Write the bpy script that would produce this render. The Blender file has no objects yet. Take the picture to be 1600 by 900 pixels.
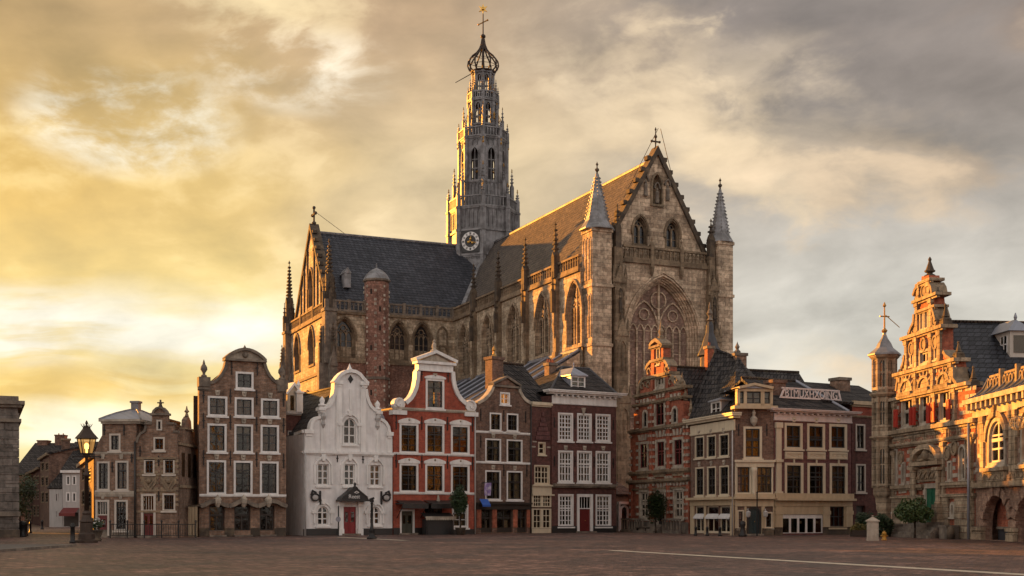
import bpy, bmesh, math, random
from mathutils import Vector, Matrix, geometry
random.seed(7)
S = bpy.context.scene
COL = S.collection
PI = math.pi
R = math.radians

# ------------------------------------------------------------------ camera, sky, sun, exposure
FPX, CX, HY, CAMH = 1900.0, 800.0, 802.0, 1.7      # the photograph's focal length, centre and horizon in its pixels
cam = bpy.data.objects.new('camera', bpy.data.cameras.new('camera'))
COL.objects.link(cam)
cam.location = (0, 0, CAMH)
cam.rotation_euler = (R(90), 0, 0)
cam.data.sensor_width = 36
cam.data.lens = FPX / 1600 * 36
cam.data.shift_y = (HY - 450) / 1600
cam.data.clip_start = .5
cam.data.clip_end = 6000
S.camera = cam

SUN_EL, SUN_AZ = 9.5, -55.0        # degrees; azimuth clockwise from +Y
SUN_DIR = Vector((math.sin(R(SUN_AZ)) * math.cos(R(SUN_EL)), math.cos(R(SUN_AZ)) * math.cos(R(SUN_EL)), math.sin(R(SUN_EL))))
sl = bpy.data.lights.new('sun', 'SUN')
sl.energy = 5.0
sl.angle = R(.6)
sl.color = (1.0, .385, .045)
so = bpy.data.objects.new('sun', sl)
COL.objects.link(so)
so.location = SUN_DIR * 300
so.rotation_euler = (-SUN_DIR).to_track_quat('-Z', 'Y').to_euler()

S.view_settings.view_transform = 'Standard'
S.view_settings.look = 'None'
S.view_settings.exposure = 1.5
S.view_settings.gamma = 1.0
S.cycles.max_bounces = 6
S.cycles.transparent_max_bounces = 12
S.cycles.use_denoising = True


def lin(c):
    return tuple(((v / 255 / 12.92) if v / 255 <= .04045 else ((v / 255 + .055) / 1.055) ** 2.4) for v in c)


class NT:
    """thin wrapper to wire shader nodes"""
    def __init__(s, tree):
        s.t = tree
        tree.nodes.clear()

    def n(s, typ, **kw):
        nd = s.t.nodes.new(typ)
        for k, v in kw.items():
            setattr(nd, k, v)
        return nd

    def put(s, sock, v):
        if v is None:
            return
        if isinstance(v, bpy.types.NodeSocket):
            s.t.links.new(v, sock)
        elif isinstance(v, (tuple, list)):
            d = list(v)
            if sock.type == 'RGBA' and len(d) == 3:
                d.append(1)
            sock.default_value = d
        else:
            sock.default_value = v

    def m(s, op, a, b=None, c=None, clamp=False):
        nd = s.n('ShaderNodeMath', operation=op, use_clamp=clamp)
        for i, v in enumerate((a, b, c)):
            s.put(nd.inputs[i], v)
        return nd.outputs[0]

    def mix(s, f, a, b, mode='MIX'):
        nd = s.n('ShaderNodeMix', data_type='RGBA', blend_type=mode)
        nd.clamp_factor = True
        s.put(nd.inputs[0], f)
        s.put(nd.inputs[6], a)
        s.put(nd.inputs[7], b)
        return nd.outputs[2]

    def xyz(s, x, y, z):
        nd = s.n('ShaderNodeCombineXYZ')
        for i, v in enumerate((x, y, z)):
            s.put(nd.inputs[i], v)
        return nd.outputs[0]

    def sep(s, v):
        nd = s.n('ShaderNodeSeparateXYZ')
        s.put(nd.inputs[0], v)
        return nd.outputs

    def noise(s, vec, scale, detail=3, rough=.55, dist=0.0):
        nd = s.n('ShaderNodeTexNoise')
        s.put(nd.inputs['Vector'], vec)
        nd.inputs['Scale'].default_value = scale
        nd.inputs['Detail'].default_value = detail
        nd.inputs['Roughness'].default_value = rough
        nd.inputs['Distortion'].default_value = dist
        return nd.outputs['Fac']

    def ramp(s, f, stops, interp='LINEAR'):
        nd = s.n('ShaderNodeValToRGB')
        nd.color_ramp.interpolation = interp
        el = nd.color_ramp.elements
        while len(el) < len(stops):
            el.new(.5)
        for e, (p, c) in zip(el, stops):
            e.position = p
            e.color = (c, c, c, 1) if isinstance(c, (int, float)) else (*c, 1)
        s.put(nd.inputs[0], f)
        return nd.outputs[0]

    def smooth(s, v, a, b, lo=0.0, hi=1.0):
        nd = s.n('ShaderNodeMapRange', interpolation_type='SMOOTHSTEP')
        s.put(nd.inputs[0], v)
        for i, q in enumerate((a, b, lo, hi)):
            nd.inputs[i + 1].default_value = q
        return nd.outputs[0]


def build_sky():
    w = bpy.data.worlds.new('World')
    S.world = w
    w.use_nodes = True
    g = NT(w.node_tree)
    out = g.n('ShaderNodeOutputWorld')
    bg = g.n('ShaderNodeBackground')
    sky = g.n('ShaderNodeTexSky', sky_type='NISHITA')
    sky.sun_disc = False
    sky.sun_elevation = R(SUN_EL)
    sky.sun_rotation = R(SUN_AZ)
    sky.air_density, sky.dust_density, sky.ozone_density = 1.2, 2.5, 1.0
    d = g.n('ShaderNodeTexCoord').outputs['Generated']
    x, y, z = g.sep(d)
    az = g.m('ARCTAN2', x, y)                       # radians, 0 = straight ahead
    el = g.m('ARCSINE', z)
    u = g.m('MULTIPLY_ADD', az, 1 / .84, .5)        # 0..1 across the picture's width
    v = g.m('DIVIDE', el, .40)                      # 0 horizon .. 1 the picture's top
    # cloud cover: soft billows leaning across the sky, lit from the sunward side
    c = lin
    q0 = g.xyz(g.m('MULTIPLY_ADD', el, 2.2, g.m('MULTIPLY', az, 4.6)), g.m('MULTIPLY_ADD', az, -1.5, g.m('MULTIPLY', el, 9.0)), 1.7)
    w1 = g.noise(q0, 1.0, 3, .55)
    w2 = g.noise(g.xyz(g.m('MULTIPLY', az, 5.0), g.m('MULTIPLY', el, 8.0), 7.3), 1.1, 3, .55)
    qs = g.sep(q0)
    qx = g.m('MULTIPLY_ADD', w1, .45, qs[0])
    qy = g.m('MULTIPLY_ADD', w2, .40, qs[1])
    q = g.xyz(qx, qy, 1.7)
    qd = g.xyz(g.m('SUBTRACT', qx, .17), g.m('SUBTRACT', qy, .08), 1.7)
    mid = g.noise(q, 1.05, 9, .54)
    mid2 = g.noise(qd, 1.05, 9, .54)
    lit = g.m('SUBTRACT', mid, mid2)               # the sunward flank of each billow
    fine = g.noise(q, 4.0, 5, .6)
    uu = g.m('MULTIPLY_ADD', g.m('SUBTRACT', w1, .5), .22, u)
    rows = [
        [(0, c((244, 222, 150))), (.10, c((250, 240, 205))), (.3, c((248, 232, 180))), (.5, c((236, 214, 165))), (.74, c((250, 244, 228))), (.88, c((238, 230, 214))), (1, c((218, 208, 190)))],
        [(0, c((240, 208, 130))), (.2, c((240, 214, 142))), (.45, c((236, 210, 158))), (.7, c((222, 212, 194))), (.84, c((206, 200, 188))), (1, c((190, 182, 170)))],
        [(0, c((222, 180, 92))), (.2, c((224, 188, 112))), (.45, c((230, 204, 160))), (.68, c((216, 194, 162))), (.82, c((190, 173, 152))), (1, c((172, 152, 132)))],
        [(0, c((184, 150, 98))), (.2, c((190, 158, 112))), (.4, c((196, 164, 126))), (.58, c((182, 160, 136))), (.76, c((150, 137, 128))), (1, c((130, 114, 104)))],
    ]
    r0, r1, r2, r3 = [g.ramp(uu, st, 'EASE') for st in rows]
    vv = g.m('MULTIPLY_ADD', g.m('SUBTRACT', mid, .5), .30, v)
    col = g.mix(g.smooth(vv, .06, .36), r0, r1)
    col = g.mix(g.smooth(vv, .36, .62), col, r2)
    col = g.mix(g.smooth(vv, .62, .98), col, r3)
    away = g.smooth(u, .50, .74)
    # openings of clear blue-grey air between the billows, away from the sun
    gap = g.m('MULTIPLY', g.smooth(mid, .53, .42), away)
    gap = g.m('MULTIPLY', gap, g.smooth(v, .02, .22))
    col = g.mix(g.m('MULTIPLY', gap, .85), col, g.mix(g.smooth(v, .25, .85), c((228, 223, 212)), c((150, 138, 130))))
    crest = g.m('MULTIPLY', g.smooth(mid, .49, .62), g.smooth(lit, -.02, .07))
    warm = g.ramp(u, [(0, c((255, 232, 168))), (.4, c((246, 222, 178))), (.7, c((232, 208, 172))), (.85, c((216, 190, 158))), (1, c((188, 164, 140)))])
    col = g.mix(g.m('MULTIPLY', crest, g.m('MULTIPLY_ADD', away, .45, .28)), col, warm)
    # bright level rifts low on the sunward side, and golden bars under them
    streak = g.noise(g.xyz(g.m('MULTIPLY', az, 3.6), g.m('MULTIPLY_ADD', w1, 1.4, g.m('MULTIPLY', el, 24)), 0), 1.3, 6, .55)
    def bar(e0, e1, u0, u1, lo, hi, amt, cc):
        nonlocal col
        e_ = g.m('MULTIPLY_ADD', g.m('SUBTRACT', w2, .5), .05, el)
        e_ = g.m('MULTIPLY_ADD', g.m('SUBTRACT', streak, .5), .05, e_)
        k = g.m('MULTIPLY', g.smooth(e_, e0 - .012, e0 + .012), g.smooth(e_, e1 + .02, e1 - .02))
        k = g.m('MULTIPLY', k, g.smooth(uu, u1, u0))
        k = g.m('MULTIPLY', k, g.smooth(streak, lo, hi))
        col = g.mix(g.m('MULTIPLY', k, amt), col, cc)
    bar(.118, .168, .22, .36, .30, .50, .92, c((255, 251, 236)))
    bar(.088, .116, .20, .34, .38, .56, .75, c((220, 180, 92)))
    bar(.050, .082, .06, .22, .36, .52, .75, c((255, 250, 232)))

    def spot(a, e, ra, re, amt, cc):
        nonlocal col
        dx = g.m('DIVIDE', g.m('SUBTRACT', az, a), ra)
        dy = g.m('DIVIDE', g.m('SUBTRACT', el, e), re)
        r2_ = g.m('ADD', g.m('MULTIPLY', dx, dx), g.m('MULTIPLY', dy, dy))
        k = g.m('MULTIPLY', g.smooth(r2_, 1.0, .0), g.smooth(g.m('MULTIPLY_ADD', fine, .45, g.m('MULTIPLY', mid, .55)), .44, .60))
        col = g.mix(g.m('MULTIPLY', k, amt), col, cc)
    spot(-.305, .300, .10, .05, 1.0, c((255, 248, 226)))       # thin places where the light breaks through
    spot(-.175, .345, .10, .04, .95, c((250, 234, 206)))
    spot(.205, .33, .12, .05, .55, c((226, 204, 174)))
    spot(.07, .365, .12, .05, .7, c((222, 198, 164)))
    spot(-.205, .385, .10, .03, .7, c((236, 212, 164)))
    spot(.13, .30, .12, .06, .5, c((222, 196, 158)))
    spot(.27, .25, .16, .05, .6, c((216, 190, 158)))
    spot(.255, .215, .10, .03, .8, c((212, 190, 162)))
    fm = g.m('MULTIPLY_ADD', g.m('SUBTRACT', fine, .5), .10, 1.03)
    fm = g.m('MULTIPLY', fm, g.m('MULTIPLY_ADD', g.m('SUBTRACT', mid, .5), .42, 1.02))
    fm = g.m('MULTIPLY', fm, g.m('MULTIPLY_ADD', lit, 1.6, 1.0))
    vm = g.n('ShaderNodeVectorMath', operation='SCALE')
    g.put(vm.inputs[0], col)
    g.put(vm.inputs['Scale'], fm)
    clouds = vm.outputs[0]
    # the sky behind the photographer: bright broken cloud
    back = g.smooth(g.m('ABSOLUTE', az), .75, 1.5)
    bm = g.n('ShaderNodeVectorMath', operation='SCALE')
    bm.inputs[0].default_value = BACK_SKY
    g.put(bm.inputs['Scale'], g.m('MULTIPLY_ADD', g.m('SUBTRACT', mid, .5), 2.6, 1.0))
    clouds = g.mix(back, clouds, bm.outputs[0])
    hi = g.smooth(el, .5, 1.0)
    clouds = g.mix(hi, clouds, HIGH_SKY)
    vm2 = g.n('ShaderNodeVectorMath', operation='SCALE')
    g.put(vm2.inputs[0], clouds)
    vm2.inputs['Scale'].default_value = 10.0 * .353
    fin = g.mix(.94, sky.outputs[0], vm2.outputs[0])
    g.put(bg.inputs[0], fin)
    bg.inputs[1].default_value = .1
    g.t.links.new(bg.outputs[0], out.inputs[0])


BACK_SKY = (1.0, .91, .84)
HIGH_SKY = (.58, .53, .50)
build_sky()

# ------------------------------------------------------------------ materials
MATS = {}


def base_mat(name):
    m = bpy.data.materials.new(name)
    m.use_nodes = True
    g = NT(m.node_tree)
    out = g.n('ShaderNodeOutputMaterial')
    b = g.n('ShaderNodeBsdfPrincipled')
    g.t.links.new(b.outputs[0], out.inputs[0])
    MATS[name] = m
    return m, g, b


def wall_vec(g):
    o = g.n('ShaderNodeTexCoord').outputs['Object']
    x, y, z = g.sep(o)
    return o, g.xyz(g.m('ADD', x, y), z, 0), z


def masonry(name, c1, c2, mortar, bw, rh, ms=.015, rough=.9, blotch=.35, bump=.35, extra=None, mott=.5):
    m, g, b = base_mat(name)
    o, v, z = wall_vec(g)
    t = g.n('ShaderNodeTexBrick')
    g.put(t.inputs['Vector'], v)
    g.put(t.inputs['Color1'], c1)
    g.put(t.inputs['Color2'], c2)
    g.put(t.inputs['Mortar'], mortar)
    t.inputs['Scale'].default_value = 1
    t.inputs['Mortar Size'].default_value = ms
    t.inputs['Mortar Smooth'].default_value = .3
    t.inputs['Brick Width'].default_value = bw
    t.inputs['Row Height'].default_value = rh
    n1 = g.noise(o, .45, 4, .6)
    n2 = g.noise(o, 3.4, 5, .65)
    n3 = g.noise(g.xyz(g.m('MULTIPLY', g.sep(v)[0], 2.2), g.m('MULTIPLY', z, .25), 0), 1.0, 4, .6)   # rain streaks
    f = g.m('MULTIPLY_ADD', g.m('SUBTRACT', n1, .5), blotch * 4.2, 1.0)
    f = g.m('MULTIPLY', f, g.m('MULTIPLY_ADD', g.m('SUBTRACT', n2, .5), mott * 4.2, 1.0))
    f = g.m('MULTIPLY', f, g.m('MULTIPLY_ADD', g.m('SUBTRACT', n3, .5), blotch * 3.4, 1.0))
    vm = g.n('ShaderNodeVectorMath', operation='SCALE')
    colr = t.outputs['Color']
    if extra:
        colr = g.mix(g.m('MULTIPLY', g.smooth(n2, .54, .70), extra[1]), colr, extra[0])
    g.put(vm.inputs[0], colr)
    g.put(vm.inputs['Scale'], f)
    g.put(b.inputs['Base Color'], vm.outputs[0])
    b.inputs['Roughness'].default_value = rough
    bp = g.n('ShaderNodeBump')
    bp.inputs['Strength'].default_value = bump
    bp.inputs['Distance'].default_value = .03
    g.put(bp.inputs['Height'], g.m('ADD', g.m('MULTIPLY', t.outputs['Fac'], -1.0), g.m('MULTIPLY', n2, .9)))
    g.put(b.inputs['Normal'], bp.outputs[0])
    return m


def plain(name, c, rough=.6, var=.18, scale=2.0, metal=0.0, bump=.1, streak=.15, spec=None, c2=None):
    m, g, b = base_mat(name)
    o, v, z = wall_vec(g)
    n1 = g.noise(o, scale, 5, .6)
    n3 = g.noise(g.xyz(g.m('MULTIPLY', g.sep(v)[0], 3.0), g.m('MULTIPLY', z, .3), 0), 1.0, 4, .6)
    f = g.m('MULTIPLY_ADD', g.m('SUBTRACT', n1, .5), var * 3.4, 1.0)
    f = g.m('MULTIPLY', f, g.m('MULTIPLY_ADD', g.m('SUBTRACT', n3, .5), streak * 3.6, 1.0))
    vm = g.n('ShaderNodeVectorMath', operation='SCALE')
    src = c if c2 is None else g.mix(g.smooth(g.noise(o, scale * .7 + .3, 4, .6), .42, .60), c, c2)
    if c2 is None:
        vm.inputs[0].default_value = c
    else:
        g.put(vm.inputs[0], src)
    g.put(vm.inputs['Scale'], f)
    g.put(b.inputs['Base Color'], vm.outputs[0])
    b.inputs['Roughness'].default_value = rough
    b.inputs['Metallic'].default_value = metal
    if spec is not None:
        b.inputs['Specular IOR Level'].default_value = spec
    if bump:
        bp = g.n('ShaderNodeBump')
        bp.inputs['Strength'].default_value = bump
        bp.inputs['Distance'].default_value = .03
        g.put(bp.inputs['Height'], g.noise(o, scale * 4, 4, .6))
        g.put(b.inputs['Normal'], bp.outputs[0])
    return m


def tiles(name, c1, c2, w, h, rough=.55, moss=None, bump=.9, wavy=False):
    """slates or pantiles in courses that follow the slope"""
    m, g, b = base_mat(name)
    o, v, z = wall_vec(g)
    t = g.n('ShaderNodeTexBrick')
    g.put(t.inputs['Vector'], v)
    g.put(t.inputs['Color1'], c1)
    g.put(t.inputs['Color2'], c2)
    g.put(t.inputs['Mortar'], tuple(q * .3 for q in c1))  # dark lap lines paint the shade beneath each course
    t.inputs['Scale'].default_value = 1
    t.inputs['Mortar Size'].default_value = .035
    t.inputs['Brick Width'].default_value = w
    t.inputs['Row Height'].default_value = h
    n1 = g.noise(o, .35, 4, .6)
    n2 = g.noise(o, 2.6, 5, .65)
    f = g.m('MULTIPLY_ADD', g.m('SUBTRACT', n1, .5), .9, 1.0)
    f = g.m('MULTIPLY', f, g.m('MULTIPLY_ADD', g.m('SUBTRACT', n2, .5), 1.3, 1.0))
    col = t.outputs['Color']
    if moss:
        col = g.mix(g.smooth(n2, .52, .68), col, moss)
    vm = g.n('ShaderNodeVectorMath', operation='SCALE')
    g.put(vm.inputs[0], col)
    g.put(vm.inputs['Scale'], f)
    g.put(b.inputs['Base Color'], vm.outputs[0])
    b.inputs['Roughness'].default_value = rough
    b.inputs['Specular IOR Level'].default_value = .2
    fr = g.m('FRACT', g.m('DIVIDE', z, h))
    hgt = g.m('SUBTRACT', g.m('MULTIPLY', t.outputs['Fac'], -.6), fr)
    if wavy:
        hgt = g.m('ADD', hgt, g.m('MULTIPLY', g.m('SINE', g.m('MULTIPLY', g.sep(v)[0], 2 * PI / w)), .45))
    hgt = g.m('ADD', hgt, g.m('MULTIPLY', n2, .8))
    bp = g.n('ShaderNodeBump')
    bp.inputs['Strength'].default_value = bump
    bp.inputs['Distance'].default_value = .05
    g.put(bp.inputs['Height'], hgt)
    g.put(b.inputs['Normal'], bp.outputs[0])
    return m


# masonry
masonry('brick_umber', (.160, .088, .056), (.250, .148, .096), (.17, .145, .12), .34, .11, extra=((.27, .19, .14), .5))
masonry('brick_brown', (.110, .056, .038), (.175, .094, .062), (.15, .12, .10), .34, .11, extra=((.20, .13, .10), .4))
masonry('brick_red', (.29, .050, .026), (.37, .072, .036), (.22, .09, .065), .30, .10, blotch=.22, mott=.35)
masonry('brick_scarlet', (.27, .058, .028), (.36, .092, .044), (.24, .12, .08), .30, .10, extra=((.38, .15, .085), .35))
masonry('brick_maroon', (.085, .030, .026), (.125, .044, .036), (.10, .06, .05), .30, .10, blotch=.25)
masonry('brick_wine', (.110, .040, .040), (.150, .056, .052), (.12, .07, .065), .30, .10, blotch=.22)
masonry('brick_church', (.150, .066, .046), (.220, .105, .072), (.2, .15, .12), .5, .17, extra=((.30, .2, .15), .5))
masonry('brick_turret', (.20, .088, .062), (.29, .14, .10), (.26, .2, .16), .5, .17, extra=((.40, .3, .24), .55))
masonry('stone_church', (.26, .195, .128), (.47, .385, .275), (.17, .13, .095), 1.15, .46, .02, blotch=.42, extra=((.46, .41, .34), .6), bump=.5)
masonry('stone_facade', (.29, .212, .145), (.54, .42, .30), (.18, .135, .095), 1.15, .46, .02, blotch=.42, extra=((.46, .375, .27), .5), bump=.5)
masonry('stone_trim', (.150, .108, .068), (.24, .180, .118), (.11, .08, .055), 1.4, .5, .012, blotch=.40, extra=((.085, .06, .04), .5))
masonry('stone_hall', (.235, .175, .115), (.38, .30, .21), (.13, .10, .07), .9, .42, .02, blotch=.38, extra=((.2, .15, .10), .5), bump=.5)
masonry('stone_grey', (.105, .090, .078), (.18, .155, .135), (.09, .08, .07), 1.0, .5, .025, blotch=.45, extra=((.10, .085, .075), .6), bump=.5)
masonry('brick_rose', (.21, .115, .08), (.30, .18, .125), (.24, .18, .14), .30, .10, extra=((.36, .26, .19), .6))
masonry('brick_infill', (.175, .105, .078), (.25, .16, .12), (.2, .15, .12), .5, .17, extra=((.31, .23, .18), .5))
plain('stone_dark', (.062, .048, .036), .9, .4, 1.2, streak=.3, c2=(.11, .082, .055))
plain('stone_pale', (.42, .37, .30), .85, .25, 1.6, streak=.22, c2=(.30, .26, .21))
plain('stone_relief', (.27, .20, .13), .9, .35, 3.0, bump=.6, c2=(.19, .145, .10))
plain('stone_soot', (.13, .108, .088), .9, .35, 1.5, streak=.3, c2=(.2, .165, .13))
# paint, timber, cloth
plain('plaster_white', (.72, .71, .70), .75, .11, .8, streak=.20, bump=.06, c2=(.64, .625, .615))
plain('plaster_trim', (.72, .71, .69), .7, .12, 1.0, streak=.22, bump=.04)
plain('plaster_grey', (.40, .385, .37), .8, .15, .8, streak=.2)
plain('paint_white', (.66, .645, .625), .5, .12, 1.5, streak=.20, bump=.03)
plain('paint_cream', (.57, .49, .36), .55, .10, 1.5, streak=.14, bump=.04)
plain('paint_ochre', (.47, .37, .24), .6, .14, 1.2, streak=.18, bump=.05)
plain('paint_putty', (.50, .45, .39), .55, .10, 1.5, streak=.14, bump=.04)
plain('paint_mauve', (.60, .52, .50), .55, .10, 1.5, streak=.14, bump=.04)
plain('paint_black', (.012, .012, .013), .4, .2, 2.0, bump=.05)
plain('paint_dark', (.022, .020, .019), .45, .2, 2.0, bump=.05)
plain('paint_red', (.235, .018, .020), .42, .12, 1.5, bump=.04)
plain('paint_oxblood', (.130, .016, .016), .42, .15, 1.5, bump=.04)
plain('paint_shutter', (.40, .030, .018), .5, .15, 1.5, bump=.05)
plain('paint_green', (.012, .110, .062), .42, .15, 1.5, bump=.05)
plain('paint_teal', (.010, .030, .034), .42, .15, 1.5, bump=.05)
plain('paint_olive', (.050, .052, .036), .45, .15, 1.5, bump=.05)
plain('paint_blue', (.02, .09, .40), .6, .15, 1.5, bump=.05)
plain('paint_violet', (.22, .15, .36), .6, .2, 5, bump=.05, c2=(.45, .42, .5))
plain('paint_yellow', (.50, .26, .035), .5, .2, 2, bump=.05)
plain('timber_dark', (.028, .020, .015), .55, .25, 2.0, bump=.1)
plain('canvas_white', (.62, .61, .60), .8, .08, 2.0)
plain('curtain_white', (.58, .56, .53), .9, .15, 5.0, streak=.35)
plain('curtain_reflection', (.42, .22, .07), .9, .2, 4.0, streak=.4)  # gold cloth colour imitates warm reflections in the window glass
plain('curtain_red', (.20, .05, .035), .9, .2, 4.0, streak=.4)
plain('room_dark', (.030, .023, .018), .9, .4, 1.0, bump=0)  # near-black colour stands in for the shade of unlit interiors
# metal, roofs
plain('iron', (.020, .019, .019), .45, .2, 3.0, metal=.4)
plain('iron_rust', (.050, .032, .022), .6, .3, 3.0, metal=.3)
plain('gold', (.72, .43, .11), .3, .15, 4.0, metal=.95)
plain('gilt', (.40, .22, .055), .45, .25, 4.0, metal=.5)
plain('lead', (.20, .195, .20), .5, .3, .9, metal=.15, streak=.5, c2=(.12, .114, .116))
plain('lead_bright', (.25, .25, .26), .5, .25, .9, metal=.2, streak=.4, c2=(.17, .165, .165))
plain('lead_deep', (.052, .052, .058), .6, .25, .9, metal=.2, streak=.35)
plain('zinc', (.27, .285, .33), .4, .15, 1.0, metal=.35, streak=.2)
tiles('slate_blue', (.036, .039, .049), (.066, .070, .084), .62, .42, .5)
tiles('slate_dark', (.022, .024, .030), (.048, .051, .062), .5, .36, .45)
tiles('slate_brown', (.068, .057, .052), (.118, .096, .082), .62, .42, .55, moss=(.14, .11, .075))
tiles('pantile_dark', (.016, .014, .015), (.074, .066, .063), .36, .42, .68, moss=(.046, .038, .030), wavy=True)
tiles('pantile_brown', (.058, .036, .026), (.092, .058, .038), .27, .34, .55, moss=(.085, .072, .032), wavy=True)
# nature
plain('bark', (.045, .032, .022), .95, .3, 6.0, bump=.6)


def leaf_mat(name, c1, c2):
    m, g, b = base_mat(name)
    o = g.n('ShaderNodeTexCoord').outputs['Object']
    n = g.noise(o, 1.9, 3, .6)
    n2 = g.noise(o, 14, 2, .5)
    col = g.mix(g.smooth(g.m('MULTIPLY_ADD', n2, .5, g.m('MULTIPLY', n, .6)), .38, .70), c1, c2)
    g.put(b.inputs['Base Color'], col)
    b.inputs['Roughness'].default_value = .55
    return m


leaf_mat('leaf_dark', (.012, .026, .010), (.040, .066, .022))
leaf_mat('leaf_bay', (.022, .050, .014), (.075, .115, .032))
leaf_mat('leaf_yellow', (.05, .06, .015), (.20, .16, .045))


def glass_mat(name, tint, refl, wob):
    m = bpy.data.materials.new(name)
    m.use_nodes = True
    g = NT(m.node_tree)
    out = g.n('ShaderNodeOutputMaterial')
    tr = g.n('ShaderNodeBsdfTransparent')
    gl = g.n('ShaderNodeBsdfGlossy')
    mx = g.n('ShaderNodeMixShader')
    tr.inputs[0].default_value = (*tint, 1)
    gl.inputs['Roughness'].default_value = .03
    gl.inputs['Color'].default_value = (.95, .95, .95, 1)
    o = g.n('ShaderNodeTexCoord').outputs['Object']
    bp = g.n('ShaderNodeBump')
    bp.inputs['Strength'].default_value = wob
    bp.inputs['Distance'].default_value = .05
    g.put(bp.inputs['Height'], g.noise(o, 1.4, 3, .55))
    g.put(gl.inputs['Normal'], bp.outputs[0])
    lw = g.n('ShaderNodeFresnel')
    lw.inputs[0].default_value = 1.36
    g.put(mx.inputs[0], g.m('ADD', lw.outputs[0], refl, clamp=True))
    g.t.links.new(tr.outputs[0], mx.inputs[1])
    g.t.links.new(gl.outputs[0], mx.inputs[2])
    g.t.links.new(mx.outputs[0], out.inputs[0])
    MATS[name] = m


glass_mat('glass', (.70, .66, .58), .012, .22)
glass_mat('glass_old', (.62, .57, .49), .016, .3)
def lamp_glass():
    m = bpy.data.materials.new('glass_lamp_glow')
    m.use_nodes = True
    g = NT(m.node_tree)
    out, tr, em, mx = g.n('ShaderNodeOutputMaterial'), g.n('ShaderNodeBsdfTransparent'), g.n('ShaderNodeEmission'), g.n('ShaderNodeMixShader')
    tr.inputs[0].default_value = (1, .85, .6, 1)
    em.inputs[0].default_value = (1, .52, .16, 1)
    em.inputs[1].default_value = .2  # emission imitates the sunlit gold of the panes
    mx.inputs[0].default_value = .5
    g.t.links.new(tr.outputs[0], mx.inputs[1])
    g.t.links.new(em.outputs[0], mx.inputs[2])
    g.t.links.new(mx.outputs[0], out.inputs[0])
    MATS['glass_lamp_glow'] = m


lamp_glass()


def burner_glow_mat():
    m, g, b = base_mat('burner_glow')
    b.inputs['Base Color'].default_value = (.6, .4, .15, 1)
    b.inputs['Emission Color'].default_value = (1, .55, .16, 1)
    b.inputs['Emission Strength'].default_value = 3.0  # added glow, stands in for sunlight caught by the lantern


burner_glow_mat()


def leaded_mat():
    """church glazing: small leaded quarries, dark from outside"""
    m, g, b = base_mat('leaded_glass')
    o, v, z = wall_vec(g)
    t = g.n('ShaderNodeTexBrick')
    g.put(t.inputs['Vector'], v)
    g.put(t.inputs['Color1'], (.012, .013, .017))
    g.put(t.inputs['Color2'], (.034, .034, .040))
    g.put(t.inputs['Mortar'], (.02, .018, .016))
    t.inputs['Scale'].default_value = 1
    t.inputs['Mortar Size'].default_value = .03
    t.inputs['Brick Width'].default_value = .35
    t.inputs['Row Height'].default_value = .5
    g.put(b.inputs['Base Color'], t.outputs['Color'])
    b.inputs['Roughness'].default_value = .16
    bp = g.n('ShaderNodeBump')
    bp.inputs['Strength'].default_value = .5
    bp.inputs['Distance'].default_value = .04
    g.put(bp.inputs['Height'], g.noise(o, 2.4, 3, .6))
    g.put(b.inputs['Normal'], bp.outputs[0])


leaded_mat()


def paving_mat():
    m, g, b = base_mat('brick_paving')
    o = g.n('ShaderNodeTexCoord').outputs['Object']
    rot = g.n('ShaderNodeVectorRotate', rotation_type='Z_AXIS')
    g.put(rot.inputs['Vector'], o)
    rot.inputs['Angle'].default_value = R(23.7)
    v = rot.outputs[0]
    t = g.n('ShaderNodeTexBrick')
    g.put(t.inputs['Vector'], v)
    g.put(t.inputs['Color1'], (.090, .046, .034))
    g.put(t.inputs['Color2'], (.215, .125, .094))
    g.put(t.inputs['Mortar'], (.05, .036, .03))
    t.inputs['Scale'].default_value = 1
    t.inputs['Mortar Size'].default_value = .018
    t.inputs['Brick Width'].default_value = .46
    t.inputs['Row Height'].default_value = .23
    n0 = g.noise(v, .07, 4, .6)
    n1 = g.noise(v, .8, 6, .68)
    n2 = g.noise(v, 2.6, 5, .7)
    # worn patches laid at different times, in bays along the square
    t2 = g.n('ShaderNodeTexBrick')
    g.put(t2.inputs['Vector'], v)
    g.put(t2.inputs['Color1'], (.62, .62, .66))
    g.put(t2.inputs['Color2'], (1.3, 1.25, 1.22))
    g.put(t2.inputs['Mortar'], (.9, .9, .9))
    t2.inputs['Scale'].default_value = 1
    t2.inputs['Mortar Size'].default_value = .0
    t2.inputs['Brick Width'].default_value = 5.2
    t2.inputs['Row Height'].default_value = 3.4
    f = g.m('MULTIPLY', g.m('MULTIPLY_ADD', g.m('SUBTRACT', n0, .5), 1.3, 1.0), g.m('MULTIPLY_ADD', g.m('SUBTRACT', n1, .5), 3.6, .92))
    f = g.m('MULTIPLY', f, g.m('MULTIPLY_ADD', g.m('SUBTRACT', n2, .5), 5.0, 1.0))
    col = g.mix(.9, t.outputs['Color'], t2.outputs['Color'], 'MULTIPLY')
    worn = g.smooth(g.noise(v, .24, 5, .6), .53, .60)
    col = g.mix(g.m('MULTIPLY', worn, .55), col, (.045, .040, .036))
    vm = g.n('ShaderNodeVectorMath', operation='SCALE')
    g.put(vm.inputs[0], col)
    g.put(vm.inputs['Scale'], f)
    g.put(b.inputs['Base Color'], vm.outputs[0])
    g.put(b.inputs['Roughness'], g.m('MULTIPLY_ADD', n1, .5, .35))
    b.inputs['Specular IOR Level'].default_value = .35
    bp = g.n('ShaderNodeBump')
    bp.inputs['Strength'].default_value = .8
    bp.inputs['Distance'].default_value = .03
    g.put(bp.inputs['Height'], g.m('ADD', g.m('MULTIPLY', t.outputs['Fac'], -1.0), g.m('MULTIPLY', n2, 1.2)))
    g.put(b.inputs['Normal'], bp.outputs[0])


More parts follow.
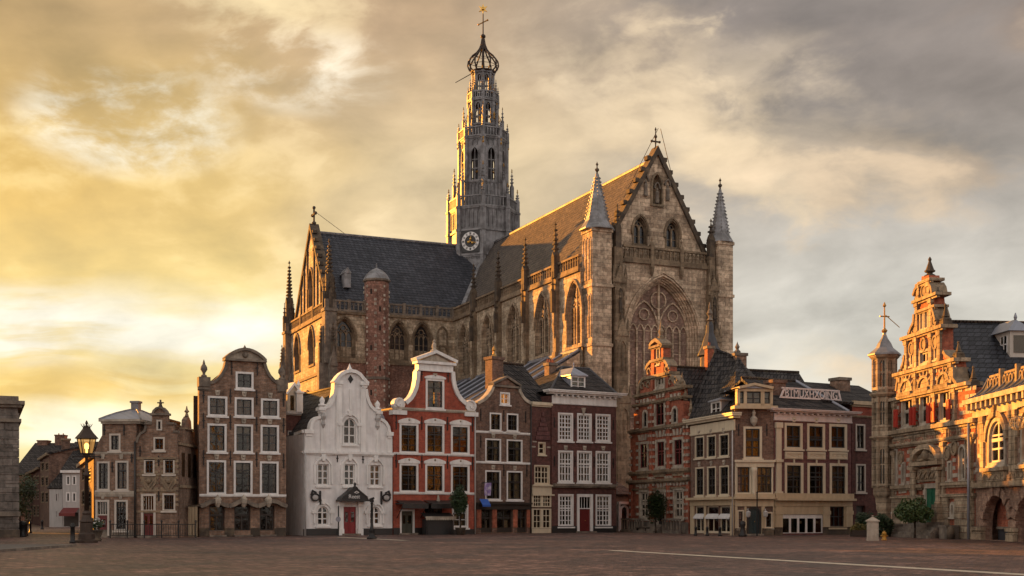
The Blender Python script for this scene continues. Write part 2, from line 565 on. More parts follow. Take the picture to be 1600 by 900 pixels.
paving_mat()
plain('band_stone', (.52, .44, .33), .7, .3, 1.5, streak=0, bump=.3)
plain('flagstone', (.085, .075, .068), .8, .3, 1.0, streak=0, bump=.3)


# ------------------------------------------------------------------ geometry helpers
class MB:
    """collects shapes and links them as ONE mesh object"""
    def __init__(s, M=None):
        s.v, s.f, s.sm = [], [], []
        s.M = M

    def add(s, vs, fs, smooth=False):
        o = len(s.v)
        s.v += [tuple(s.M @ Vector(p)) for p in vs] if s.M is not None else [tuple(p) for p in vs]
        s.f += [tuple(i + o for i in f) for f in fs]
        s.sm += [smooth] * len(fs)
        return s

    def box(s, x0, x1, y0, y1, z0, z1):
        if x0 > x1: x0, x1 = x1, x0
        if y0 > y1: y0, y1 = y1, y0
        if z0 > z1: z0, z1 = z1, z0
        v = [(x0, y0, z0), (x1, y0, z0), (x1, y1, z0), (x0, y1, z0), (x0, y0, z1), (x1, y0, z1), (x1, y1, z1), (x0, y1, z1)]
        return s.add(v, [(3, 2, 1, 0), (4, 5, 6, 7), (0, 1, 5, 4), (1, 2, 6, 5), (2, 3, 7, 6), (3, 0, 4, 7)])

    def prism(s, outer, y0, y1, holes=()):
        """outline in x-z, run from y0 (front) to y1 (back)"""
        def area(p):
            return sum(p[i][0] * p[(i + 1) % len(p)][1] - p[(i + 1) % len(p)][0] * p[i][1] for i in range(len(p)))
        if y0 > y1: y0, y1 = y1, y0
        loops = [list(outer) if area(outer) > 0 else list(reversed(outer))]
        loops += [list(h) if area(h) < 0 else list(reversed(h)) for h in holes]
        flat = [p for l in loops for p in l]
        tri = geometry.tessellate_polygon([[Vector((p[0], p[1], 0)) for p in l] for l in loops])
        n = len(flat)
        fs = []
        for a, b, c in tri:
            A, B, C = flat[a], flat[b], flat[c]
            cr = (B[0] - A[0]) * (C[1] - A[1]) - (B[1] - A[1]) * (C[0] - A[0])
            if abs(cr) < 1e-9:
                continue
            if cr < 0:
                b, c = c, b
            fs.append((a, b, c))
            fs.append((a + n, c + n, b + n))
        o = 0
        for l in loops:
            k = len(l)
            for i in range(k):
                a, b = o + i, o + (i + 1) % k
                fs.append((b, a, a + n, b + n))
            o += k
        return s.add([(p[0], y0, p[1]) for p in flat] + [(p[0], y1, p[1]) for p in flat], fs)

    def strip(s, path, w, y0, y1, closed=False):
        """a band of width w centred on a path in x-z"""
        n = len(path)
        L, Rr = [], []
        for i, p in enumerate(path):
            a = path[(i - 1) % n] if (closed or i > 0) else p
            b = path[(i + 1) % n] if (closed or i < n - 1) else p
            d1 = Vector((p[0] - a[0], p[1] - a[1]))
            d2 = Vector((b[0] - p[0], b[1] - p[1]))
            if d1.length > 1e-9: d1.normalize()
            if d2.length > 1e-9: d2.normalize()
            t = d1 + d2
            if t.length < 1e-6:
                t = d2
            t.normalize()
            nn = Vector((-t.y, t.x))
            ref = d2 if d2.length > 1e-9 else d1
            c = max(.45, abs(nn.dot(Vector((-ref.y, ref.x)))))
            L.append((p[0] + nn.x * w / 2 / c, p[1] + nn.y * w / 2 / c))
            Rr.append((p[0] - nn.x * w / 2 / c, p[1] - nn.y * w / 2 / c))
        vs = []
        for i in range(n):
            vs += [(L[i][0], y0, L[i][1]), (Rr[i][0], y0, Rr[i][1]), (Rr[i][0], y1, Rr[i][1]), (L[i][0], y1, L[i][1])]
        fs = []
        for i in range(n if closed else n - 1):
            a, b = i * 4, ((i + 1) % n) * 4
            for k in range(4):
                k2 = (k + 1) % 4
                fs.append((a + k, b + k, b + k2, a + k2))
        if not closed:
            fs += [(0, 1, 2, 3), (n * 4 - 1, n * 4 - 2, n * 4 - 3, n * 4 - 4)]
        return s.add(vs, fs)

    def tube(s, p0, p1, r0, r1=None, n=6):
        r1 = r0 if r1 is None else r1
        p0, p1 = Vector(p0), Vector(p1)
        d = (p1 - p0).normalized()
        a = d.orthogonal().normalized()
        b = d.cross(a)
        vs = []
        for p, r in ((p0, r0), (p1, r1)):
            for i in range(n):
                t = 2 * PI * i / n
                vs.append(tuple(p + (a * math.cos(t) + b * math.sin(t)) * r))
        fs = [(i, (i + 1) % n, n + (i + 1) % n, n + i) for i in range(n)]
        fs += [tuple(reversed(range(n))), tuple(range(n, 2 * n))]
        return s.add(vs, fs, n > 6)

    def path(s, pts, r, n=6):
        for a, b in zip(pts, pts[1:]):
            s.tube(a, b, r, r, n)
        return s

    def lathe(s, c, prof, n=12, rot=0.0, smooth=None, sx=1.0, sy=1.0):
        """profile [(r, z)] from bottom to top turned about the vertical through c = (x, y, z)"""
        vs, fs = [], []
        k = len(prof)
        for r, z in prof:
            for i in range(n):
                t = 2 * PI * i / n + rot
                vs.append((c[0] + max(r, .002) * math.cos(t) * sx, c[1] + max(r, .002) * math.sin(t) * sy, c[2] + z))
        for j in range(k - 1):
            for i in range(n):
                i2 = (i + 1) % n
                fs.append((j * n + i, j * n + i2, (j + 1) * n + i2, (j + 1) * n + i))
        fs += [tuple(reversed(range(n))), tuple(range((k - 1) * n, k * n))]
        return s.add(vs, fs, (n > 8) if smooth is None else smooth)

    def ball(s, c, r, n=8, sz=1.0):
        pr = [(r * math.cos(t), r * sz * math.sin(t)) for t in [(-.5 + i / 6) * PI for i in range(7)]]
        return s.lathe(c, pr, n, smooth=True)

    def slab(s, pts, t):
        """a flat sheet through pts given the thickness t below it"""
        P = [Vector(p) for p in pts]
        nrm = (P[1] - P[0]).cross(P[2] - P[0]).normalized()
        if nrm.z < 0:
            P.reverse()
            nrm = -nrm
        n = len(P)
        vs = [tuple(p) for p in P] + [tuple(p - nrm * t) for p in P]
        fs = [tuple(range(n)), tuple(reversed(range(n, 2 * n)))]
        fs += [(i, n + i, n + (i + 1) % n, (i + 1) % n) for i in range(n)]
        return s.add(vs, fs)

    def solid(s, vs, fs):
        return s.add(vs, fs)

    def each(s, name, mat, parent=None):
        """link every loose piece as an object of its own"""
        par = list(range(len(s.v)))
        def find(a):
            while par[a] != a:
                par[a] = par[par[a]]
                a = par[a]
            return a
        for f in s.f:
            for i in f[1:]:
                par[find(i)] = find(f[0])
        groups = {}
        for f, sm in zip(s.f, s.sm):
            groups.setdefault(find(f[0]), []).append((f, sm))
        for fs in groups.values():
            ids = sorted({i for f, _ in fs for i in f})
            mp = {i: k for k, i in enumerate(ids)}
            m = MB()
            m.v = [s.v[i] for i in ids]
            m.f = [tuple(mp[i] for i in f) for f, _ in fs]
            m.sm = [q for _, q in fs]
            m.build(name, mat, parent)

    def build(s, name, mat, parent=None, **props):
        me = bpy.data.meshes.new(name)
        me.from_pydata(s.v, [], s.f)
        me.materials.append(MATS[mat])
        me.polygons.foreach_set('use_smooth', s.sm)
        me.update()
        o = bpy.data.objects.new(name, me)
        COL.objects.link(o)
        if parent is not None:
            o.parent = parent
        for k, v in props.items():
            o[k] = v
        return o


def tag(o, label=None, cat=None, group=None, kind=None):
    if label: o['label'] = label
    if cat: o['category'] = cat
    if group: o['group'] = group
    if kind: o['kind'] = kind
    return o


def thing(name, label, cat, loc=(0, 0, 0), rz=0.0, group=None):
    o = bpy.data.objects.new(name, None)
    o.empty_display_size = .5
    COL.objects.link(o)
    o.location = loc
    o.rotation_euler = (0, 0, rz)
    return tag(o, label, cat, group)


def copy_tree(o, parent=None):
    c = o.copy()
    COL.objects.link(c)
    if parent is not None:
        c.parent = parent
    for ch in [q for q in o.children]:
        copy_tree(ch, c)
    return c


def ray(px, Z):
    return (px - CX) / FPX * Z


def ground(px, py):
    Z = CAMH * FPX / (py - HY)
    return ray(px, Z), Z


class Fac:
    """a vertical facade plane: x runs along it, y into the building, z up; uv() reads a photograph pixel as metres on it"""
    def __init__(s, pL, pR, ZL, ZR):
        s.A = Vector((ray(pL, ZL), ZL))
        B = Vector((ray(pR, ZR), ZR))
        s.W = (B - s.A).length
        s.d = (B - s.A) / s.W
        s.nrm = Vector((s.d.y, -s.d.x))
        s.rz = math.atan2(s.d.y, s.d.x)
        s.loc = (s.A.x, s.A.y, 0)

    def uv(s, px, py, off=0.0):
        r = Vector(((px - CX) / FPX, 1.0))
        A = s.A + s.nrm * off
        # A + d u = r t
        det = s.d.x * (-r.y) - s.d.y * (-r.x)
        u = ((-A.x) * (-r.y) - (-A.y) * (-r.x)) / det
        t = (s.d.x * (-A.y) - s.d.y * (-A.x)) / det
        return u, CAMH + (HY - py) / FPX * t

    def pts(s, L, off=0.0):
        out = []
        for p in L:
            u, z = s.uv(p[0], p[1], off)
            out.append((u, z))
        return out

    def rect(s, x0, y0, x1, y1, off=0.0):
        xm, ym = (x0 + x1) / 2, (y0 + y1) / 2
        return s.uv(x0, ym, off)[0], s.uv(x1, ym, off)[0], s.uv(xm, y1, off)[1], s.uv(xm, y0, off)[1]


def arch(u0, u1, z0, z1, kind='rect', rise=None, n=7):
    """outline of an opening, from bottom left round to top left, anticlockwise"""
    w = u1 - u0
    if kind == 'rect':
        return [(u0, z0), (u1, z0), (u1, z1), (u0, z1)]
    c = (u0 + u1) / 2
    pts = [(u0, z0), (u1, z0)]
    if kind == 'round':
        r = min(w / 2, (z1 - z0) * .9)
        zs = z1 - r
        pts += [(c + w / 2 * math.cos(t), zs + r * math.sin(t)) for t in [PI * i / (2 * n) for i in range(2 * n + 1)]]
    elif kind == 'seg':
        h = rise or w * .16
        zs = z1 - h
        pts += [(c + w / 2 * (1 - 2 * i / (2 * n)), zs + h * (1 - (1 - 2 * i / (2 * n)) ** 2)) for i in range(2 * n + 1)]
    elif kind == 'point':
        h = rise or w * .9
        zs = z1 - h
        half = []
        for i in range(n + 1):
            t = i / n
            a = t * PI / 2
            half.append((w / 2 * (1 - (1 - math.cos(a)) ** 1.0 * 1.0), h * math.sin(a) ** 1.12))
        # two arcs meeting in a point: blend of circle and chord
        half = [(w / 2 * (1 - t ** 1.75), h * (1 - (1 - t) ** 1.35)) for t in [i / n for i in range(n + 1)]]
        pts += [(c + x, zs + y) for x, y in half]
        pts += [(c - x, zs + y) for x, y in reversed(half[:-1])]
    return pts


def top_at(outline, u):
    best = None
    n = len(outline)
    for i in range(n):
        a, b = outline[i], outline[(i + 1) % n]
        if (a[0] - u) * (b[0] - u) <= 0 and abs(a[0] - b[0]) > 1e-6:
            z = a[1] + (b[1] - a[1]) * (u - a[0]) / (b[0] - a[0])
            best = z if best is None else max(best, z)
    return best


def build_window(root, u0, u1, z0, z1, cols=2, rows=3, kind='rect', rise=None, fw=.14, frame='paint_white', sash='paint_dark',
                 bar=.05, transom=None, curtain=None, cw=.3, glass='glass', sill=True, proud=.04, surround=0, key=None, hood=None,
                 name='window', sillmat=None, nl=None, shade=None, recess=.12, lbl=None):
    out = arch(u0, u1, z0, z1, kind, rise)
    inn = arch(u0 + fw, u1 - fw, z0 + fw * .8, z1 - fw, kind, None if rise is None else rise * (u1 - u0 - 2 * fw) / (u1 - u0))
    fr = MB().prism(out, -proud, recess + .05, [inn])
    w = fr.build(name, frame, root)
    if lbl: w['label'] = lbl
    iu0, iu1, iz0, iz1 = u0 + fw, u1 - fw, z0 + fw * .8, z1 - fw
    b = MB()
    y0, y1 = recess - .05, recess + .01
    sb = bar * 1.1
    inn2 = arch(iu0 + sb, iu1 - sb, iz0 + sb, iz1 - sb, kind, None if rise is None else rise * (u1 - u0 - 2 * fw - 2 * sb) / (u1 - u0))
    b.prism(arch(iu0 - .005, iu1 + .005, iz0 - .005, iz1 + .005, kind, None if rise is None else rise * (u1 - u0 - 2 * fw) / (u1 - u0)), y0 - .01, y1 + .01, [inn2])
    spring = min(q[1] for q in inn2[2:]) if kind != 'rect' else iz1
    for i in range(1, cols):
        uu = iu0 + (iu1 - iu0) * i / cols
        k = 1.5 if (cols % 2 == 0 and i == cols // 2) else 1.0
        b.box(uu - bar * k / 2, uu + bar * k / 2, y0, y1, iz0 + sb * .5, (top_at(inn2, uu) or iz1) + sb * .4)
    for j in range(1, rows):
        z = iz0 + (iz1 - iz0) * j / rows
        if z > iz1 - .1: continue
        if kind != 'rect' and z > spring + .35 * (iz1 - spring): continue
        b.box(iu0 + sb * .5, iu1 - sb * .5, y0 + .004, y1 - .004, z - bar / 2, z + bar / 2)
    if transom:
        z = iz0 + (iz1 - iz0) * transom
        b.box(iu0 + .01, iu1 - .01, y0 - .02, y1 + .006, z - bar * .9, z + bar * .9)
    b.build('sash', sash, w)
    p = MB().prism(arch(iu0 + .01, iu1 - .01, iz0 + .01, iz1 - .01, kind, None if rise is None else rise * (u1 - u0 - 2 * fw) / (u1 - u0)), y1 + .012, y1 + .022)
    p.build('pane', glass, w)
    if curtain:
        q = MB()
        W = iu1 - iu0
        zc = iz1 - (0 if kind == 'rect' else (iz1 - spring))
        def drape(a, bb):
            n = max(3, int((bb - a) / .12))
            pts = [(a + (bb - a) * i / n, y1 + .16 + (.05 if i % 2 else 0)) for i in range(n + 1)]
            vs, fs = [], []
            for (x, y) in pts:
                vs += [(x, y, iz0 + .02), (x, y, zc - .02)]
            for i in range(n):
                fs.append((2 * i, 2 * i + 2, 2 * i + 3, 2 * i + 1))
            q.add(vs, fs)
        if cw >= .5:
            drape(iu0 + .02, iu1 - .02)
        else:
            drape(iu0 + .02, iu0 + W * cw)
            drape(iu1 - W * cw, iu1 - .02)
        q.build('curtain', curtain, w)
    if shade:
        MB().box(iu0 + .02, iu1 - .02, y1 + .08, y1 + .10, iz1 - (iz1 - iz0) * shade[0], iz1 - .02).build('roller_blind', shade[1], w)
    if sill:
        MB().box(u0 - .10, u1 + .10, -proud - .09, .02, z0 - .13, z0 - .002).build('sill', sillmat or frame, w)
    return w


WINDOW_RND = random.Random(23)


class House:
    """a house front with real openings, a body behind it and a roof; every part is a child of one Empty"""
    def __init__(s, name, label, cat, fac, wall, group='old houses around the square'):
        s.f = fac
        s.root = thing(name, label, cat, fac.loc, fac.rz, group)
        s.wall = wall
        s.holes, s.todo = [], []

    def win(s, x0, y0, x1, y1, cols=2, rows=3, kind='rect', **k):
        u0, u1, z0, z1 = s.f.rect(x0, y0, x1, y1)
        s.wuv(u0, u1, z0, z1, cols, rows, kind, **k)

    def wuv(s, u0, u1, z0, z1, cols=2, rows=3, kind='rect', **k):
        i = .03
        rise = k.get('rise')
        s.holes.append(arch(u0 + i, u1 - i, z0 + i, z1 - i, kind, rise))
        kw = dict(s.defaults) if hasattr(s, 'defaults') else {}
        kw.update(k)
        key, hood = kw.pop('key', None), kw.pop('hood', None)
        if kw.get('curtain') and kw.get('cw', .3) < .5:       # no two households draw their curtains alike
            kw['cw'] = kw.get('cw', .3) * WINDOW_RND.uniform(.55, 1.5)
            if kind == 'rect' and WINDOW_RND.random() < .3:
                kw['shade'] = (WINDOW_RND.uniform(.15, .5), WINDOW_RND.choice(['curtain_white', 'curtain_reflection', 'plaster_grey']))
            if WINDOW_RND.random() < .12:
                kw['curtain'] = None
        s.todo.append((u0, u1, z0, z1, cols, rows, kind, kw))
        if key:
            c = (u0 + u1) / 2
            MB().prism([(c - .12, z1 + .06), (c + .12, z1 + .06), (c + .19, z1 + .44), (c - .19, z1 + .44)], -.09, .02).ball((c, -.09, z1 + .3), .10, 6).build('keystone', key, s.root)
        if hood:
            hm, hh = hood
            top = arch(u0 - .12, u1 + .12, z1 + .0, z1 + hh, 'seg', hh * .55)
            MB().prism(top, -.10, .02).build('window_hood', hm, s.root)

    def hole(s, x0, y0, x1, y1, kind='rect', rise=None):
        u0, u1, z0, z1 = s.f.rect(x0, y0, x1, y1)
        z0 = max(z0, .02)
        s.holes.append(arch(u0, u1, z0, z1, kind, rise))
        return u0, u1, z0, z1

    def door(s, x0, y0, x1, y1, mat='paint_red', frame='paint_white', kind='rect', fw=.14, transom=0.0, leaves=2, glaze=True, name='door', step=True, lbl=None):
        """transom: height in metres of a glazed light over the door"""
        u0, u1, z0, z1 = s.f.rect(x0, y0, x1, y1)
        z0 = .06
        s.holes.append(arch(u0 + .03, u1 - .03, z0 + .03, z1 - .03, kind))
        fr = MB().prism(arch(u0, u1, z0, z1, kind), -.05, .2, [arch(u0 + fw, u1 - fw, z0 + .02, z1 - fw, kind)])
        d = fr.build(name, frame, s.root)
        if lbl: d['label'] = lbl
        a, b, zt = u0 + fw, u1 - fw, z1 - fw - transom
        leaf = MB()
        w = (b - a) / leaves
        top = zt if (kind == 'rect' or transom) else z1 - fw
        if kind != 'rect' and not transom:
            leaf.prism(arch(a - .01, b + .01, z0 + .01, z1 - fw + .01, kind), .08, .14)
        else:
            leaf.box(a - .01, b + .01, .08, .14, z0 + .01, top)
        for i in range(leaves):
            x = a + w * i
            hh = top - z0 if kind == 'rect' or transom else (top - z0) * .68
            for (q0, q1) in ((.08, .30), (.36, .92)):
                leaf.strip([(x + w * .16, z0 + hh * q0), (x + w * .84, z0 + hh * q0), (x + w * .84, z0 + hh * q1), (x + w * .16, z0 + hh * q1)], .05, .05, .085, True)
        if leaves == 2:
            leaf.box((a + b) / 2 - .03, (a + b) / 2 + .03, .045, .085, z0 + .02, top if kind == 'rect' else top - .3)
        leaf.build('door_leaf', mat, d)
        if glaze:
            g = MB()
            for i in range(leaves):
                x = a + w * i
                g.box(x + w * .25, x + w * .75, .070, .078, z0 + (zt - z0) * .45, z0 + (zt - z0) * .82)
            g.build('door_light', 'glass_old', d)
        MB().tube(((a + b) / 2 + .07, .0, z0 + 1.0), ((a + b) / 2 + .07, .08, z0 + 1.0), .035, .03, 8).build('handle', 'gilt', d)
        if transom:
            t = MB()
            t.box(a - .01, b + .01, .02, .14, zt, zt + .09)
            for i in range(1, 4):
                t.box(a + (b - a) * i / 4 - .02, a + (b - a) * i / 4 + .02, .07, .11, zt + .09, z1 - fw + .01)
            t.build('transom_bar', frame, d)
            MB().box(a, b, .115, .125, zt + .09, z1 - fw).build('transom_light', 'glass', d)
        if step:
            MB().box(u0 - .1, u1 + .1, -.5, .03, 0.0, .13).build('doorstep', 'stone_soot', s.root)
        return u0, u1, z0, z1

    def band(s, y, xa, xb, h=.16, proud=.10, mat='paint_white', name='string_course'):
        """a level moulding at photograph height y from xa to xb"""
        ua, z = s.f.uv(xa, y)
        ub, z2 = s.f.uv(xb, y)
        z = s.f.uv((xa + xb) / 2, y)[1]
        m = MB().box(ua, ub, -proud, .03, z - h / 2, z + h / 2)
        m.box(ua + .004, ub - .004, -proud * .5, .03, z - h / 2 - h * .5, z - h / 2 - .002)
        m.build(name, mat, s.root)
        return z

    def cornice(s, ua, ub, z0, z1, mat='paint_white', proud=.45, dent=True, frieze=True, back=.3):
        """classical cornice: frieze, dentils, corona"""
        h = z1 - z0
        m = MB()
        m.box(ua, ub, -.06, .03, z0, z0 + h * .62)
        m.box(ua - .03, ub + .03, -.11, .03, z0 + h * .03, z0 + h * .11)
        m.box(ua - proud * .5, ub + proud * .5, -proud * .55, back, z0 + h * .70, z0 + h * .82)
        m.box(ua - proud * .9, ub + proud * .9, -proud * .9, back, z0 + h * .82, z0 + h * .93)
        m.box(ua - proud, ub + proud, -proud, back, z0 + h * .93, z1)
        if dent:
            n = int((ub - ua) / .55)
            for i in range(n):
                x = ua + (i + .5) * (ub - ua) / n
                m.box(x - .09, x + .09, -proud * .45, .02, z0 + h * .56, z0 + h * .70)
        m.build('cornice', mat, s.root)

    def anchors(s, L, h=.75):
        """forged wall anchors at photograph pixels"""
        for px, py in L:
            u, z = s.f.uv(px, py)
            MB().box(u - .035, u + .035, -.06, .01, z - h / 2, z + h / 2).box(u - .09, u + .09, -.05, .01, z - .04, z + .04).build('wall_anchor', 'iron', s.root)

    def finish(s, outline, depth, side_h, th=.45, skew=0.0):
        """outline: photograph pixels up the left side, over the top and down the right; the foot is closed at the ground"""
        pts = s.f.pts(outline)
        pts = [(pts[0][0], 0.0)] + pts + [(pts[-1][0], 0.0)]
        s.outline = pts
        m = MB().prism(pts, 0, th, s.holes)
        u0, u1 = pts[0][0], pts[-1][0]
        q = [(u0 + .003, th), (u0 + .35, th), (u0 + .35 + skew, depth), (u0 + .003 + skew, depth)]
        m.solid([(x, y, 0) for x, y in q] + [(x, y, side_h) for x, y in q], [(3, 2, 1, 0), (4, 5, 6, 7), (0, 1, 5, 4), (1, 2, 6, 5), (2, 3, 7, 6), (3, 0, 4, 7)])
        s.skew = skew
        m.box(u1 - .35, u1 - .003, th, depth, 0, side_h)
        m.box(u0 + .36 + skew, u1 - .36, depth - .3, depth - .01, 0, side_h)
        m.build('wall', s.wall, s.root)
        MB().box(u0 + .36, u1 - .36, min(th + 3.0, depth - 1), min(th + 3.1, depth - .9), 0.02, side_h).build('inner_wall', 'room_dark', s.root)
        for a in s.todo:
            u0_, u1_, z0, z1, c, r, k, kw = a
            build_window(s.root, u0_, u1_, z0, z1, c, r, k, **kw)
        s.u0, s.u1, s.depth, s.side_h, s.th = u0, u1, depth, side_h, th
        return pts

    def coping(s, path_px, w=.2, mat='paint_white', proud=.12, back=None, name='gable_coping'):
        p = s.f.pts(path_px)
        return MB().strip(p, w, -proud, (back or s.th + .06)).build(name, mat, s.root)

    def gable_roof(s, ridge_h, mat='pantile_dark', over=.15, y0=None, y1=None, eave=None, uc=None):
        """two slopes with the ridge running away from the front"""
        y0 = s.th if y0 is None else y0
        y1 = s.depth + .2 if y1 is None else y1
        e = s.side_h if eave is None else eave
        c = (s.u0 + s.u1) / 2 if uc is None else uc
        a, b = s.u0 - over, s.u1 + over
        m = MB()
        k = s.skew
        m.solid([(a, y0, e), (a + k, y1, e), (c + k * .5, y1, ridge_h), (c, y0, ridge_h), (a, y0, e - .2), (a + k, y1, e - .2), (c + k * .5, y1, ridge_h - .2), (c, y0, ridge_h - .2)], [(0, 3, 2, 1), (4, 5, 6, 7), (0, 1, 5, 4), (1, 2, 6, 5), (2, 3, 7, 6), (3, 0, 4, 7)])
        m.solid([(c + .001, y0, ridge_h), (c + .001 + k * .5, y1, ridge_h), (b, y1, e), (b, y0, e), (c + .001, y0, ridge_h - .2), (c + .001 + k * .5, y1, ridge_h - .2), (b, y1, e - .2), (b, y0, e - .2)], [(0, 3, 2, 1), (4, 5, 6, 7), (0, 1, 5, 4), (1, 2, 6, 5), (2, 3, 7, 6), (3, 0, 4, 7)])
        r = m.build('roof', mat, s.root)
        MB().prism([(a + .2 + k, e), (b - .2, e), (c + k * .5, ridge_h - .15)], y1 - .35, y1 - .1).build('rear_gable', s.wall, s.root)
        MB().tube((c, y0, ridge_h + .02), (c + k * .5, y1, ridge_h + .02), .13, .13, 8).build('ridge_tiles', 'pantile_brown', r)
        return r

    def hip_roof(s, e, rh, ra, rb, ry, mat='pantile_dark', over=.3, y0=-.1, y1=None):
        """ridge from u = ra to rb at depth ry"""
        y1 = s.depth if y1 is None else y1
        a, b = s.u0 - over, s.u1 + over
        P = [(a, y0, e), (b, y0, e), (b, y1, e), (a, y1, e)]
        A, B = (ra, ry, rh), (rb, ry, rh)
        m = MB().solid(P + [A, B], [(0, 1, 5, 4), (1, 2, 5), (2, 3, 4, 5), (3, 0, 4), (3, 2, 1, 0)])
        r = m.build('roof', mat, s.root)
        t = MB()
        for p, q in ((P[0], A), (P[1], B), (P[2], B), (P[3], A), (A, B)):
            t.tube(p, q, .11, .11, 6)
        t.build('hip_tiles', 'pantile_brown' if mat == 'pantile_brown' else 'lead_deep', r)
        return r


def urn(root, u, y, z, s=1.0, mat='stone_pale', name='urn_finial'):
    MB().lathe((u, y, z), [(.22 * s, 0), (.22 * s, .12 * s), (.10 * s, .2 * s), (.10 * s, .3 * s), (.26 * s, .55 * s), (.24 * s, .75 * s), (.10 * s, .95 * s), (.09 * s, 1.05 * s), (.03 * s, 1.25 * s), (0, 1.3 * s)], 10).build(name, mat, root)


def chimney(root, u0, u1, y0, y1, z0, z1, mat='brick_brown', cap='stone_soot', pots=2):
    c = MB().box(u0, u1, y0, y1, z0, z1).build('chimney', mat, root)
    MB().box(u0 - .1, u1 + .1, y0 - .1, y1 + .1, z1 - .25, z1).build('chimney_cap', cap, c)
    for i in range(pots):
        x = u0 + (u1 - u0) * (i + .5) / pots
        MB().lathe((x, (y0 + y1) / 2, z1), [(.13, 0), (.10, .3), (.12, .34)], 8).build('chimney_pot', 'brick_scarlet', c)
    return c


def dormer(H, u0, u1, z0, z1, yf, depth, roof='zinc', frame='paint_white', side='zinc', roof_h=.6, cols=2, rows=2, flat=False, over=.18):
    """a dormer standing in a roof slope, front at depth yf"""
    root = H.root
    m = MB().box(u0, u0 + .08, yf + .1, yf + depth, z0, z1).box(u1 - .08, u1, yf + .1, yf + depth, z0, z1)
    d = m.build('dormer', side, root)
    f = MB()
    f.prism([(u0, z0), (u1, z0), (u1, z1), (u0, z1)], yf, yf + .1, [[(u0 + .13, z0 + .13), (u1 - .13, z0 + .13), (u1 - .13, z1 - .13), (u0 + .13, z1 - .13)]])
    for i in range(1, cols):
        x = u0 + .13 + (u1 - u0 - .26) * i / cols
        f.box(x - .035, x + .035, yf + .01, yf + .08, z0 + .1, z1 - .1)
    for j in range(1, rows):
        z = z0 + .13 + (z1 - z0 - .26) * j / rows
        f.box(u0 + .1, u1 - .1, yf + .02, yf + .07, z - .025, z + .025)
    f.build('dormer_frame', frame, d)
    MB().box(u0 + .1, u1 - .1, yf + .082, yf + .092, z0 + .1, z1 - .1).build('pane', 'glass', d)
    MB().box(u0 + .09, u1 - .09, yf + .5, yf + .55, z0, z1).build('curtain', 'curtain_white', d)
    c = (u0 + u1) / 2
    a, b, y0, y1 = u0 - over, u1 + over, yf - over, yf + depth
    if flat:
        r = MB().box(a, b, y0, y1, z1, z1 + .12).box(a - .05, b + .05, y0 - .05, y1, z1 + .12, z1 + .18)
    else:
        yy = yf + (u1 - u0) / 2
        r = MB().box(a, b, y0, y1, z1, z1 + .1)
        r.solid([(a, y0, z1 + .1), (b, y0, z1 + .1), (b, y1, z1 + .1), (a, y1, z1 + .1), (c, yy, z1 + .1 + roof_h), (c, y1, z1 + .1 + roof_h)],
                [(0, 1, 4), (1, 2, 5, 4), (2, 3, 5), (3, 0, 4, 5)])
        r.lathe((c, yy, z1 + .1 + roof_h), [(.06, 0), (.05, .2), (.09, .28), (.02, .45)], 8)
    r.build('dormer_roof', roof, d)
    return d


def text_mesh(name, body, size, depth, mat, parent, M, align='CENTER', space=1.0):
    cu = bpy.data.curves.new(name, 'FONT')
    cu.body = body
    cu.size = size
    cu.extrude = depth
    cu.align_x = align
    cu.space_character = space
    tmp = bpy.data.objects.new(name, cu)
    COL.objects.link(tmp)
    dg = bpy.context.evaluated_depsgraph_get()
    me = bpy.data.meshes.new_from_object(tmp.evaluated_get(dg))
    bpy.data.objects.remove(tmp)
    me.transform(M)
    me.materials.clear()
    me.materials.append(MATS[mat])
    me.name = name
    o = bpy.data.objects.new(name, me)
    COL.objects.link(o)
    o.parent = parent
    return o


RX90 = Matrix.Rotation(R(90), 4, 'X')      # stands text up, facing -y


# ------------------------------------------------------------------ the ground
def build_ground():
    m = MB().box(-2500, 2500, -400, 5000, -1.0, 0.0)
    tag(m.build('square_paving', 'brick_paving'), kind='structure')
    m = MB()
    m.prism([(0, 0), (1, 0), (1, 1), (0, 1)], 0, 1)
    def band(name, p, q, w0, w1):
        p, q = Vector((*p, 0)), Vector((*q, 0))
        d = (q - p).normalized()
        n = Vector((-d.y, d.x, 0))
        z = .006
        v = [p - n * w0, q - n * w1, q + n * w1, p + n * w0]
        b = MB().add([(a.x, a.y, z) for a in v], [(0, 1, 2, 3)])
        tag(b.build(name, 'band_stone'), kind='structure')
    a, b = ground(955, 860), ground(1600, 898)
    b2 = (b[0] + (b[0] - a[0]) * .5, b[1] + (b[1] - a[1]) * .5)
    band('pavement_band', a, b2, .28, .38)
    band('pavement_band', ground(528, 839.5), ground(634, 844.5), .26, .26)
    # low stone pavement along the near building, with a kerb
    f = MB()
    f.box(-60, -22.6, 20, 62, .0, .12)
    k = f.build('pavement', 'flagstone')
    tag(k, kind='structure')
    tag(MB().box(-22.59, -22.3, 20, 62.3, 0, .125).build('pavement_kerb', 'stone_soot'), kind='structure')


build_ground()


# ------------------------------------------------------------------ the great church
def face_matrix(c, ang, apo):
    n = Vector((math.cos(ang), math.sin(ang), 0))
    d = Vector((-n.y, n.x, 0))
    M = Matrix(((d.x, -n.x, 0, c[0] + n.x * apo), (d.y, -n.y, 0, c[1] + n.y * apo), (0, 0, 1, 0), (0, 0, 0, 1)))
    return M


def left_matrix(x0, y0):
    return Matrix(((0, 1, 0, x0), (-1, 0, 0, y0), (0, 0, 1, 0), (0, 0, 0, 1)))


def front_matrix(x0, y0):
    return Matrix.Translation((x0, y0, 0))


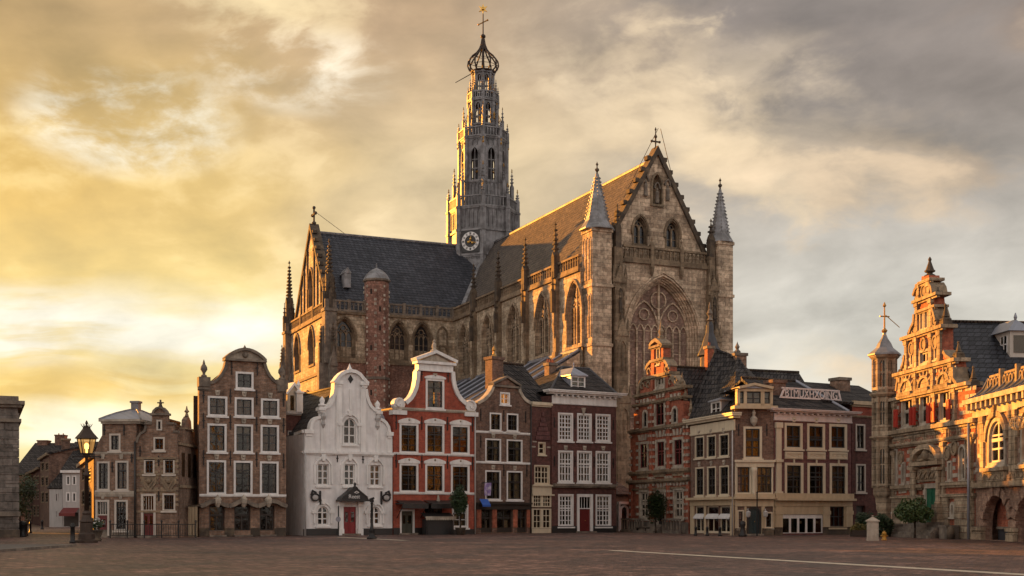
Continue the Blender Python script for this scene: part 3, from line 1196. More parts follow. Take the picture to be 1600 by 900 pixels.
def point_path(a, b, zs, rise, n=6):
    c, w = (a + b) / 2, b - a
    half = [(w / 2 * (1 - t ** 1.75), rise * (1 - (1 - t) ** 1.35)) for t in [i / n for i in range(n + 1)]]
    return [(c - x, zs + y) for x, y in half] + [(c + x, zs + y) for x, y in reversed(half[:-1])]


def gothic_window(root, M, u0, u1, z0, z1, lights=3, rise=None, stone='stone_trim', glass='leaded_glass', fill=None, deep=.75, steps=3, st=.14, name='gothic_window', bar=.15):
    rise = rise or (u1 - u0) * .95
    fr = MB(M)
    W = u1 - u0
    for k in range(steps):
        i0, i1 = k * st, (k + 1) * st
        s0, s1 = (W - 2 * i0) / W, (W - 2 * i1) / W
        fr.prism(arch(u0 + i0 - .01, u1 - i0 + .01, z0, z1 - i0 * .9, 'point', rise * s0), -.06 + k * deep / steps if k else -.12, deep + .1,
                 [arch(u0 + i1, u1 - i1, z0 + .25 * (k == steps - 1) + .02, z1 - i1 * .9, 'point', rise * s1)])
    # hood mould and sloping sill
    hp = point_path(u0 - .12, u1 + .12, z1 - rise, rise + .22)
    fr.strip([(hp[0][0], hp[0][1] - .5)] + hp + [(hp[-1][0], hp[-1][1] - .5)], .2, -.22, .0)
    fr.box(u0 - .1, u1 + .1, -.2, deep, z0 - .3, z0 + .02)
    w = fr.build(name, stone, root)
    i = steps * st
    a, b, zb, zt = u0 + i, u1 - i, z0 + .1, z1 - i * .9
    r = rise * (W - 2 * i) / W
    zs = zt - r
    t = MB(M)
    y0, y1 = deep - .18, deep
    head = arch(a, b, zb, zt, 'point', r)
    n = lights
    lw = (b - a) / n
    for k in range(1, n):
        u = a + lw * k
        top = top_at(head, u) or zt
        main = (n % 2 == 0 and k == n // 2)
        t.box(u - bar / 2 * (1.5 if main else 1), u + bar / 2 * (1.5 if main else 1), y0 - (.08 if main else 0), y1, zb, zs + (r * .35 if n <= 3 else (top - zs) * (1 if main else .05)))
    for k in range(n):
        t.strip(point_path(a + lw * k, a + lw * (k + 1), zs - lw * .25, lw * .95, 4), bar * .75, y0 + .003, y1 - .003)
    if n >= 4:
        h = n // 2
        for s_ in (0, 1):
            aa, bb = a + (b - a) * s_ / 2, a + (b - a) * (s_ + 1) / 2
            pth = point_path(aa, bb, zs, min(r * .62, (bb - aa) * .95), 6)
            pth = [(x, min(z, (top_at(head, max(a + .02, min(b - .02, x))) or zt) - .03)) for x, z in pth]
            t.strip(pth, bar, y0 - .004, y1 - .006)
            cc, cz = (aa + bb) / 2, zs + r * .34
            rr = (bb - aa) * .17
            t.strip([(cc + rr * math.cos(q * PI / 5), cz + rr * math.sin(q * PI / 5)) for q in range(10)], bar * .7, y0, y1 - .01, True)
    cc, cz, rr = (a + b) / 2, zs + r * (.66 if n >= 4 else .52), (b - a) * (.13 if n >= 4 else .17)
    t.strip([(cc + rr * math.cos(q * PI / 6), cz + rr * math.sin(q * PI / 6)) for q in range(12)], bar * .8, y0, y1 - .012, True)
    if n <= 3:
        for s_ in (-1, 1):
            t.strip([(cc + s_ * rr, cz), (cc + s_ * (b - a) * .30, zs + r * .42)], bar * .7, y0, y1 - .014)
    # iron saddle bars
    zq = zb + 1.0
    while zq < zs:
        t.box(a, b, deep - .06, deep - .02, zq - .03, zq + .03)
        zq += 1.25
    t.build('tracery', stone, w)
    MB(M).prism(arch(a - .02, b + .02, zb - .05, zt + .02, 'point', r), deep + .02, deep + .06).build('leaded_glass' if not fill else 'brick_filling', fill or glass, w)
    return w


def wall_part(root, name, M, outline, y0, y1, holes, mat):
    return MB(M).prism(outline, y0, y1, holes).build(name, mat, root)


def pinnacle(root, x, y, z0, z1, w=.7, mat='stone_dark', crockets=True, name='pinnacle', shaft=.45, M=None, gilt=False):
    m = MB(M)
    H = z1 - z0
    zs = z0 + H * shaft
    h = w / 2
    m.box(x - h, x + h, y - h, y + h, z0, zs)
    for dx, dy in ((1, 0), (-1, 0), (0, 1), (0, -1)):       # gablets on the four sides
        px_, py_ = x + dx * h * 1.06, y + dy * h * 1.06
        tx, ty = -dy, dx
        zg = zs + w * .75
        a = (px_ + tx * h * 1.1, py_ + ty * h * 1.1, zs - w * .1)
        b = (px_ - tx * h * 1.1, py_ - ty * h * 1.1, zs - w * .1)
        c = (px_, py_, zg)
        d = (x, y, zg)
        m.solid([a, b, c, d, (x + tx * h, y + ty * h, zs - w * .1), (x - tx * h, y - ty * h, zs - w * .1)], [(0, 1, 2), (0, 2, 3, 4), (1, 5, 3, 2), (0, 4, 5, 1)])
    r = h * .78
    zt = z1 - w * .55
    m.lathe((x, y, 0), [(r * 1.25, zs), (r, zs + w * .5), (.05, zt), (.13 * w, zt + .1 * w), (.26 * w, zt + .2 * w), (.1 * w, zt + .32 * w), (.05, z1)], 4, PI / 4, False)
    if crockets:
        nn = max(3, int((zt - zs) / .55))
        for i in range(1, nn):
            t = i / nn
            rr = r * (1 - t) * 1.05 + .03
            zz = zs + w * .5 + (zt - zs - w * .5) * t
            for q in range(4):
                an = PI / 4 + q * PI / 2
                cx_, cy_ = x + rr * math.cos(an), y + rr * math.sin(an)
                s_ = .13 * w + .03
                m.box(cx_ - s_, cx_ + s_, cy_ - s_, cy_ + s_, zz - s_ * .6, zz + s_ * .9)
    p = m.build(name, mat, root)
    if gilt:
        MB(M).lathe((x, y, z1 - w * .5), [(.12 * w, 0), (.28 * w, .2 * w), (.1 * w, .5 * w), (.2 * w, .75 * w), (0, 1.2 * w)], 6).build('gilded_tip', 'gilt', p)
    return p


def balustrade(root, M, u0, u1, z0, z1, mat='stone_trim', pitch=.62, y=0.0, d=.28, name='balustrade', posts=None):
    m = MB(M)
    h = z1 - z0
    m.box(u0, u1, y - d * .75, y + d * .75, z0, z0 + h * .16)
    m.box(u0, u1, y - d * .7, y + d * .7, z1 - h * .15, z1)
    n = max(2, int((u1 - u0) / pitch))
    p = (u1 - u0) / n
    for i in range(n):
        c = u0 + (i + .5) * p
        m.box(c - p * .11, c + p * .11, y - d * .35, y + d * .35, z0 + h * .16, z1 - h * .15)
        m.strip(point_path(c - p * .5 + p * .12, c + p * .5 - p * .12 + .0, z1 - h * .42, h * .2, 2), p * .10, y - d * .2, y + d * .2)
    if posts:
        for i in range(posts + 1):
            c = u0 + (u1 - u0) * i / posts
            m.box(c - .2, c + .2, y - d * .9, y + d * .9, z0 - .02, z1 + .15)
    return m.build(name, mat, root)


def spire(root, x, y, z0, z1, r, n, mat, name='spire', croc=True, rot=None, flare=1.25):
    rot = PI / n if rot is None else rot
    m = MB()
    m.lathe((x, y, 0), [(r * flare, z0), (r * flare, z0 + .12), (r * .93, z0 + (z1 - z0) * .16), (r * .12, z1)], n, rot, False)
    s = m.build(name, mat, root)
    if croc:
        k = MB()
        for q in range(n):
            an = rot + 2 * PI * q / n
            for i in range(1, 13):
                t = .14 + .84 * i / 13
                rr = r * .93 * (1 - (t - .16) / .84 * .87) + .05
                zz = z0 + (z1 - z0) * t
                cx_, cy_ = x + rr * math.cos(an), y + rr * math.sin(an)
                k.box(cx_ - .06, cx_ + .06, cy_ - .06, cy_ + .06, zz - .05, zz + .09)
        k.build('crocket_trim', mat, s)
    MB().lathe((x, y, z1 - .1), [(.14, 0), (.10, .3), (.26, .5), (.26, .62), (.08, .75), (.07, 1.0), (.17, 1.15), (.05, 1.35), (0, 1.5)], 6).build('finial', 'stone_dark', s)
    return s


def stone_cross(m, x, y, z, s=1.0, ax=(1, 0)):
    m.lathe((x, y, z), [(.25 * s, 0), (.18 * s, .5 * s), (.34 * s, .65 * s), (.34 * s, .8 * s), (.14 * s, 1.0 * s), (.13 * s, 1.7 * s)], 6)
    w, h = .85 * s, .16 * s
    ax0, ay0 = ax
    for t0, t1 in ((-w, w),):
        m.tube((x + ax0 * t0, y + ay0 * t0, z + 2.0 * s), (x + ax0 * t1, y + ay0 * t1, z + 2.0 * s), h, h, 6)
    m.tube((x, y, z + 1.6 * s), (x, y, z + 2.9 * s), h, h * .9, 6)
    for px_, pz in ((-w, 2.0), (w, 2.0), (0, 2.95)):
        m.ball((x + ax0 * px_, y + ay0 * px_, z + pz * s), .26 * s, 6)


def build_church():
    O = (8.17, 135.0, 0)
    rz = math.atan2(.402, .915)
    C = thing('gothic_church', 'huge pale stone gothic church with slate roofs and a lead spire rising above the houses', 'church', O, rz, None)
    TX, TY0, TY1 = -18.1, 40.7, 64.2
    FW = 18.6
    # ---- west front
    sp, ap = 22.2, 29.0
    MF = front_matrix(0, 0)
    gw = arch(5.0, 14.8, 9.0, ap, 'point', 6.9, 10)
    wall_part(C, 'front_wall', MF, [(.3, 0), (18.4, 0), (18.4, 30.3), (.3, 30.3)], 0, 1.4, [gw], 'stone_facade')
    gothic_window(C, MF, 5.0, 14.8, 9.0, ap, 8, 6.9, 'stone_facade', fill='brick_infill', deep=1.1, steps=5, st=.22, name='great_window', bar=.17)
    MB().box(.3, 18.4, -.25, .05, 30.0, 30.35).build('string_course', 'stone_trim', C)
    for a, b in ((4.7, 8.2), (8.6, 12.1), (12.5, 15.7)):
        balustrade(C, MF, a, b, 30.36, 31.95, 'stone_trim', .5, -.05)
    for x in (8.4, 12.3):
        m = MB().box(x - .22, x + .22, -.35, .2, 29.6, 32.2)
        m.lathe((x, -.1, 32.2), [(.3, 0), (.1, .5), (.16, .7), (0, 1.0)], 6)
        m.lathe((x, -.12, 28.6), [(.05, 0), (.25, .5), (.32, 1.0)], 6)
        m.build('balustrade_post', 'stone_trim', C)
    # gable
    gl = [(2.3, 30.36), (17.0, 30.36), (9.75, 43.2)]
    ax, az = 9.75, 43.3
    def rake(z): return (az - z) / (az - 30.36)
    h1 = arch(6.55, 8.45, 32.3, 35.6, 'point', 1.6)
    h2 = arch(10.85, 12.75, 32.3, 35.6, 'point', 1.6)
    h3 = arch(9.05, 10.35, 37.2, 40.6, 'point', 1.1)
    wall_part(C, 'front_gable', MF, gl, 1.05, 1.9, [h1, h2, h3], 'stone_facade')
    for a, b in ((6.55, 8.45), (10.85, 12.75)):
        gothic_window(C, front_matrix(0, 1.05), a, b, 32.3, 35.6, 2, 1.6, 'stone_trim', deep=.45, steps=2, st=.12, name='gable_window', bar=.12)
    m = MB()
    m.M = front_matrix(0, .8)
    m.prism(arch(9.05, 10.35, 37.2, 40.6, 'point', 1.1), .9, 1.0)
    m.strip([(9.0, 37.2)] + point_path(9.0, 10.4, 39.4, 1.4) + [(10.4, 37.2)], .22, .05, .5)
    m.box(8.85, 10.55, .0, .5, 36.95, 37.2)
    nch = m.build('niche', 'stone_trim', C)
    m = MB()
    for x, z in ((8.2, 38.0), (11.1, 37.8), (9.7, 37.3)):
        m.lathe((x, .92, z), [(.22, 0), (.26, .2), (.2, .9), (.24, 1.25), (.1, 1.45), (.15, 1.6), (.05, 1.8)], 8)
        m.strip(point_path(x - .35, x + .35, z + 1.7, .7), .14, .8, 1.1)
    m.build('statue', 'stone_soot', nch)
    m = MB().strip([(16.95, 30.6), (9.75, 43.45), (2.35, 30.6)], .5, .75, 2.2)
    for s_, xe in ((-1, 2.35), (1, 16.95)):
        for i in range(9):
            t = (i + .6) / 9.5
            x, z = xe + (9.75 - xe) * t, 30.6 + 12.85 * t
            nx, nz = s_ * .87, .49
            m.box(x + nx * .45 - .24, x + nx * .45 + .24, .95, 1.7, z + nz * .45 - .2, z + nz * .45 + .26)
    stone_cross(m, 9.75, 1.35, 43.3, .62)
    m.lathe((9.75, 1.35, 44.9), [(.1, 0), (.22, .2), (.08, .45), (.06, .9), (.14, 1.0), (.02, 1.3)], 6)
    cp = m.build('gable_coping', 'stone_dark', C)
    MB().tube((9.6, .5, 45.8), (5.9, 2.0, 37.8), .035, .035, 4).tube((9.9, .5, 45.8), (13.2, 2.0, 38.0), .035, .035, 4).build('stay_cable', 'iron', cp)
    # corner turrets with lead spires
    for i, (x0, x1) in enumerate(((.3, 2.75), (16.75, 18.75))):
        m = MB().box(x0, x1, -1.0, 1.35, 0, 33.3)
        for z in (20.2, 26.8, 32.9):
            m.box(x0 - .13, x1 + .13, -1.13, 1.48, z, z + .35)
        for zz0, zz1 in ((21.2, 26.0), (27.6, 32.3)):
            for k in range(3):                                   # slender blind panels on the side
                u = -.75 + k * .72
                ML = left_matrix(x0, 0)
                q = MB(ML)
                m2 = [(-u - .5, zz0), (-u - .5, zz1 - .5)] + point_path(-u - .5, -u, zz1 - .5, .5, 3) + [(-u, zz0)]
                q.strip(m2, .12, -.09, .02)
                m.v += q.v; off = len(m.v) - len(q.v)
                m.f += [tuple(a + off for a in f) for f in q.f]; m.sm += q.sm
        t = m.build('corner_turret', 'stone_facade' if i == 0 else 'stone_facade', C)
        xm = (x0 + x1) / 2
        spire(t, xm, .17, 33.25, 39.6, 1.28 * (x1 - x0) / 2.3 + .1, 8, 'lead_bright', flare=1.36)
    # front buttresses: stepped, with gablets and pinnacles
    for x0, x1, zt in ((3.05, 4.55, 36.4), (15.55, 16.75, 35.9)):
        xm = (x0 + x1) / 2
        w = x1 - x0
        m = MB().box(x0, x1, -2.0, 0, 0, 14).box(x0 + .06, x1 - .06, -1.55, 0, 14, 21.5).box(x0 + .14, x1 - .14, -1.05, 0, 21.5, 27.5).box(x0 + .22, x1 - .22, -.7, 0, 27.5, 31.5)
        for z, yy in ((14, -2.0), (21.5, -1.55), (27.5, -1.05)):
            m.solid([(x0 + .05, yy, z), (x1 - .05, yy, z), (x1 - .05, yy + .5, z + .6), (x0 + .05, yy + .5, z + .6)], [(0, 1, 2, 3)])
            m.prism([(x0 - .05, z - .1), (x1 + .05, z - .1), (xm, z + w * 1.25)], yy - .1, yy + .45)
            m.strip([(x0 + .25, z - 4.2), (x0 + .25, z - 1.6)] + point_path(x0 + .25, x1 - .25, z - 1.6, 1.0) + [(x1 - .25, z - 1.6), (x1 - .25, z - 4.2)], .14, yy - .12, yy)
            m.box(xm - .07, xm + .07, yy - .1, yy, z - 4.2, z - 1.2)
            for sx in (x0, x1):
                m.lathe((sx, yy + .12, z - .6), [(.17, 0), (.17, 1.0), (.24, 1.1), (.03, 2.6)], 4, PI / 4, False)
        b = m.build('buttress', 'stone_trim', C)
        pinnacle(b, xm, -.35, 31.4, zt, .72)
        for k in range(4):
            pinnacle(b, xm + (.0 if k % 2 else .1), -1.2 + k * .12, 22.5 + k * 1.5, 25.0 + k * 1.6, .34, crockets=True)
    # ---- nave, side towards the sun
    MN = left_matrix(0, TY0)
    holes, wins = [], []
    for k in range(5):
        s0 = 2.7 + 8.5 * k
        u = TY0 - s0
        holes.append(arch(u - 2.0, u + 2.0, 20.6, 27.9, 'point', 3.6))
        wins.append(u)
    wall_part(C, 'nave_wall', MN, [(0, 0), (TY0 - 1.3, 0), (TY0 - 1.3, 29.2), (0, 29.2)], 0, 1.1, holes, 'stone_church')
    for u in wins:
        gothic_window(C, MN, u - 2.0, u + 2.0, 20.6, 27.9, 4, 3.6, 'stone_hall', deep=.5, steps=3, st=.14, bar=.17)
    MB(MN).box(0, TY0 - 1.3, -.28, .02, 28.85, 29.2).box(0, TY0 - 1.3, -.16, .02, 20.0, 20.25).build('string_course', 'stone_trim', C)
    balustrade(C, MN, .15, TY0 - 1.4, 29.21, 30.75, 'stone_trim', .62, -.02)
    for k in range(5):
        u = TY0 - (6.95 + 8.5 * k) if k < 4 else TY0 - 40.2
        if k == 4: continue
        m = MB(MN).box(u - .32, u + .32, -.45, .0, 14, 30.2).box(u - .42, u + .42, -.62, -.0, 14, 20.4)
        m.lathe((u, -.5, 22.0), [(.05, 0), (.3, 1.2), (.34, 1.6), (.14, 2.2), (.16, 5.2), (.36, 5.6)], 4, PI / 4, False)
        b = m.build('pilaster_buttress', 'stone_trim', C)
        pinnacle(b, u, -.35, 29.0, 35.5, .74, M=MN, shaft=.38)
        pinnacle(b, u, -.72, 25.0, 29.8, .42, M=MN, shaft=.5)
    # nave roof, running on past the crossing as the choir
    rh, e = 42.6, 29.3
    y0, y1 = 1.1, 100.0
    m = MB()
    m.slab([(.9, y0, e), (9.7, y0, rh), (9.7, y1, rh), (.9, y1, e)], .25)
    m.slab([(18.5, y0, e), (18.5, y1, e), (9.701, y1, rh), (9.701, y0, rh)], .25)
    nr = m.build('nave_roof', 'slate_brown', C)
    MB().tube((9.7, y0, rh + .05), (9.7, y1, rh + .05), .2, .2, 6).build('ridge_cap', 'lead', nr)
    MB().box(17.3, FW - .1, 1.5, 100, 0, 29.2).build('far_nave_wall', 'stone_church', C)
    MB().box(.2, 17.2, 99, 99.6, 0, 29.2).build('choir_end_wall', 'stone_church', C)
    # ---- transept
    MT = front_matrix(TX, TY0)
    TW = -TX
    holes = []
    tw = [(18.1 - 16.0, 1.55, 3), (18.1 - 8.3, 1.45, 3), (18.1 - 4.75, 1.4, 3)]
    for u, hw, n in tw:
        holes.append(arch(u - hw, u + hw, 22.9, 28.35, 'point', 2.6))
    low = arch(4.9, 6.9, 14.5, 19.6, 'point', 1.8)
    wall_part(C, 'transept_wall', MT, [(0, 22.4), (TW, 22.4), (TW, 29.2), (0, 29.2)], 0, 1.1, holes, 'stone_church')
    lower_holes = [low, [(11.6, 15.3), (12.4, 15.3), (12.4, 18.3), (11.6, 18.3)]]
    wall_part(C, 'transept_base_wall', MT, [(0, 0), (TW, 0), (TW, 22.39), (0, 22.39)], -.06, 1.1, lower_holes, 'brick_church')
    MB(MT).prism([(11.5, 15.2), (12.5, 15.2), (12.5, 18.4), (11.5, 18.4)], .3, .4).prism([(4.8, 14.4), (7, 14.4), (7, 19.8), (4.8, 19.8)], .6, .7).build('dark_opening', 'room_dark', C)
    MB(MT).strip([(4.9, 14.5), (4.9, 17.8)] + point_path(4.9, 6.9, 17.8, 1.8) + [(6.9, 17.8), (6.9, 14.5)], .26, -.2, .3).build('arch_surround', 'stone_trim', C)
    for u, hw, n in tw:
        w = gothic_window(C, MT, u - hw, u + hw, 22.9, 28.35, n, 2.6, 'stone_trim', deep=.7, steps=3, st=.13)
        MB(MT).box(u - hw + .39, u + hw - .39, .6, .69, 23.0, 24.5).build('filled_panel', 'stone_hall', w)
    MB(MT).box(0, TW, -.28, .02, 28.85, 29.2).box(0, TW, -.22, .02, 22.25, 22.6).build('string_course', 'stone_trim', C)
    for a, b in ((.5, 5.0), (8.2, 17.9)):
        balustrade(C, MT, a, b, 29.21, 30.75, 'stone_soot', .62, -.02, posts=2 if b < 6 else 4)
    # carved niche at the inner corner
    m = MB(MT)
    for z in (23.4, 26.0):
        m.strip([(15.6, z - .6), (15.6, z + 1.0)] + point_path(15.6, 17.0, z + 1.0, 1.0) + [(17.0, z + 1.0), (17.0, z - .6)], .2, -.22, .0)
        m.box(15.4, 17.2, -.3, 0, z - .8, z - .6)
    m.build('carved_niche', 'stone_trim', C)
    # brick stair turret with a lead cap
    tx, ty, tr = TX + 6.6, TY0 - .2, 1.68
    m = MB().lathe((tx, ty, 0), [(tr, 0), (tr, 20.0)], 8, PI / 8, False).lathe((tx, ty, 0), [(tr, 20.35), (tr, 33.4)], 8, PI / 8, False)
    tt = m.build('stair_turret', 'brick_turret', C)
    MB().lathe((tx, ty, 0), [(tr + .15, 20.0), (tr + .15, 20.35)], 8, PI / 8, False).lathe((tx, ty, 0), [(tr + .02, 33.4), (tr + .24, 33.55), (tr + .24, 33.8)], 8, PI / 8, False).build('turret_cornice', 'stone_soot', tt)
    MB().lathe((tx, ty, 33.8), [(tr + .2, 0), (tr * .86, .75), (tr * .52, 1.3), (.12, 1.65), (.06, 2.1), (.1, 2.2), (0, 2.35)], 8, PI / 8, False).build('lead_cap', 'lead_bright', tt)
    q = MB()
    for k in range(8):
        M = face_matrix((tx, ty), k * PI / 4, tr * math.cos(PI / 8))
        for z in (18.2, 21.5, 24.3, 27.0, 29.6, 32.0):
            if k in (5, 6) and (int(z) + k) % 2:
                qq = MB(M).box(-.14, .14, -.03, .02, z - .35, z + .35)
                off = len(q.v); q.v += qq.v; q.f += [tuple(a + off for a in f) for f in qq.f]; q.sm += qq.sm
    q.build('slit_window', 'room_dark', tt)
    q = MB()
    for k in range(8):
        an = PI / 8 + k * PI / 4
        for j in range(30):
            if (j * 7 + k * 3) % 5 < 3:
                z = 14.6 + j * .62
                q.lathe((tx + (tr - .02) * math.cos(an), ty + (tr - .02) * math.sin(an), z), [(.17, 0), (.17, .32)], 4, an, False)
    q.build('corner_stone_pattern', 'stone_pale', tt)
    # transept gable end, facing the sun
    MG = left_matrix(TX, TY1)
    GW = TY1 - TY0
    g1, g2 = arch(4.0, 7.2, 22.9, 28.3, 'point', 2.6), arch(12.4, 15.6, 22.9, 28.3, 'point', 2.6)
    g3 = arch(10.0, 13.4, 13.4, 19.2, 'point', 2.4)
    wall_part(C, 'transept_end_wall', MG, [(0, 0), (GW, 0), (GW, 29.2), (0, 29.2)], 0, 1.1, [g1, g2, g3], 'stone_church')
    gothic_window(C, MG, 4.0, 7.2, 22.9, 28.3, 3, 2.6, 'stone_trim', deep=.7, steps=3, st=.13)
    gothic_window(C, MG, 12.4, 15.6, 22.9, 28.3, 3, 2.6, 'stone_trim', deep=.7, steps=3, st=.13)
    gothic_window(C, MG, 10.0, 13.4, 13.4, 19.2, 2, 2.4, 'stone_trim', deep=.7, steps=3, st=.13)
    MB(MG).box(0, GW, -.28, .02, 28.85, 29.2).box(0, GW, -.22, .02, 21.0, 21.4).build('string_course', 'stone_trim', C)
    balustrade(C, MG, 1.2, GW - 1.2, 29.21, 30.8, 'stone_trim', .62, -.05, posts=3)
    mid = GW / 2
    wall_part(C, 'transept_gable', MG, [(1.6, 29.21), (GW - 1.6, 29.21), (mid, 43.0)], .5, 1.3, [arch(mid - 1.4, mid + 1.4, 31.5, 37.0, 'point', 2.2)], 'stone_church')
    gothic_window(C, front_matrix(0, 0) if False else MG @ Matrix.Translation((0, .5, 0)), mid - 1.4, mid + 1.4, 31.5, 37.0, 2, 2.2, 'stone_trim', deep=.5, steps=2, name='gable_window')
    m = MB(MG)
    for k in range(-3, 4):
        if k == 0: continue
        u = mid + k * 1.9
        zt = 43.0 - abs(u - mid) / (mid - 1.6) * 13.8 - .8
        if zt > 30.5:
            m.box(u - .16, u + .16, .3, .5, 29.3, zt)
            m.lathe((u, .35, zt - .3), [(.24, 0), (.05, 1.0)], 4, PI / 4, False)
    m.strip([(GW - 1.6, 29.4), (mid, 43.2), (1.6, 29.4)], .5, .2, 1.6)
    for s_, xe in ((-1, 1.6), (1, GW - 1.6)):
        for i in range(10):
            t = (i + .5) / 10.5
            x, z = xe + (mid - xe) * t, 29.4 + 13.8 * t
            m.box(x + s_ * .35 - .2, x + s_ * .35 + .2, .3, 1.0, z + .05, z + .5)
    stone_cross(m, mid, .9, 43.0, 1.0)
    cp = m.build('gable_coping', 'stone_dark', C)
    MB(MG).tube((mid, .9, 45.5), (mid, 5.5, 42.6), .035, .035, 4).build('stay_cable', 'iron', cp)
    # corner buttresses and pinnacles of the transept
    for (x, y, zt) in ((TX + .1, TY0 - .1, 38.9), (TX + .1, TY1 - .5, 40.3)):
        m = MB().box(x - 1.7, x + .3, y - .5, y + .5, 0, 22).box(x - .5, x + .5, y - 1.7, y + .29, 0, 22).box(x - 1.0, x + .6, y - 1.0, y + .6, 22, 30.6)
        m.box(x - 1.25, x + .2, y - .35, y + .35, 22, 27).box(x - .35, x + .35, y - 1.25, y + .2, 22, 27.01)
        m.prism([(x - .6, 21.5), (x + .6, 21.5), (x, 24.2)], y - 1.85, y - 1.2)
        m.box(x - 1.15, x + .75, y - 1.15, y + .75, 29.0, 29.4)
        b = m.build('corner_buttress', 'stone_soot', C)
        pinnacle(b, x - .2, y - .2, 30.5, zt, 1.0, shaft=.35)
        for dx, dy in ((-.95, -.2), (-.2, -.95), (.5, -.2)):
            pinnacle(b, x + dx, y + dy, 29.5, 33.8, .45)
        pinnacle(b, x - 1.3, y, 21.8, 27.4, .6)
        pinnacle(b, x, y - 1.3, 21.8, 27.4, .6)
    # transept roof
    ym = (TY0 + TY1) / 2
    m = MB()
    m.slab([(TX + 1.3, TY0 + .9, e), (9.7, TY0 + .9, e), (9.7, ym, 42.4), (TX + 1.3, ym, 42.4)], .25)
    m.slab([(TX + 1.3, TY1 - .9, e), (TX + 1.3, ym + .001, 42.4), (9.7, ym + .001, 42.4), (9.7, TY1 - .9, e)], .25)
    tr_ = m.build('transept_roof', 'slate_blue', C)
    MB().tube((TX + 1.3, ym, 42.45), (9, ym, 42.45), .2, .2, 6).build('ridge_cap', 'lead', tr_)
    MB().tube((.8, TY0 + .8, e + .1), (9.7, ym - .6, 42.3), .33, .33, 6).build('valley_flashing', 'lead_bright', tr_)
    m = MB().box(TX + 3.1, TX + 4.0, TY0 + 3.4, TY0 + 5.0, 33.2, 35.2)
    m.prism([(TX + 3.0, 35.2), (TX + 4.1, 35.2), (TX + 3.55, 36.0)], TY0 + 3.3, TY0 + 6.0)
    m.build('roof_hatch', 'lead_bright', tr_)
    MB().box(TX + 1.2, .9, TY1 - 1.0, TY1 - .1, 0, 29.2).build('far_transept_wall', 'stone_church', C)
    # ---- lean-to aisle along the nave
    m = MB()
    m.slab([(-.02, 1.4, 20.0), (-.02, TY0 - .2, 20.0), (-9.0, TY0 - .2, 14.6), (-9.0, 1.4, 14.6)], .25)
    ar = m.build('aisle_roof', 'slate_blue', C)
    m = MB()
    for k in range(10):
        y = 1.5 + k * 4.25
        if y < TY0:
            m.tube((-.05, y, 20.05), (-9.1, y, 14.62), .16, .16, 6)
    m.tube((-.05, 1.4, 20.1), (-.05, TY0 - .2, 20.1), .22, .22, 6)
    m.build('lead_roll', 'zinc', ar)
    wall_part(C, 'aisle_wall', left_matrix(-8.8, TY0 - .3), [(0, 0), (TY0 - 1.8, 0), (TY0 - 1.8, 14.5), (0, 14.5)], 0, .8, [], 'brick_church')
    MB().prism([(-8.8, 0), (0, 0), (0, 19.7), (-8.8, 14.4)], 1.4, 2.2).build('aisle_end_wall', 'stone_facade', C)
    # ---- crossing tower: eight-sided, clad in lead, in four stages
    T = (9.7, 53.5)
    c8, s8 = math.cos(PI / 8), math.sin(PI / 8)

    def stage(name, Rr, z0, z1, openings, panels, open_mat='lead', th=.35, dark=False, strings=()):
        """openings/panels: (half width, z0, z1) on every face, given as fractions of a face's half width"""
        m = MB()
        s = Rr * s8
        for k in range(8):
            M = face_matrix(T, k * PI / 4, Rr * c8)
            q = MB(M)
            hs = []
            for (cu, hw, a, b) in openings:
                hs.append(arch(cu * s - hw * s, cu * s + hw * s, a, b, 'point', hw * s * 1.6, 4))
            q.prism([(-s, z0), (s, z0), (s, z1), (-s, z1)], 0, th, hs)
            for (cu, hw, a, b) in openings:
                a0, b0 = cu * s - hw * s, cu * s + hw * s
                q.strip([(a0, a)] + [(a0, b - hw * s * 1.6)] + point_path(a0, b0, b - hw * s * 1.6, hw * s * 1.6, 3)[1:-1] + [(b0, b - hw * s * 1.6), (b0, a)], .1, -.1, .12)
                q.box((a0 + b0) / 2 - .05, (a0 + b0) / 2 + .05, .02, .16, a, b - .2)
                for f in (.35, .62):
                    q.box(a0, b0, .02, .14, a + (b - a) * f - .08, a + (b - a) * f + .08)
            for (n, a, b) in panels:                      # rows of blind arcading
                w = 2 * s * .88 / n
                for i in range(n):
                    x = -s * .88 + w * i
                    q.box(x - .05, x + .05, -.13, .01, a, b)
                    q.strip(point_path(x + .05, x + w - .05, b - w * .8, w * .7, 3), .08, -.10, .01)
                q.box(s * .88 - .05, s * .88 + .05, -.13, .01, a, b)
                q.box(-s * .95, s * .95, -.17, .01, b, b + .16)
            for z in strings:
                q.box(-s * 1.0, s * 1.0, -.22, .01, z - .14, z + .14)
            off = len(m.v); m.v += q.v; m.f += [tuple(a + off for a in f) for f in q.f]; m.sm += q.sm
        # shafts on the eight corners
        for k in range(8):
            an = PI / 8 + k * PI / 4
            x, y = T[0] + Rr * math.cos(an), T[1] + Rr * math.sin(an)
            sh = .085 * Rr + .1
            m.lathe((x, y, 0), [(sh, z0), (sh, z1)], 6, an, False)
            for z in strings:
                m.lathe((x, y, 0), [(sh + .1, z - .16), (sh + .1, z + .16)], 6, an, False)
        # floor and ceiling
        m.lathe((T[0], T[1], 0), [(Rr - .05, z1 - .2), (Rr - .05, z1)], 8, PI / 8, False)
        m.lathe((T[0], T[1], 0), [(Rr - .1, z0), (Rr - .1, z0 + .2)], 8, PI / 8, False)
        return m.build(name, 'lead', C)

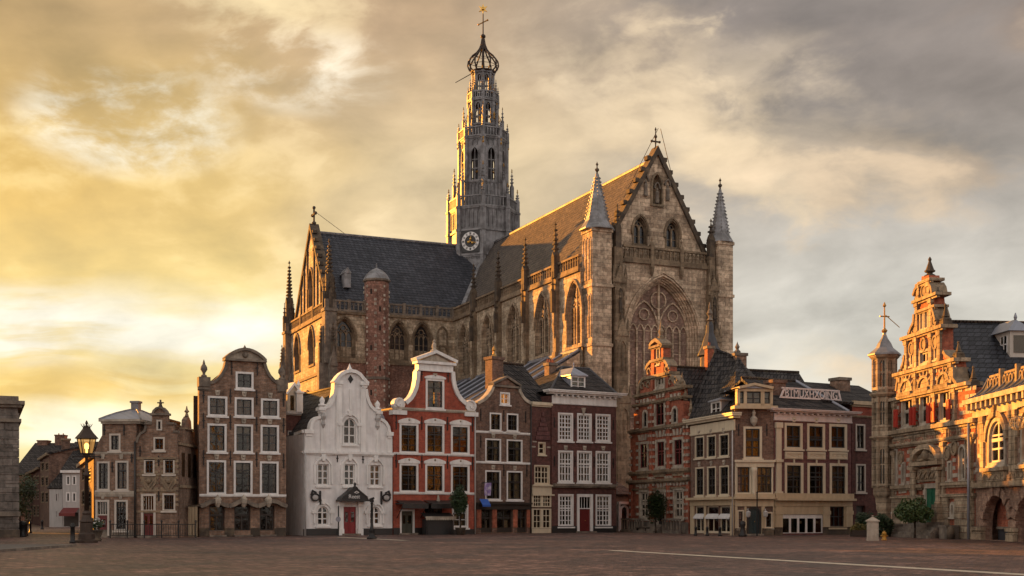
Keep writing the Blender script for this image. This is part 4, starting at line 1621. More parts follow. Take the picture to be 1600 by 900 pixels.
    def gallery(par, Rr, z0, z1, pitch, pin_z, w):
        m = MB()
        s = Rr * s8
        for k in range(8):
            M = face_matrix(T, k * PI / 4, Rr * c8)
            q = MB(M)
            h = z1 - z0
            q.box(-s, s, -.14, .14, z0, z0 + .2).box(-s, s, -.14, .14, z1 - .2, z1)
            n = max(3, int(2 * s / pitch))
            for i in range(n):
                x = -s + (i + .5) * 2 * s / n
                q.box(x - .07, x + .07, -.07, .07, z0 + .2, z1 - .2)
            off = len(m.v); m.v += q.v; m.f += [tuple(a + off for a in f) for f in q.f]; m.sm += q.sm
        m.build('gallery_balustrade', 'lead', par)
        for k in range(8):
            an = PI / 8 + k * PI / 4
            pinnacle(par, T[0] + Rr * math.cos(an), T[1] + Rr * math.sin(an), z0 - 1.0, pin_z, w, 'lead', True, 'pinnacle', .62, None, True)

    st1 = stage('clock_stage', 5.15, 29.5, 48.0, [], [(5, 45.0, 47.7), (4, 31, 40.4)], strings=(40.75, 44.5, 47.95))
    gallery(st1, 5.3, 48.0, 49.7, .5, 51.4, .55)
    st2 = stage('belfry_stage', 3.55, 48.0, 59.0, [(0, .46, 52.4, 57.4)], [(4, 49.8, 52.0), (3, 57.7, 58.7)], strings=(52.25, 58.95))
    gallery(st2, 3.75, 59.0, 60.5, .42, 61.6, .42)
    st3 = stage('upper_stage', 2.15, 59.0, 65.2, [(0, .52, 61.4, 64.7)], [(3, 60.0, 61.2)], th=.25, strings=(61.3, 65.1))
    gallery(st3, 2.3, 65.2, 66.4, .34, 67.3, .32)
    st4 = stage('lantern_stage', 1.55, 65.2, 69.6, [(0, .58, 66.3, 69.2)], [], th=.2, strings=(69.55,))
    for k in range(8):                                  # gilded crockets at the lantern's feet
        an = PI / 8 + k * PI / 4
        for par, rr, zz in ((st4, 1.75, 66.3), (st3, 2.4, 62.0), (st2, 3.85, 57.8), (st1, 5.3, 46.6)):
            m = MB().lathe((T[0] + rr * math.cos(an), T[1] + rr * math.sin(an), zz), [(.10, 0), (.22, .2), (.12, .5), (.2, .8), (.03, 1.3)], 6)
            m.build('gilded_crocket', 'gilt', par)
    MB().lathe((T[0], T[1], 0), [(1.7, 52.3), (1.7, 58.4)], 8, 0, False).lathe((T[0], T[1], 0), [(.75, 61.3), (.75, 64.9)], 8, 0, False).build('sky_block_core', 'lead_deep', st2)  # dark core added to block bright sky through the openings
    for par, rr, z0, z1, w in ((st1, 4.45, 48, 54.6, .5), (st2, 3.0, 59, 64.2, .38), (st3, 1.98, 65.2, 68.6, .26)):
        for k in range(8):                              # inner ring of pinnacles easing each set-back
            an = PI / 8 + k * PI / 4
            pinnacle(par, T[0] + rr * math.cos(an), T[1] + rr * math.sin(an), z0, z1, w, 'lead', True, 'pinnacle', .6, None, True)
    # carillon bells show through the openings
    m = MB()
    for i, (bx, by, bz, br) in enumerate(((-.9, -.6, 54.0, .75), (.9, -.7, 54.2, .7), (0, .8, 53.6, .9), (-.5, .5, 55.8, .5), (.6, .1, 56.0, .5), (-.3, -.4, 62.3, .4), (.4, .2, 62.8, .35), (0, 0, 67.0, .45))):
        m.lathe((T[0] + bx, T[1] + by, bz), [(br, 0), (br * .75, br * .35), (br * .5, br * .9), (br * .35, br * 1.1), (0, br * 1.2)], 10)
    m.build('bells', 'gilt', st2)
    # clock
    MC = face_matrix(T, R(-135), 5.15 * c8)
    cz, cr = 42.7, 1.42
    m = MB(MC).box(-1.62, 1.62, -.16, .05, cz - 1.62, cz + 1.62)
    ck = m.build('clock', 'paint_dark', C)
    ring = MB(MC)
    ring.prism([(cr * math.cos(t * PI / 18), cz + cr * math.sin(t * PI / 18)) for t in range(36)], -.24, -.15, [[(cr * .64 * math.cos(t * PI / 18), cz + cr * .64 * math.sin(t * PI / 18)) for t in range(36)]])
    ring.build('chapter_ring', 'paint_white', ck)
    nm = MB(MC)
    for h in range(12):
        a = h * PI / 6
        for dr in (-.07, .07) if h % 3 else (-.1, 0, .1):
            ca, sa = math.cos(a), math.sin(a)
            p = [(cr * .70 * ca - dr * sa, cr * .70 * sa + dr * ca), (cr * .94 * ca - dr * sa, cr * .94 * sa + dr * ca)]
            nm.strip([(q[0], cz + q[1]) for q in p], .07, -.262, -.238)
    nm.build('numerals', 'paint_black', ck)
    hd = MB(MC)
    hd.strip([(-.15, cz - .2), (.12, cz + .75)], .12, -.31, -.275)
    hd.strip([(-.25, cz + .05), (.95, cz - .3)], .10, -.36, -.32)
    hd.lathe((0, -.28, cz - .08), [(.12, 0), (.12, .16)], 8)
    hd.build('hands', 'gilt', ck)
    m = MB(MC)
    for x, z in ((-.35, cz - .1), (.3, cz - .25), (.0, cz + .35)):
        m.ball((x, -.18, z), .2, 8)
    m.build('dial_ornament', 'gold', ck)
    # open onion crown of iron ribs
    prof = [(1.62, 69.75), (2.15, 70.15), (2.38, 70.75), (2.28, 71.45), (1.75, 72.15), (1.05, 72.75), (.6, 73.35), (.3, 74.1), (.16, 75.0)]
    base = MB().lathe((T[0], T[1], 0), [(1.7, 69.6), (1.95, 69.7), (1.95, 69.85), (1.6, 69.9)], 16)
    cr_ = base.build('onion_crown', 'iron_rust', C)
    for k in range(12):
        an = k * PI / 6 + .1
        pts = [(T[0] + r * math.cos(an), T[1] + r * math.sin(an), z) for r, z in prof]
        MB().path(pts, .12, 5).build('rib', 'iron_rust', cr_)
    m = MB()
    for r, z in ((2.33, 70.6), (2.24, 71.5), (1.3, 72.5)):
        m.path([(T[0] + r * math.cos(q * PI / 12), T[1] + r * math.sin(q * PI / 12), z) for q in range(25)], .045, 4)
    m.lathe((T[0], T[1], 69.8), [(.3, 0), (.2, 2.0), (.24, 4.2)], 8)
    m.build('hoops', 'iron_rust', cr_)
    m = MB()
    m.lathe((T[0], T[1], 73.4), [(.55, 0), (.36, .5), (.2, 1.2), (.13, 1.7), (.38, 1.8), (.42, 2.0), (.3, 2.2), (.1, 2.35), (.085, 5.2), (.06, 6.0)], 10)
    for q in range(8):
        an = q * PI / 4
        for z, r in ((73.5, .5), (74.0, .38)):
            m.ball((T[0] + r * math.cos(an), T[1] + r * math.sin(an), z), .12, 6)
    m.build('pole', 'iron_rust', cr_)
    dv = Vector((.915, -.402, 0))       # the vane stands square to the photographer's view in the church's own axes
    m = MB()
    m.tube((T[0] - dv.x * .7, T[1] - dv.y * .7, 77.2), (T[0] + dv.x * .7, T[1] + dv.y * .7, 77.9), .09, .09, 6)
    for s_ in (-1, 1):
        m.ball((T[0] + s_ * dv.x * .7, T[1] + s_ * dv.y * .7, 77.55 + s_ * .35), .16, 6)
    m.build('cross_arm', 'gilt', cr_)
    MV = Matrix(((dv.x, -dv.y, 0, T[0]), (dv.y, dv.x, 0, T[1]), (0, 0, 1, 79.6), (0, 0, 0, 1)))
    star = [((.75 if i % 2 == 0 else .3) * math.cos(i * PI / 6 + PI / 2), (.85 if i % 2 == 0 else .32) * math.sin(i * PI / 6 + PI / 2)) for i in range(12)]
    MB(MV).prism(star, -.1, .1).ball((0, 0, 0), .3, 8).build('gilded_star', 'gold', cr_)
    m = MB().tube((T[0] - 1.4, T[1] - .7, 69.6), (T[0] - 4.15, T[1] + 1.1, 68.0), .07, .05, 6)
    m.build('flag_pole', 'iron_rust', cr_)
    # lead skirts where the tower meets the roofs
    MB().lathe((T[0], T[1], 0), [(6.0, 29.3), (5.6, 36.0), (5.25, 40.0)], 8, PI / 8, False).build('tower_skirt', 'lead', C)
    return C


build_church()


# ------------------------------------------------------------------ the row of houses
def zof(f, px, py, off=0.0):
    return f.uv(px, py, off)[1]


def uof(f, px, off=0.0):
    return f.uv(px, 700, off)[0]


ROW = 'gabled houses along the square'


def house_domed():
    f = Fac(148, 213, 85.2, 85.0)
    H = House('town_house', 'brown brick house with a domed grey lead roof, behind the lantern post', 'house', f, 'brick_umber', ROW)
    H.defaults = dict(frame='paint_putty', sash='paint_dark', fw=.13, curtain='curtain_white', cw=.25)
    H.win(171, 677.5, 188.5, 705, 2, 3)
    H.win(151.5, 721, 171.5, 766, 2, 4, transom=.66)
    H.win(180.5, 720, 201, 766, 2, 3, transom=.7, cw=.5, curtain='curtain_reflection')
    H.win(179, 781, 200, 829, 3, 5, transom=.62)
    H.door(149.5, 781, 171, 836, 'paint_oxblood', 'paint_putty', transom=.95, leaves=1)
    H.finish([(148.4, 838), (148.4, 708), (154, 690), (159.5, 680), (159.5, 660), (213, 660), (213, 690), (212.9, 838)], 7.5, zof(f, 180, 708))
    H.band(707.5, 148.6, 212.6, .12, .07, 'stone_pale')
    H.band(770, 148.6, 212.6, .26, .10, 'stone_pale')
    H.anchors([(163, 672), (194, 672), (206, 715), (175.5, 730)], .7)
    for x, y in ((161, 775), (189, 775), (161, 713), (190, 713)):
        u, z = f.uv(x, y)
        MB().prism([(u - .09, z - .2), (u + .09, z - .2), (u + .16, z + .2), (u - .16, z + .2)], -.07, .02).build('keystone', 'stone_pale', H.root)
    ua, ub = uof(f, 157), uof(f, 222)
    ze = zof(f, 190, 659)
    MB().box(uof(f, 159.5) + .02, ub - .3, .46, 5.5, zof(f, 190, 708), ze).build('attic_block', 'brick_umber', H.root)
    MB().box(ua, ub, -.35, 5.9, ze, ze + .16).box(ua + .1, ub - .1, -.2, 5.8, ze - .14, ze).build('cornice', 'stone_pale', H.root)
    c = (ua + ub) / 2
    m = MB()
    prev = None
    prof = [(1.0, 0), (.80, .19), (.54, .41), (.30, .57), (.15, .66)]
    hw, yc, hy = (ub - ua) / 2, 2.75, 3.0
    hgt = zof(f, 190, 643) - ze + .15
    vs, fs = [], []
    for s_, z in prof:
        for sx, sy in ((-1, -1), (1, -1), (1, 1), (-1, 1)):
            vs.append((c + sx * hw * s_, yc + sy * hy * s_, ze + .16 + z / .66 * hgt))
    for j in range(len(prof) - 1):
        for i in range(4):
            fs.append((j * 4 + i, j * 4 + (i + 1) % 4, (j + 1) * 4 + (i + 1) % 4, (j + 1) * 4 + i))
    fs.append(tuple(range(len(vs) - 4, len(vs))))
    r = m.solid(vs, fs).build('lead_roof', 'zinc', H.root)
    q = MB()
    for sx, sy in ((-1, -1), (1, -1), (1, 1), (-1, 1)):
        q.path([(c + sx * hw * s_, yc + sy * hy * s_, ze + .18 + z / .66 * hgt) for s_, z in prof], .07, 5)
    q.build('hip_roll', 'lead_bright', r)
    zt = ze + .16 + hgt
    m = MB().box(c - .27, c + .27, yc - .27, yc + .27, zt - .1, zof(f, 192, 630, -2.7))
    ch = m.build('chimney', 'lead', H.root)
    zz = zof(f, 192, 630, -2.7)
    MB().box(c - .34, c + .34, yc - .34, yc + .34, zz, zz + .14).build('chimney_cap', 'lead_bright', ch)
    # curved lead mansard behind on the low side
    m = MB()
    pr = [(-.3, 7.2), (.25, 8.4), (.9, 9.0), (1.7, 9.2)]
    vs = [(x, y, z - 1.2) for x, z in pr for y in (2.2, 7.0)]
    fs = [(2 * i, 2 * i + 1, 2 * i + 3, 2 * i + 2) for i in range(len(pr) - 1)]
    vs += [(x, y, 6.0) for x, _ in pr for y in (2.2, 7.0)]
    n = len(pr) * 2
    fs += [(2 * i, 2 * i + 2, n + 2 * i + 2, n + 2 * i) for i in range(len(pr) - 1)] + [(2 * i + 1, n + 2 * i + 1, n + 2 * i + 3, 2 * i + 3) for i in range(len(pr) - 1)]
    m.solid(vs, fs).build('mansard', 'lead', H.root)
    MB().box(.0, f.W, -.04, .0, 0, .55).each('plinth', 'stone_soot', H.root)
    MB().tube((f.W - .05, -.14, 0), (f.W - .05, -.14, zof(f, 210, 690)), .07, .07, 8).build('drainpipe', 'paint_dark', H.root)


def house_stepped():
    f = Fac(213.3, 276, 85.0, 85.0)
    H = House('stepped_gable_house', 'small brown brick house with stepped gable, domed gable cap and narrow red door', 'house', f, 'brick_umber', ROW)
    H.defaults = dict(frame='paint_putty', sash='paint_dark', fw=.11, curtain=None)
    H.win(244.6, 656, 253.5, 672.5, 1, 2, sill=False)
    H.win(240, 683, 257.5, 704, 2, 2)
    H.win(225, 717.5, 241.5, 741, 2, 3)
    H.win(255.5, 717, 273, 741, 2, 3)
    H.win(254, 771, 274, 798, 4, 2, curtain='curtain_reflection', cw=.3)
    H.door(220.5, 771.5, 243.5, 836, 'paint_oxblood', 'paint_putty', fw=.16, transom=1.05, leaves=2)
    out = [(213.4, 838), (213.4, 694), (214.5, 684), (219, 677), (226, 673), (228, 664), (237.3, 663), (237.3, 649), (240, 642), (245, 637.5), (249.5, 636.5), (254.5, 637.5), (259, 642), (262, 649),
           (262, 663), (271, 664), (271.5, 673), (276, 676), (276, 838)]
    H.finish(out, 5.6, zof(f, 215, 698))
    R_ = H.root
    H.coping([(213.6, 692), (215.5, 684.5), (219.5, 678), (226.8, 673.5), (228.4, 665)], .16, 'stone_soot')
    m = MB()
    for (a, b, y) in ((227, 238, 663.5), (261, 272.5, 663.5), (271, 277.5, 676), (235, 264, 649)):
        ua, z = f.uv(a, y)
        ub = f.uv(b, y)[0]
        m.box(ua, ub, -.16, .55, z, z + .16)
    m.each('gable_coping', 'stone_soot', R_)
    H.coping([(238, 648.5), (240.3, 642), (245, 637.8), (249.5, 636.8), (254.3, 637.8), (258.6, 642), (261.4, 648.5)], .14, 'stone_soot')
    u, z = f.uv(249.5, 636.5)
    MB().lathe((u, .2, z), [(.2, 0), (.12, .15), (.1, .25), (.13, .35), (.06, .42)], 8).box(u - .22, u + .22, .14, .26, z + .3, z + .38).box(u - .05, u + .05, .14, .26, z + .2, z + .55).build('finial', 'stone_dark', R_)
    for y in (741.5, 716, 766, 799):
        H.band(y, 213.6, 275.8, .13, .08, 'stone_relief')
    for x, y in ((233, 754), (264, 754)):
        u, z = f.uv(x, y)
        MB().prism([(u - .5, z + .35), (u - .55, z), (u - .2, z - .45), (u, z - .6), (u + .2, z - .45), (u + .55, z), (u + .5, z + .35), (u, z + .45)], -.09, .02).strip([(u - .35, z + .2), (u, z - .35), (u + .35, z + .2)], .12, -.14, -.09).ball((u, -.1, z + .1), .2, 8).build('carved_shield', 'stone_relief', R_)
    H.anchors([(248, 720), (219, 705), (248, 775)], .7)
    m = MB()
    for x in (222.5, 243.5, 254, 275):           # pale stones bonded into the jambs
        for k in range(9):
            y = 720 + k * 8.6
            u, z = f.uv(x, y)
            m.box(u - .17, u + .17, -.025, .02, z - .1, z + .1)
    m.build('jamb_stone_pattern', 'stone_relief', R_)
    # gabled return towards the alley, with its own domed cap
    W = f.W
    m = MB(Matrix(((0, -1, 0, W), (1, 0, 0, .46), (0, 0, 1, 0), (0, 0, 0, 1))))
    zs = zof(f, 275, 690)
    D = 5.1
    m.prism([(0, 0), (D, 0), (D, zs), (D * .8, zs + .05), (D * .8, zs + 1.0), (D * .66, zs + 1.0), (D * .62, zs + 1.7), (D * .5, zs + 2.0), (D * .38, zs + 1.7), (D * .34, zs + 1.0), (D * .2, zs + 1.0), (D * .2, zs + .05), (0, zs)], -.05, .3)
    sd = m.build('side_gable', 'brick_umber', R_)
    m = MB(Matrix(((0, -1, 0, W), (1, 0, 0, .46), (0, 0, 1, 0), (0, 0, 0, 1))))
    m.box(-.1, D + .1, -.18, .1, zs - .2, zs - .02).box(-.05, D + .05, -.14, .1, zs - 3.2, zs - 3.0).box(D * .3, D * .7, -.2, .35, zs + 1.0, zs + 1.12)
    m.lathe((D * .5, .1, zs + 2.0), [(.16, 0), (.08, .25), (.2, .35), (.08, .5), (.03, .75)], 8)
    m.build('moulding', 'stone_relief', sd)
    m = MB(Matrix(((0, -1, 0, W), (1, 0, 0, .46), (0, 0, 1, 0), (0, 0, 0, 1))))
    for u in (1.0, 2.6, 4.1):
        m.box(u - .35, u + .35, -.09, .0, zs - 2.4, zs - .7)
    m.each('side_window', 'glass_old', sd)
    H.gable_roof(zof(f, 249, 652), 'pantile_dark', -.1, eave=zof(f, 215, 692))


def house_bell():
    f = Fac(308, 447.5, 88, 91)
    H = House('bell_gable_house', 'tall brown brick house with a wide bell gable and nine white framed windows', 'house', f, 'brick_umber', ROW)
    H.defaults = dict(frame='paint_white', sash='paint_dark', fw=.15, curtain='curtain_reflection', cw=.3, glass='glass_old')
    H.win(368, 581, 396, 608, 2, 2, curtain='curtain_white')
    for x0, x1, a, b in ((324.5, 355, 619, 650), (366.5, 396.2, 621, 651), (407.5, 436.2, 623, 652)):
        H.win(x0, a, x1, b, 2, 2, key='stone_pale', cw=.5)
    for x0, x1, a, b in ((324, 354, 662, 706.5), (366, 395.2, 663, 707), (407, 435.8, 664, 707.5)):
        H.win(x0, a, x1, b, 2, 3, transom=.66, key='stone_pale')
    for x0, x1, a, b in ((323, 353.3, 719, 772), (365, 394.5, 720, 772.3), (406, 435.2, 721, 773)):
        H.win(x0, a, x1, b, 2, 4, transom=.66, key='stone_pale', cw=.15, sill=False)
    R_ = H.root
    ops = []
    for x0, x1 in ((327, 351), (366, 391.5), (406, 429)):
        ops.append(H.hole(x0, 790, x1, 829))
    zb = zof(f, 380, 829)
    out = [(311, 838), (311, 604.5), (326, 602.5), (328, 598.5), (334, 596.5), (341, 591.5), (347, 584.5), (352, 575), (354.5, 564), (354.5, 560), (412, 561.5), (412.5, 566), (415.5, 577), (420.5, 587),
           (427, 594.5), (434, 599.5), (439, 602), (440, 606.5), (447, 608.5), (447, 838)]
    H.finish(out, 10.5, zof(f, 320, 612), skew=3.0)
    H.coping([(327, 598.8), (334, 596.6), (341, 591.5), (347, 584.5), (352, 575), (354.2, 565)], .22, 'stone_soot')
    H.coping([(412.8, 566.5), (415.8, 577), (421, 587), (427.5, 594.5), (434.5, 599.5), (440, 602.3)], .22, 'stone_soot')
    # segmental pediment
    a, za = f.uv(351.5, 561)
    b, zb_ = f.uv(414.5, 562.5)
    c, zc = f.uv(383, 546)
    zm = (za + zb_) / 2
    seg = [(a, zm)] + [(a + (b - a) * t, zm + (zc - zm) * (1 - (2 * t - 1) ** 2)) for t in [i / 12 for i in range(13)]] + [(b, zm)]
    MB().prism([(a + .1, zm - .02), (b - .1, zm - .02)] + list(reversed([(x, z - .1) for x, z in seg[1:-1]])), -.02, .5).build('pediment', 'stone_pale', R_)
    m = MB().strip(seg[1:-1], .2, -.28, .6)
    m.box(a - .05, b + .05, -.3, .6, zm - .16, zm)
    m.ball((c, -.05, zm + (zc - zm) * .45), .22, 8).lathe((c, .1, zc + .05), [(.16, 0), (.1, .12), (0, .3)], 8)
    m.build('pediment_moulding', 'stone_soot', R_)
    for px, py in ((319.5, 604), (441, 608)):
        u, z = f.uv(px, py)
        MB().box(u - .42, u + .42, -.1, .55, z, z + .7).build('gable_pedestal', 'stone_soot', R_)
        urn(R_, u, .2, z + .7, 1.0, 'stone_soot')
    H.band(607, 308.5, 328, .16, .14, 'stone_soot')
    H.band(610, 433, 447.3, .16, .14, 'stone_soot')
    H.band(773.5, 311.2, 447, .13, .09, 'plaster_trim')
    H.anchors([(362, 574), (402, 575), (360, 619), (401, 621), (443, 624), (360, 660), (401, 663), (443, 665), (318, 657), (318, 715), (360, 716), (401, 718), (443, 720), (318, 618)], 1.1)
    # ground floor: hood mouldings, dark doors behind
    m = MB()
    for (x0, x1) in ((311, 356), (356, 401), (401, 446.5)):
        p = [(x0, 791), (x0 + 8, 788.5), (x0 + 15, 784.5), ((x0 + x1) / 2, 783), (x1 - 15, 784.5), (x1 - 8, 788.5), (x1, 791)]
        m.strip(f.pts(p), .28, -.5, .02)
    m.build('shop_hood', 'stone_soot', R_)
    for x in (338.5, 379, 417.5):
        u, z = f.uv(x, 782)
        MB().lathe((u, -.35, z - .5), [(.1, 0), (.26, .3), (.28, .6), (.12, .8), (0, .95)], 8).build('hood_keystone', 'stone_pale', R_)
    for i, (u0, u1, z0, z1) in enumerate(ops):
        q = MB().prism([(u0, .05), (u1, .05), (u1, z1), (u0, z1)], .25, .33, [[(u0 + .14, .5), ((u0 + u1) / 2 - .05, .5), ((u0 + u1) / 2 - .05, z1 - .75), (u0 + .14, z1 - .75)], [((u0 + u1) / 2 + .05, .5), (u1 - .14, .5), (u1 - .14, z1 - .75), ((u0 + u1) / 2 + .05, z1 - .75)],
                         [(u0 + .14, z1 - .62), (u1 - .14, z1 - .62), (u1 - .14, z1 - .12), (u0 + .14, z1 - .12)]])
        d = q.build('shop_door', 'timber_dark', R_)
        MB().box(u0 + .1, u1 - .1, .29, .30, .4, z1 - .1).build('pane', 'glass', d)
        MB().box(u0 - .06, u1 + .06, -.4, .24, 0, .12).build('doorstep', 'stone_soot', R_)
    m = MB()
    xs = [311.3, 327, 351, 366, 391.5, 406, 429, 446.8]
    for i in range(0, 8, 2):
        m.box(uof(f, xs[i]) + .01, uof(f, xs[i + 1]) - .01, -.05, .0, 0, .62)
    m.each('plinth', 'stone_dark', R_)
    H.gable_roof(zof(f, 383, 556), 'pantile_dark', -.05, eave=zof(f, 320, 610))


def house_alley():
    """the narrow house set back between the bell gable and the white house"""
    f = Fac(446.5, 470, 97, 97.8)
    H = House('narrow_house', 'narrow dark house wedged between the bell gable house and the white house', 'house', f, 'brick_maroon', ROW)
    H.defaults = dict(frame='plaster_grey', sash='paint_dark', fw=.09)
    H.win(449.5, 673, 456.5, 705, 1, 3)
    H.win(449.5, 722, 456.5, 765, 1, 4)
    H.finish([(447.2, 838), (447.2, 646), (470, 646), (470, 838)], 9, zof(f, 458, 646))
    R_ = H.root
    H.band(645, 447.3, 470, .2, .2, 'plaster_grey')
    m = MB()
    a, b = uof(f, 449), uof(f, 469.5)
    z0, z1 = zof(f, 458, 645), zof(f, 458, 616)
    m.prism([(a, z0), (b, z0), (b, z1), ((a + b) / 2, zof(f, 459, 601)), (a, z1)], -.02, 1.2)
    m.build('dormer', 'stone_pale', R_)
    m = MB()
    c = (a + b) / 2
    m.strip([(a - .1, z1), (c, zof(f, 459, 599.5)), (b + .1, z1)], .16, -.12, 1.3)
    m.box(b - .42, b + .12, -.2, .3, z0, z1 + .1).box(b - .5, b + .2, -.28, .38, z1 + .1, z1 + .25)
    m.lathe((b - .15, .05, z1 + .25), [(.26, 0), (.1, .25), (.2, .5), (.06, .8), (0, 1.0)], 8)
    m.build('dormer_trim', 'plaster_trim', R_)
    MB().box(a + .25, b - .6, -.06, -.02, z0 + .2, z1 - .1).build('dormer_window', 'glass_old', R_)
    r = MB()
    ze, zr = zof(f, 458, 645), zof(f, 458, 601)
    r.slab([(.0, .45, ze), (7.5, .45, ze), (7.5, 4.6, zr), (.0, 4.6, zr)], .2)
    r.slab([(.0, 9.0, ze), (.0, 4.601, zr), (7.5, 4.601, zr), (7.5, 9.0, ze)], .2)
    r.build('roof', 'pantile_dark', R_)
    MB().box(1.3, 7.4, .6, 8.8, 0, ze - .1).build('rear_wing', 'brick_maroon', R_)
    MB().tube((.35, -.3, 5.0), (.35, 0, 5.0), .03, .03).ball((.35, -.38, 5.0), .17, 8).build('wall_lamp', 'gilt', R_)


def house_white():
    f = Fac(475.3, 613.3, 92.3, 96)
    H = House('white_house', 'white plastered house with a curved scrolled gable and red double door', 'house', f, 'plaster_white', ROW)
    H.defaults = dict(frame='plaster_trim', sash='paint_white', fw=.10, bar=.085, curtain='curtain_reflection', cw=.3, recess=.2, proud=.03)
    H.win(535.2, 651.5, 558, 695, 2, 3, 'round', curtain='curtain_red', cw=.38)
    for x0, x1, a, b in ((494.5, 515.5, 723, 759.5), (536.2, 556.3, 723, 760), (576.5, 596.2, 724.5, 760.5)):
        H.win(x0, a, x1, b, 2, 3)
    for x0, x1, a, b in ((494.2, 515, 789, 822), (576, 595.5, 789.5, 821)):
        H.win(x0, a, x1, b, 2, 3, 'round')
    R_ = H.root
    dr = H.door(534.5, 789.5, 558.5, 833, 'paint_red', 'plaster_trim', fw=.12, leaves=2)
    left = [(475.6, 838), (475.6, 676), (485.5, 674), (486, 667), (487.6, 661), (490.5, 656), (495, 653), (500.8, 651.8), (500.8, 645), (498.8, 638), (506, 637.5), (513, 635.2), (517.5, 630), (520.5, 624), (522.4, 616), (523.6, 608), (524, 597)]
    ped = [(525, 594), (528, 589.5), (533, 584.5), (539, 581), (547, 579.6), (555, 581), (561.5, 585), (566, 590.5), (569.5, 594.5)]
    right = [(571.5, 598), (571.8, 608), (572.8, 617), (575.5, 627), (579.5, 635), (584.5, 640), (590, 642.3), (594.5, 643), (593.8, 649), (594, 655), (599.5, 657.5), (603.5, 661.5), (606.5, 667), (608.3, 675), (608.5, 678), (613, 679), (613.1, 838)]
    H.finish(left + ped + right, 10.5, zof(f, 545, 680), th=.5)
    H.coping(left[2:8], .22, 'plaster_trim')
    H.coping(left[9:17], .24, 'plaster_trim')
    H.coping([(521.5, 598)] + ped + [(574, 599.5)], .26, 'plaster_trim', .22)
    H.coping(right[1:8], .24, 'plaster_trim')
    H.coping(right[9:15], .22, 'plaster_trim')
    m = MB()
    for (x0, x1, y, h) in ((522, 535, 597, .28), (562, 575, 599, .28), (475, 489.5, 674, .3), (603.5, 613.6, 678, .3), (497.5, 508, 639, .22), (586.5, 596.5, 644.5, .22)):
        a, z = f.uv(x0, y)
        b = f.uv(x1, y)[0]
        m.box(a, b, -.2, .58, z - h / 2, z + h / 2).box(a + .12, b - .12, -.13, .5, z - h * 1.2, z - h / 2 - .003)
    m.each('pilaster_cap', 'plaster_trim', R_)
    m = MB()
    for (x0, x1, y0, y1) in ((525, 534, 707, 603), (563, 571.5, 708, 605), (476.2, 488, 706, 682), (604.5, 612.6, 707, 686), (500.8, 507.5, 706, 655), (587.5, 594, 707, 655)):
        a, b, z0, z1 = f.rect(x0, y1, x1, y0)
        m.box(a, b, -.07, .02, z0, z1)
    a, b, z0, z1 = f.rect(545.8, 608, 549.3, 640)
    m.box(a, b, -.07, .02, z0, z1)
    m.each('pilaster', 'plaster_trim', R_)
    m = MB()
    for px, py in ((504, 634.5), (590.5, 640.5)):
        u, z = f.uv(px, py)
        m2 = MB().lathe((u, .1, z), [(.3, 0), (.3, .14), (.14, .2), (.22, .42), (.18, .55), (.05, .7), (0, .78)], 10)
        m2.build('urn_finial', 'plaster_trim', R_)
    u, z = f.uv(547, 579.5)
    MB().lathe((u, .1, z), [(.3, 0), (.18, .2), (.1, .35), (0, .6)], 8).build('apex_finial', 'plaster_trim', R_)
    u, z = f.uv(547.5, 592.5)
    MB().prism([(u, z - .33), (u + .22, z), (u, z + .33), (u - .22, z)], -.05, .03).build('diamond_vent', 'iron', R_)
    for px, py in ((504.5, 657), (589.5, 660)):
        u, z = f.uv(px, py)
        MB().lathe((u, -.05, z - .6), [(.05, 0), (.2, .3), (.12, .6), (.24, .9), (.12, 1.2)], 8).build('scroll_bracket', 'plaster_grey', R_)
    m = MB()
    for (x0, x1, a, b) in ((491.5, 518.5, 714, 762), (533.2, 559.3, 714, 762.5), (573.5, 599.2, 715.5, 763)):
        u0, u1, z0, z1 = f.rect(x0, a, x1, b)
        sp = z1 - .62
        p = [(u0, z0 + .3), (u0, sp)] + [(u0 + (u1 - u0) * t, sp + .6 * (1 - (2 * t - 1) ** 2)) for t in [i / 8 for i in range(9)]] + [(u1, sp), (u1, z0 + .3)]
        m.strip(p, .15, -.12, .01)
        c = (u0 + u1) / 2
        m.prism([(c - .12, z1 - .3), (c + .12, z1 - .3), (c + .18, z1 + .22), (c - .18, z1 + .22)], -.18, .01)
    for (x0, x1, a, b) in ((491, 518, 785, 824), (573, 598.5, 786, 824), (531.5, 561, 647, 699)):
        u0, u1, z0, z1 = f.rect(x0, a, x1, b)
        r = (u1 - u0) / 2
        c = (u0 + u1) / 2
        sp = z1 - r
        m.strip([(u0, z0 + .3), (u0, sp - .01)] + [(c + r * math.cos(PI - PI * i / 12), sp + r * math.sin(PI - PI * i / 12)) for i in range(13)] + [(u1, sp - .01), (u1, z0 + .3)], .15, -.11, .01)
        m.prism([(c - .1, z1 - .15), (c + .1, z1 - .15), (c + .17, z1 + .25), (c - .17, z1 + .25)], -.17, .01)
        for q in (u0, u1):
            m.box(q - .22, q + .22, -.15, .01, sp - .14, sp + .1)
    m.each('window_surround', 'plaster_trim', R_)
    H.band(707.6, 473.5, 614, .2, .2, 'plaster_trim')
    H.anchors([(527, 716), (567, 718)], .6)
    # black bell-shaped canopy with white lettering above the door
    a, b, z0, z1 = f.rect(525.5, 761.5, 569, 781)
    c = (a + b) / 2
    prof = [(a, z0), (b, z0), (b - .12, z0 + .18), (b - .45, z0 + .42), (b - .75, z0 + .66), (c + .2, z0 + .82), (c + .12, z1), (c - .12, z1), (c - .2, z0 + .82), (a + .75, z0 + .66), (a + .45, z0 + .42), (a + .12, z0 + .18)]
    cn = MB().prism(prof, -.95, .0).build('door_canopy', 'paint_black', R_)
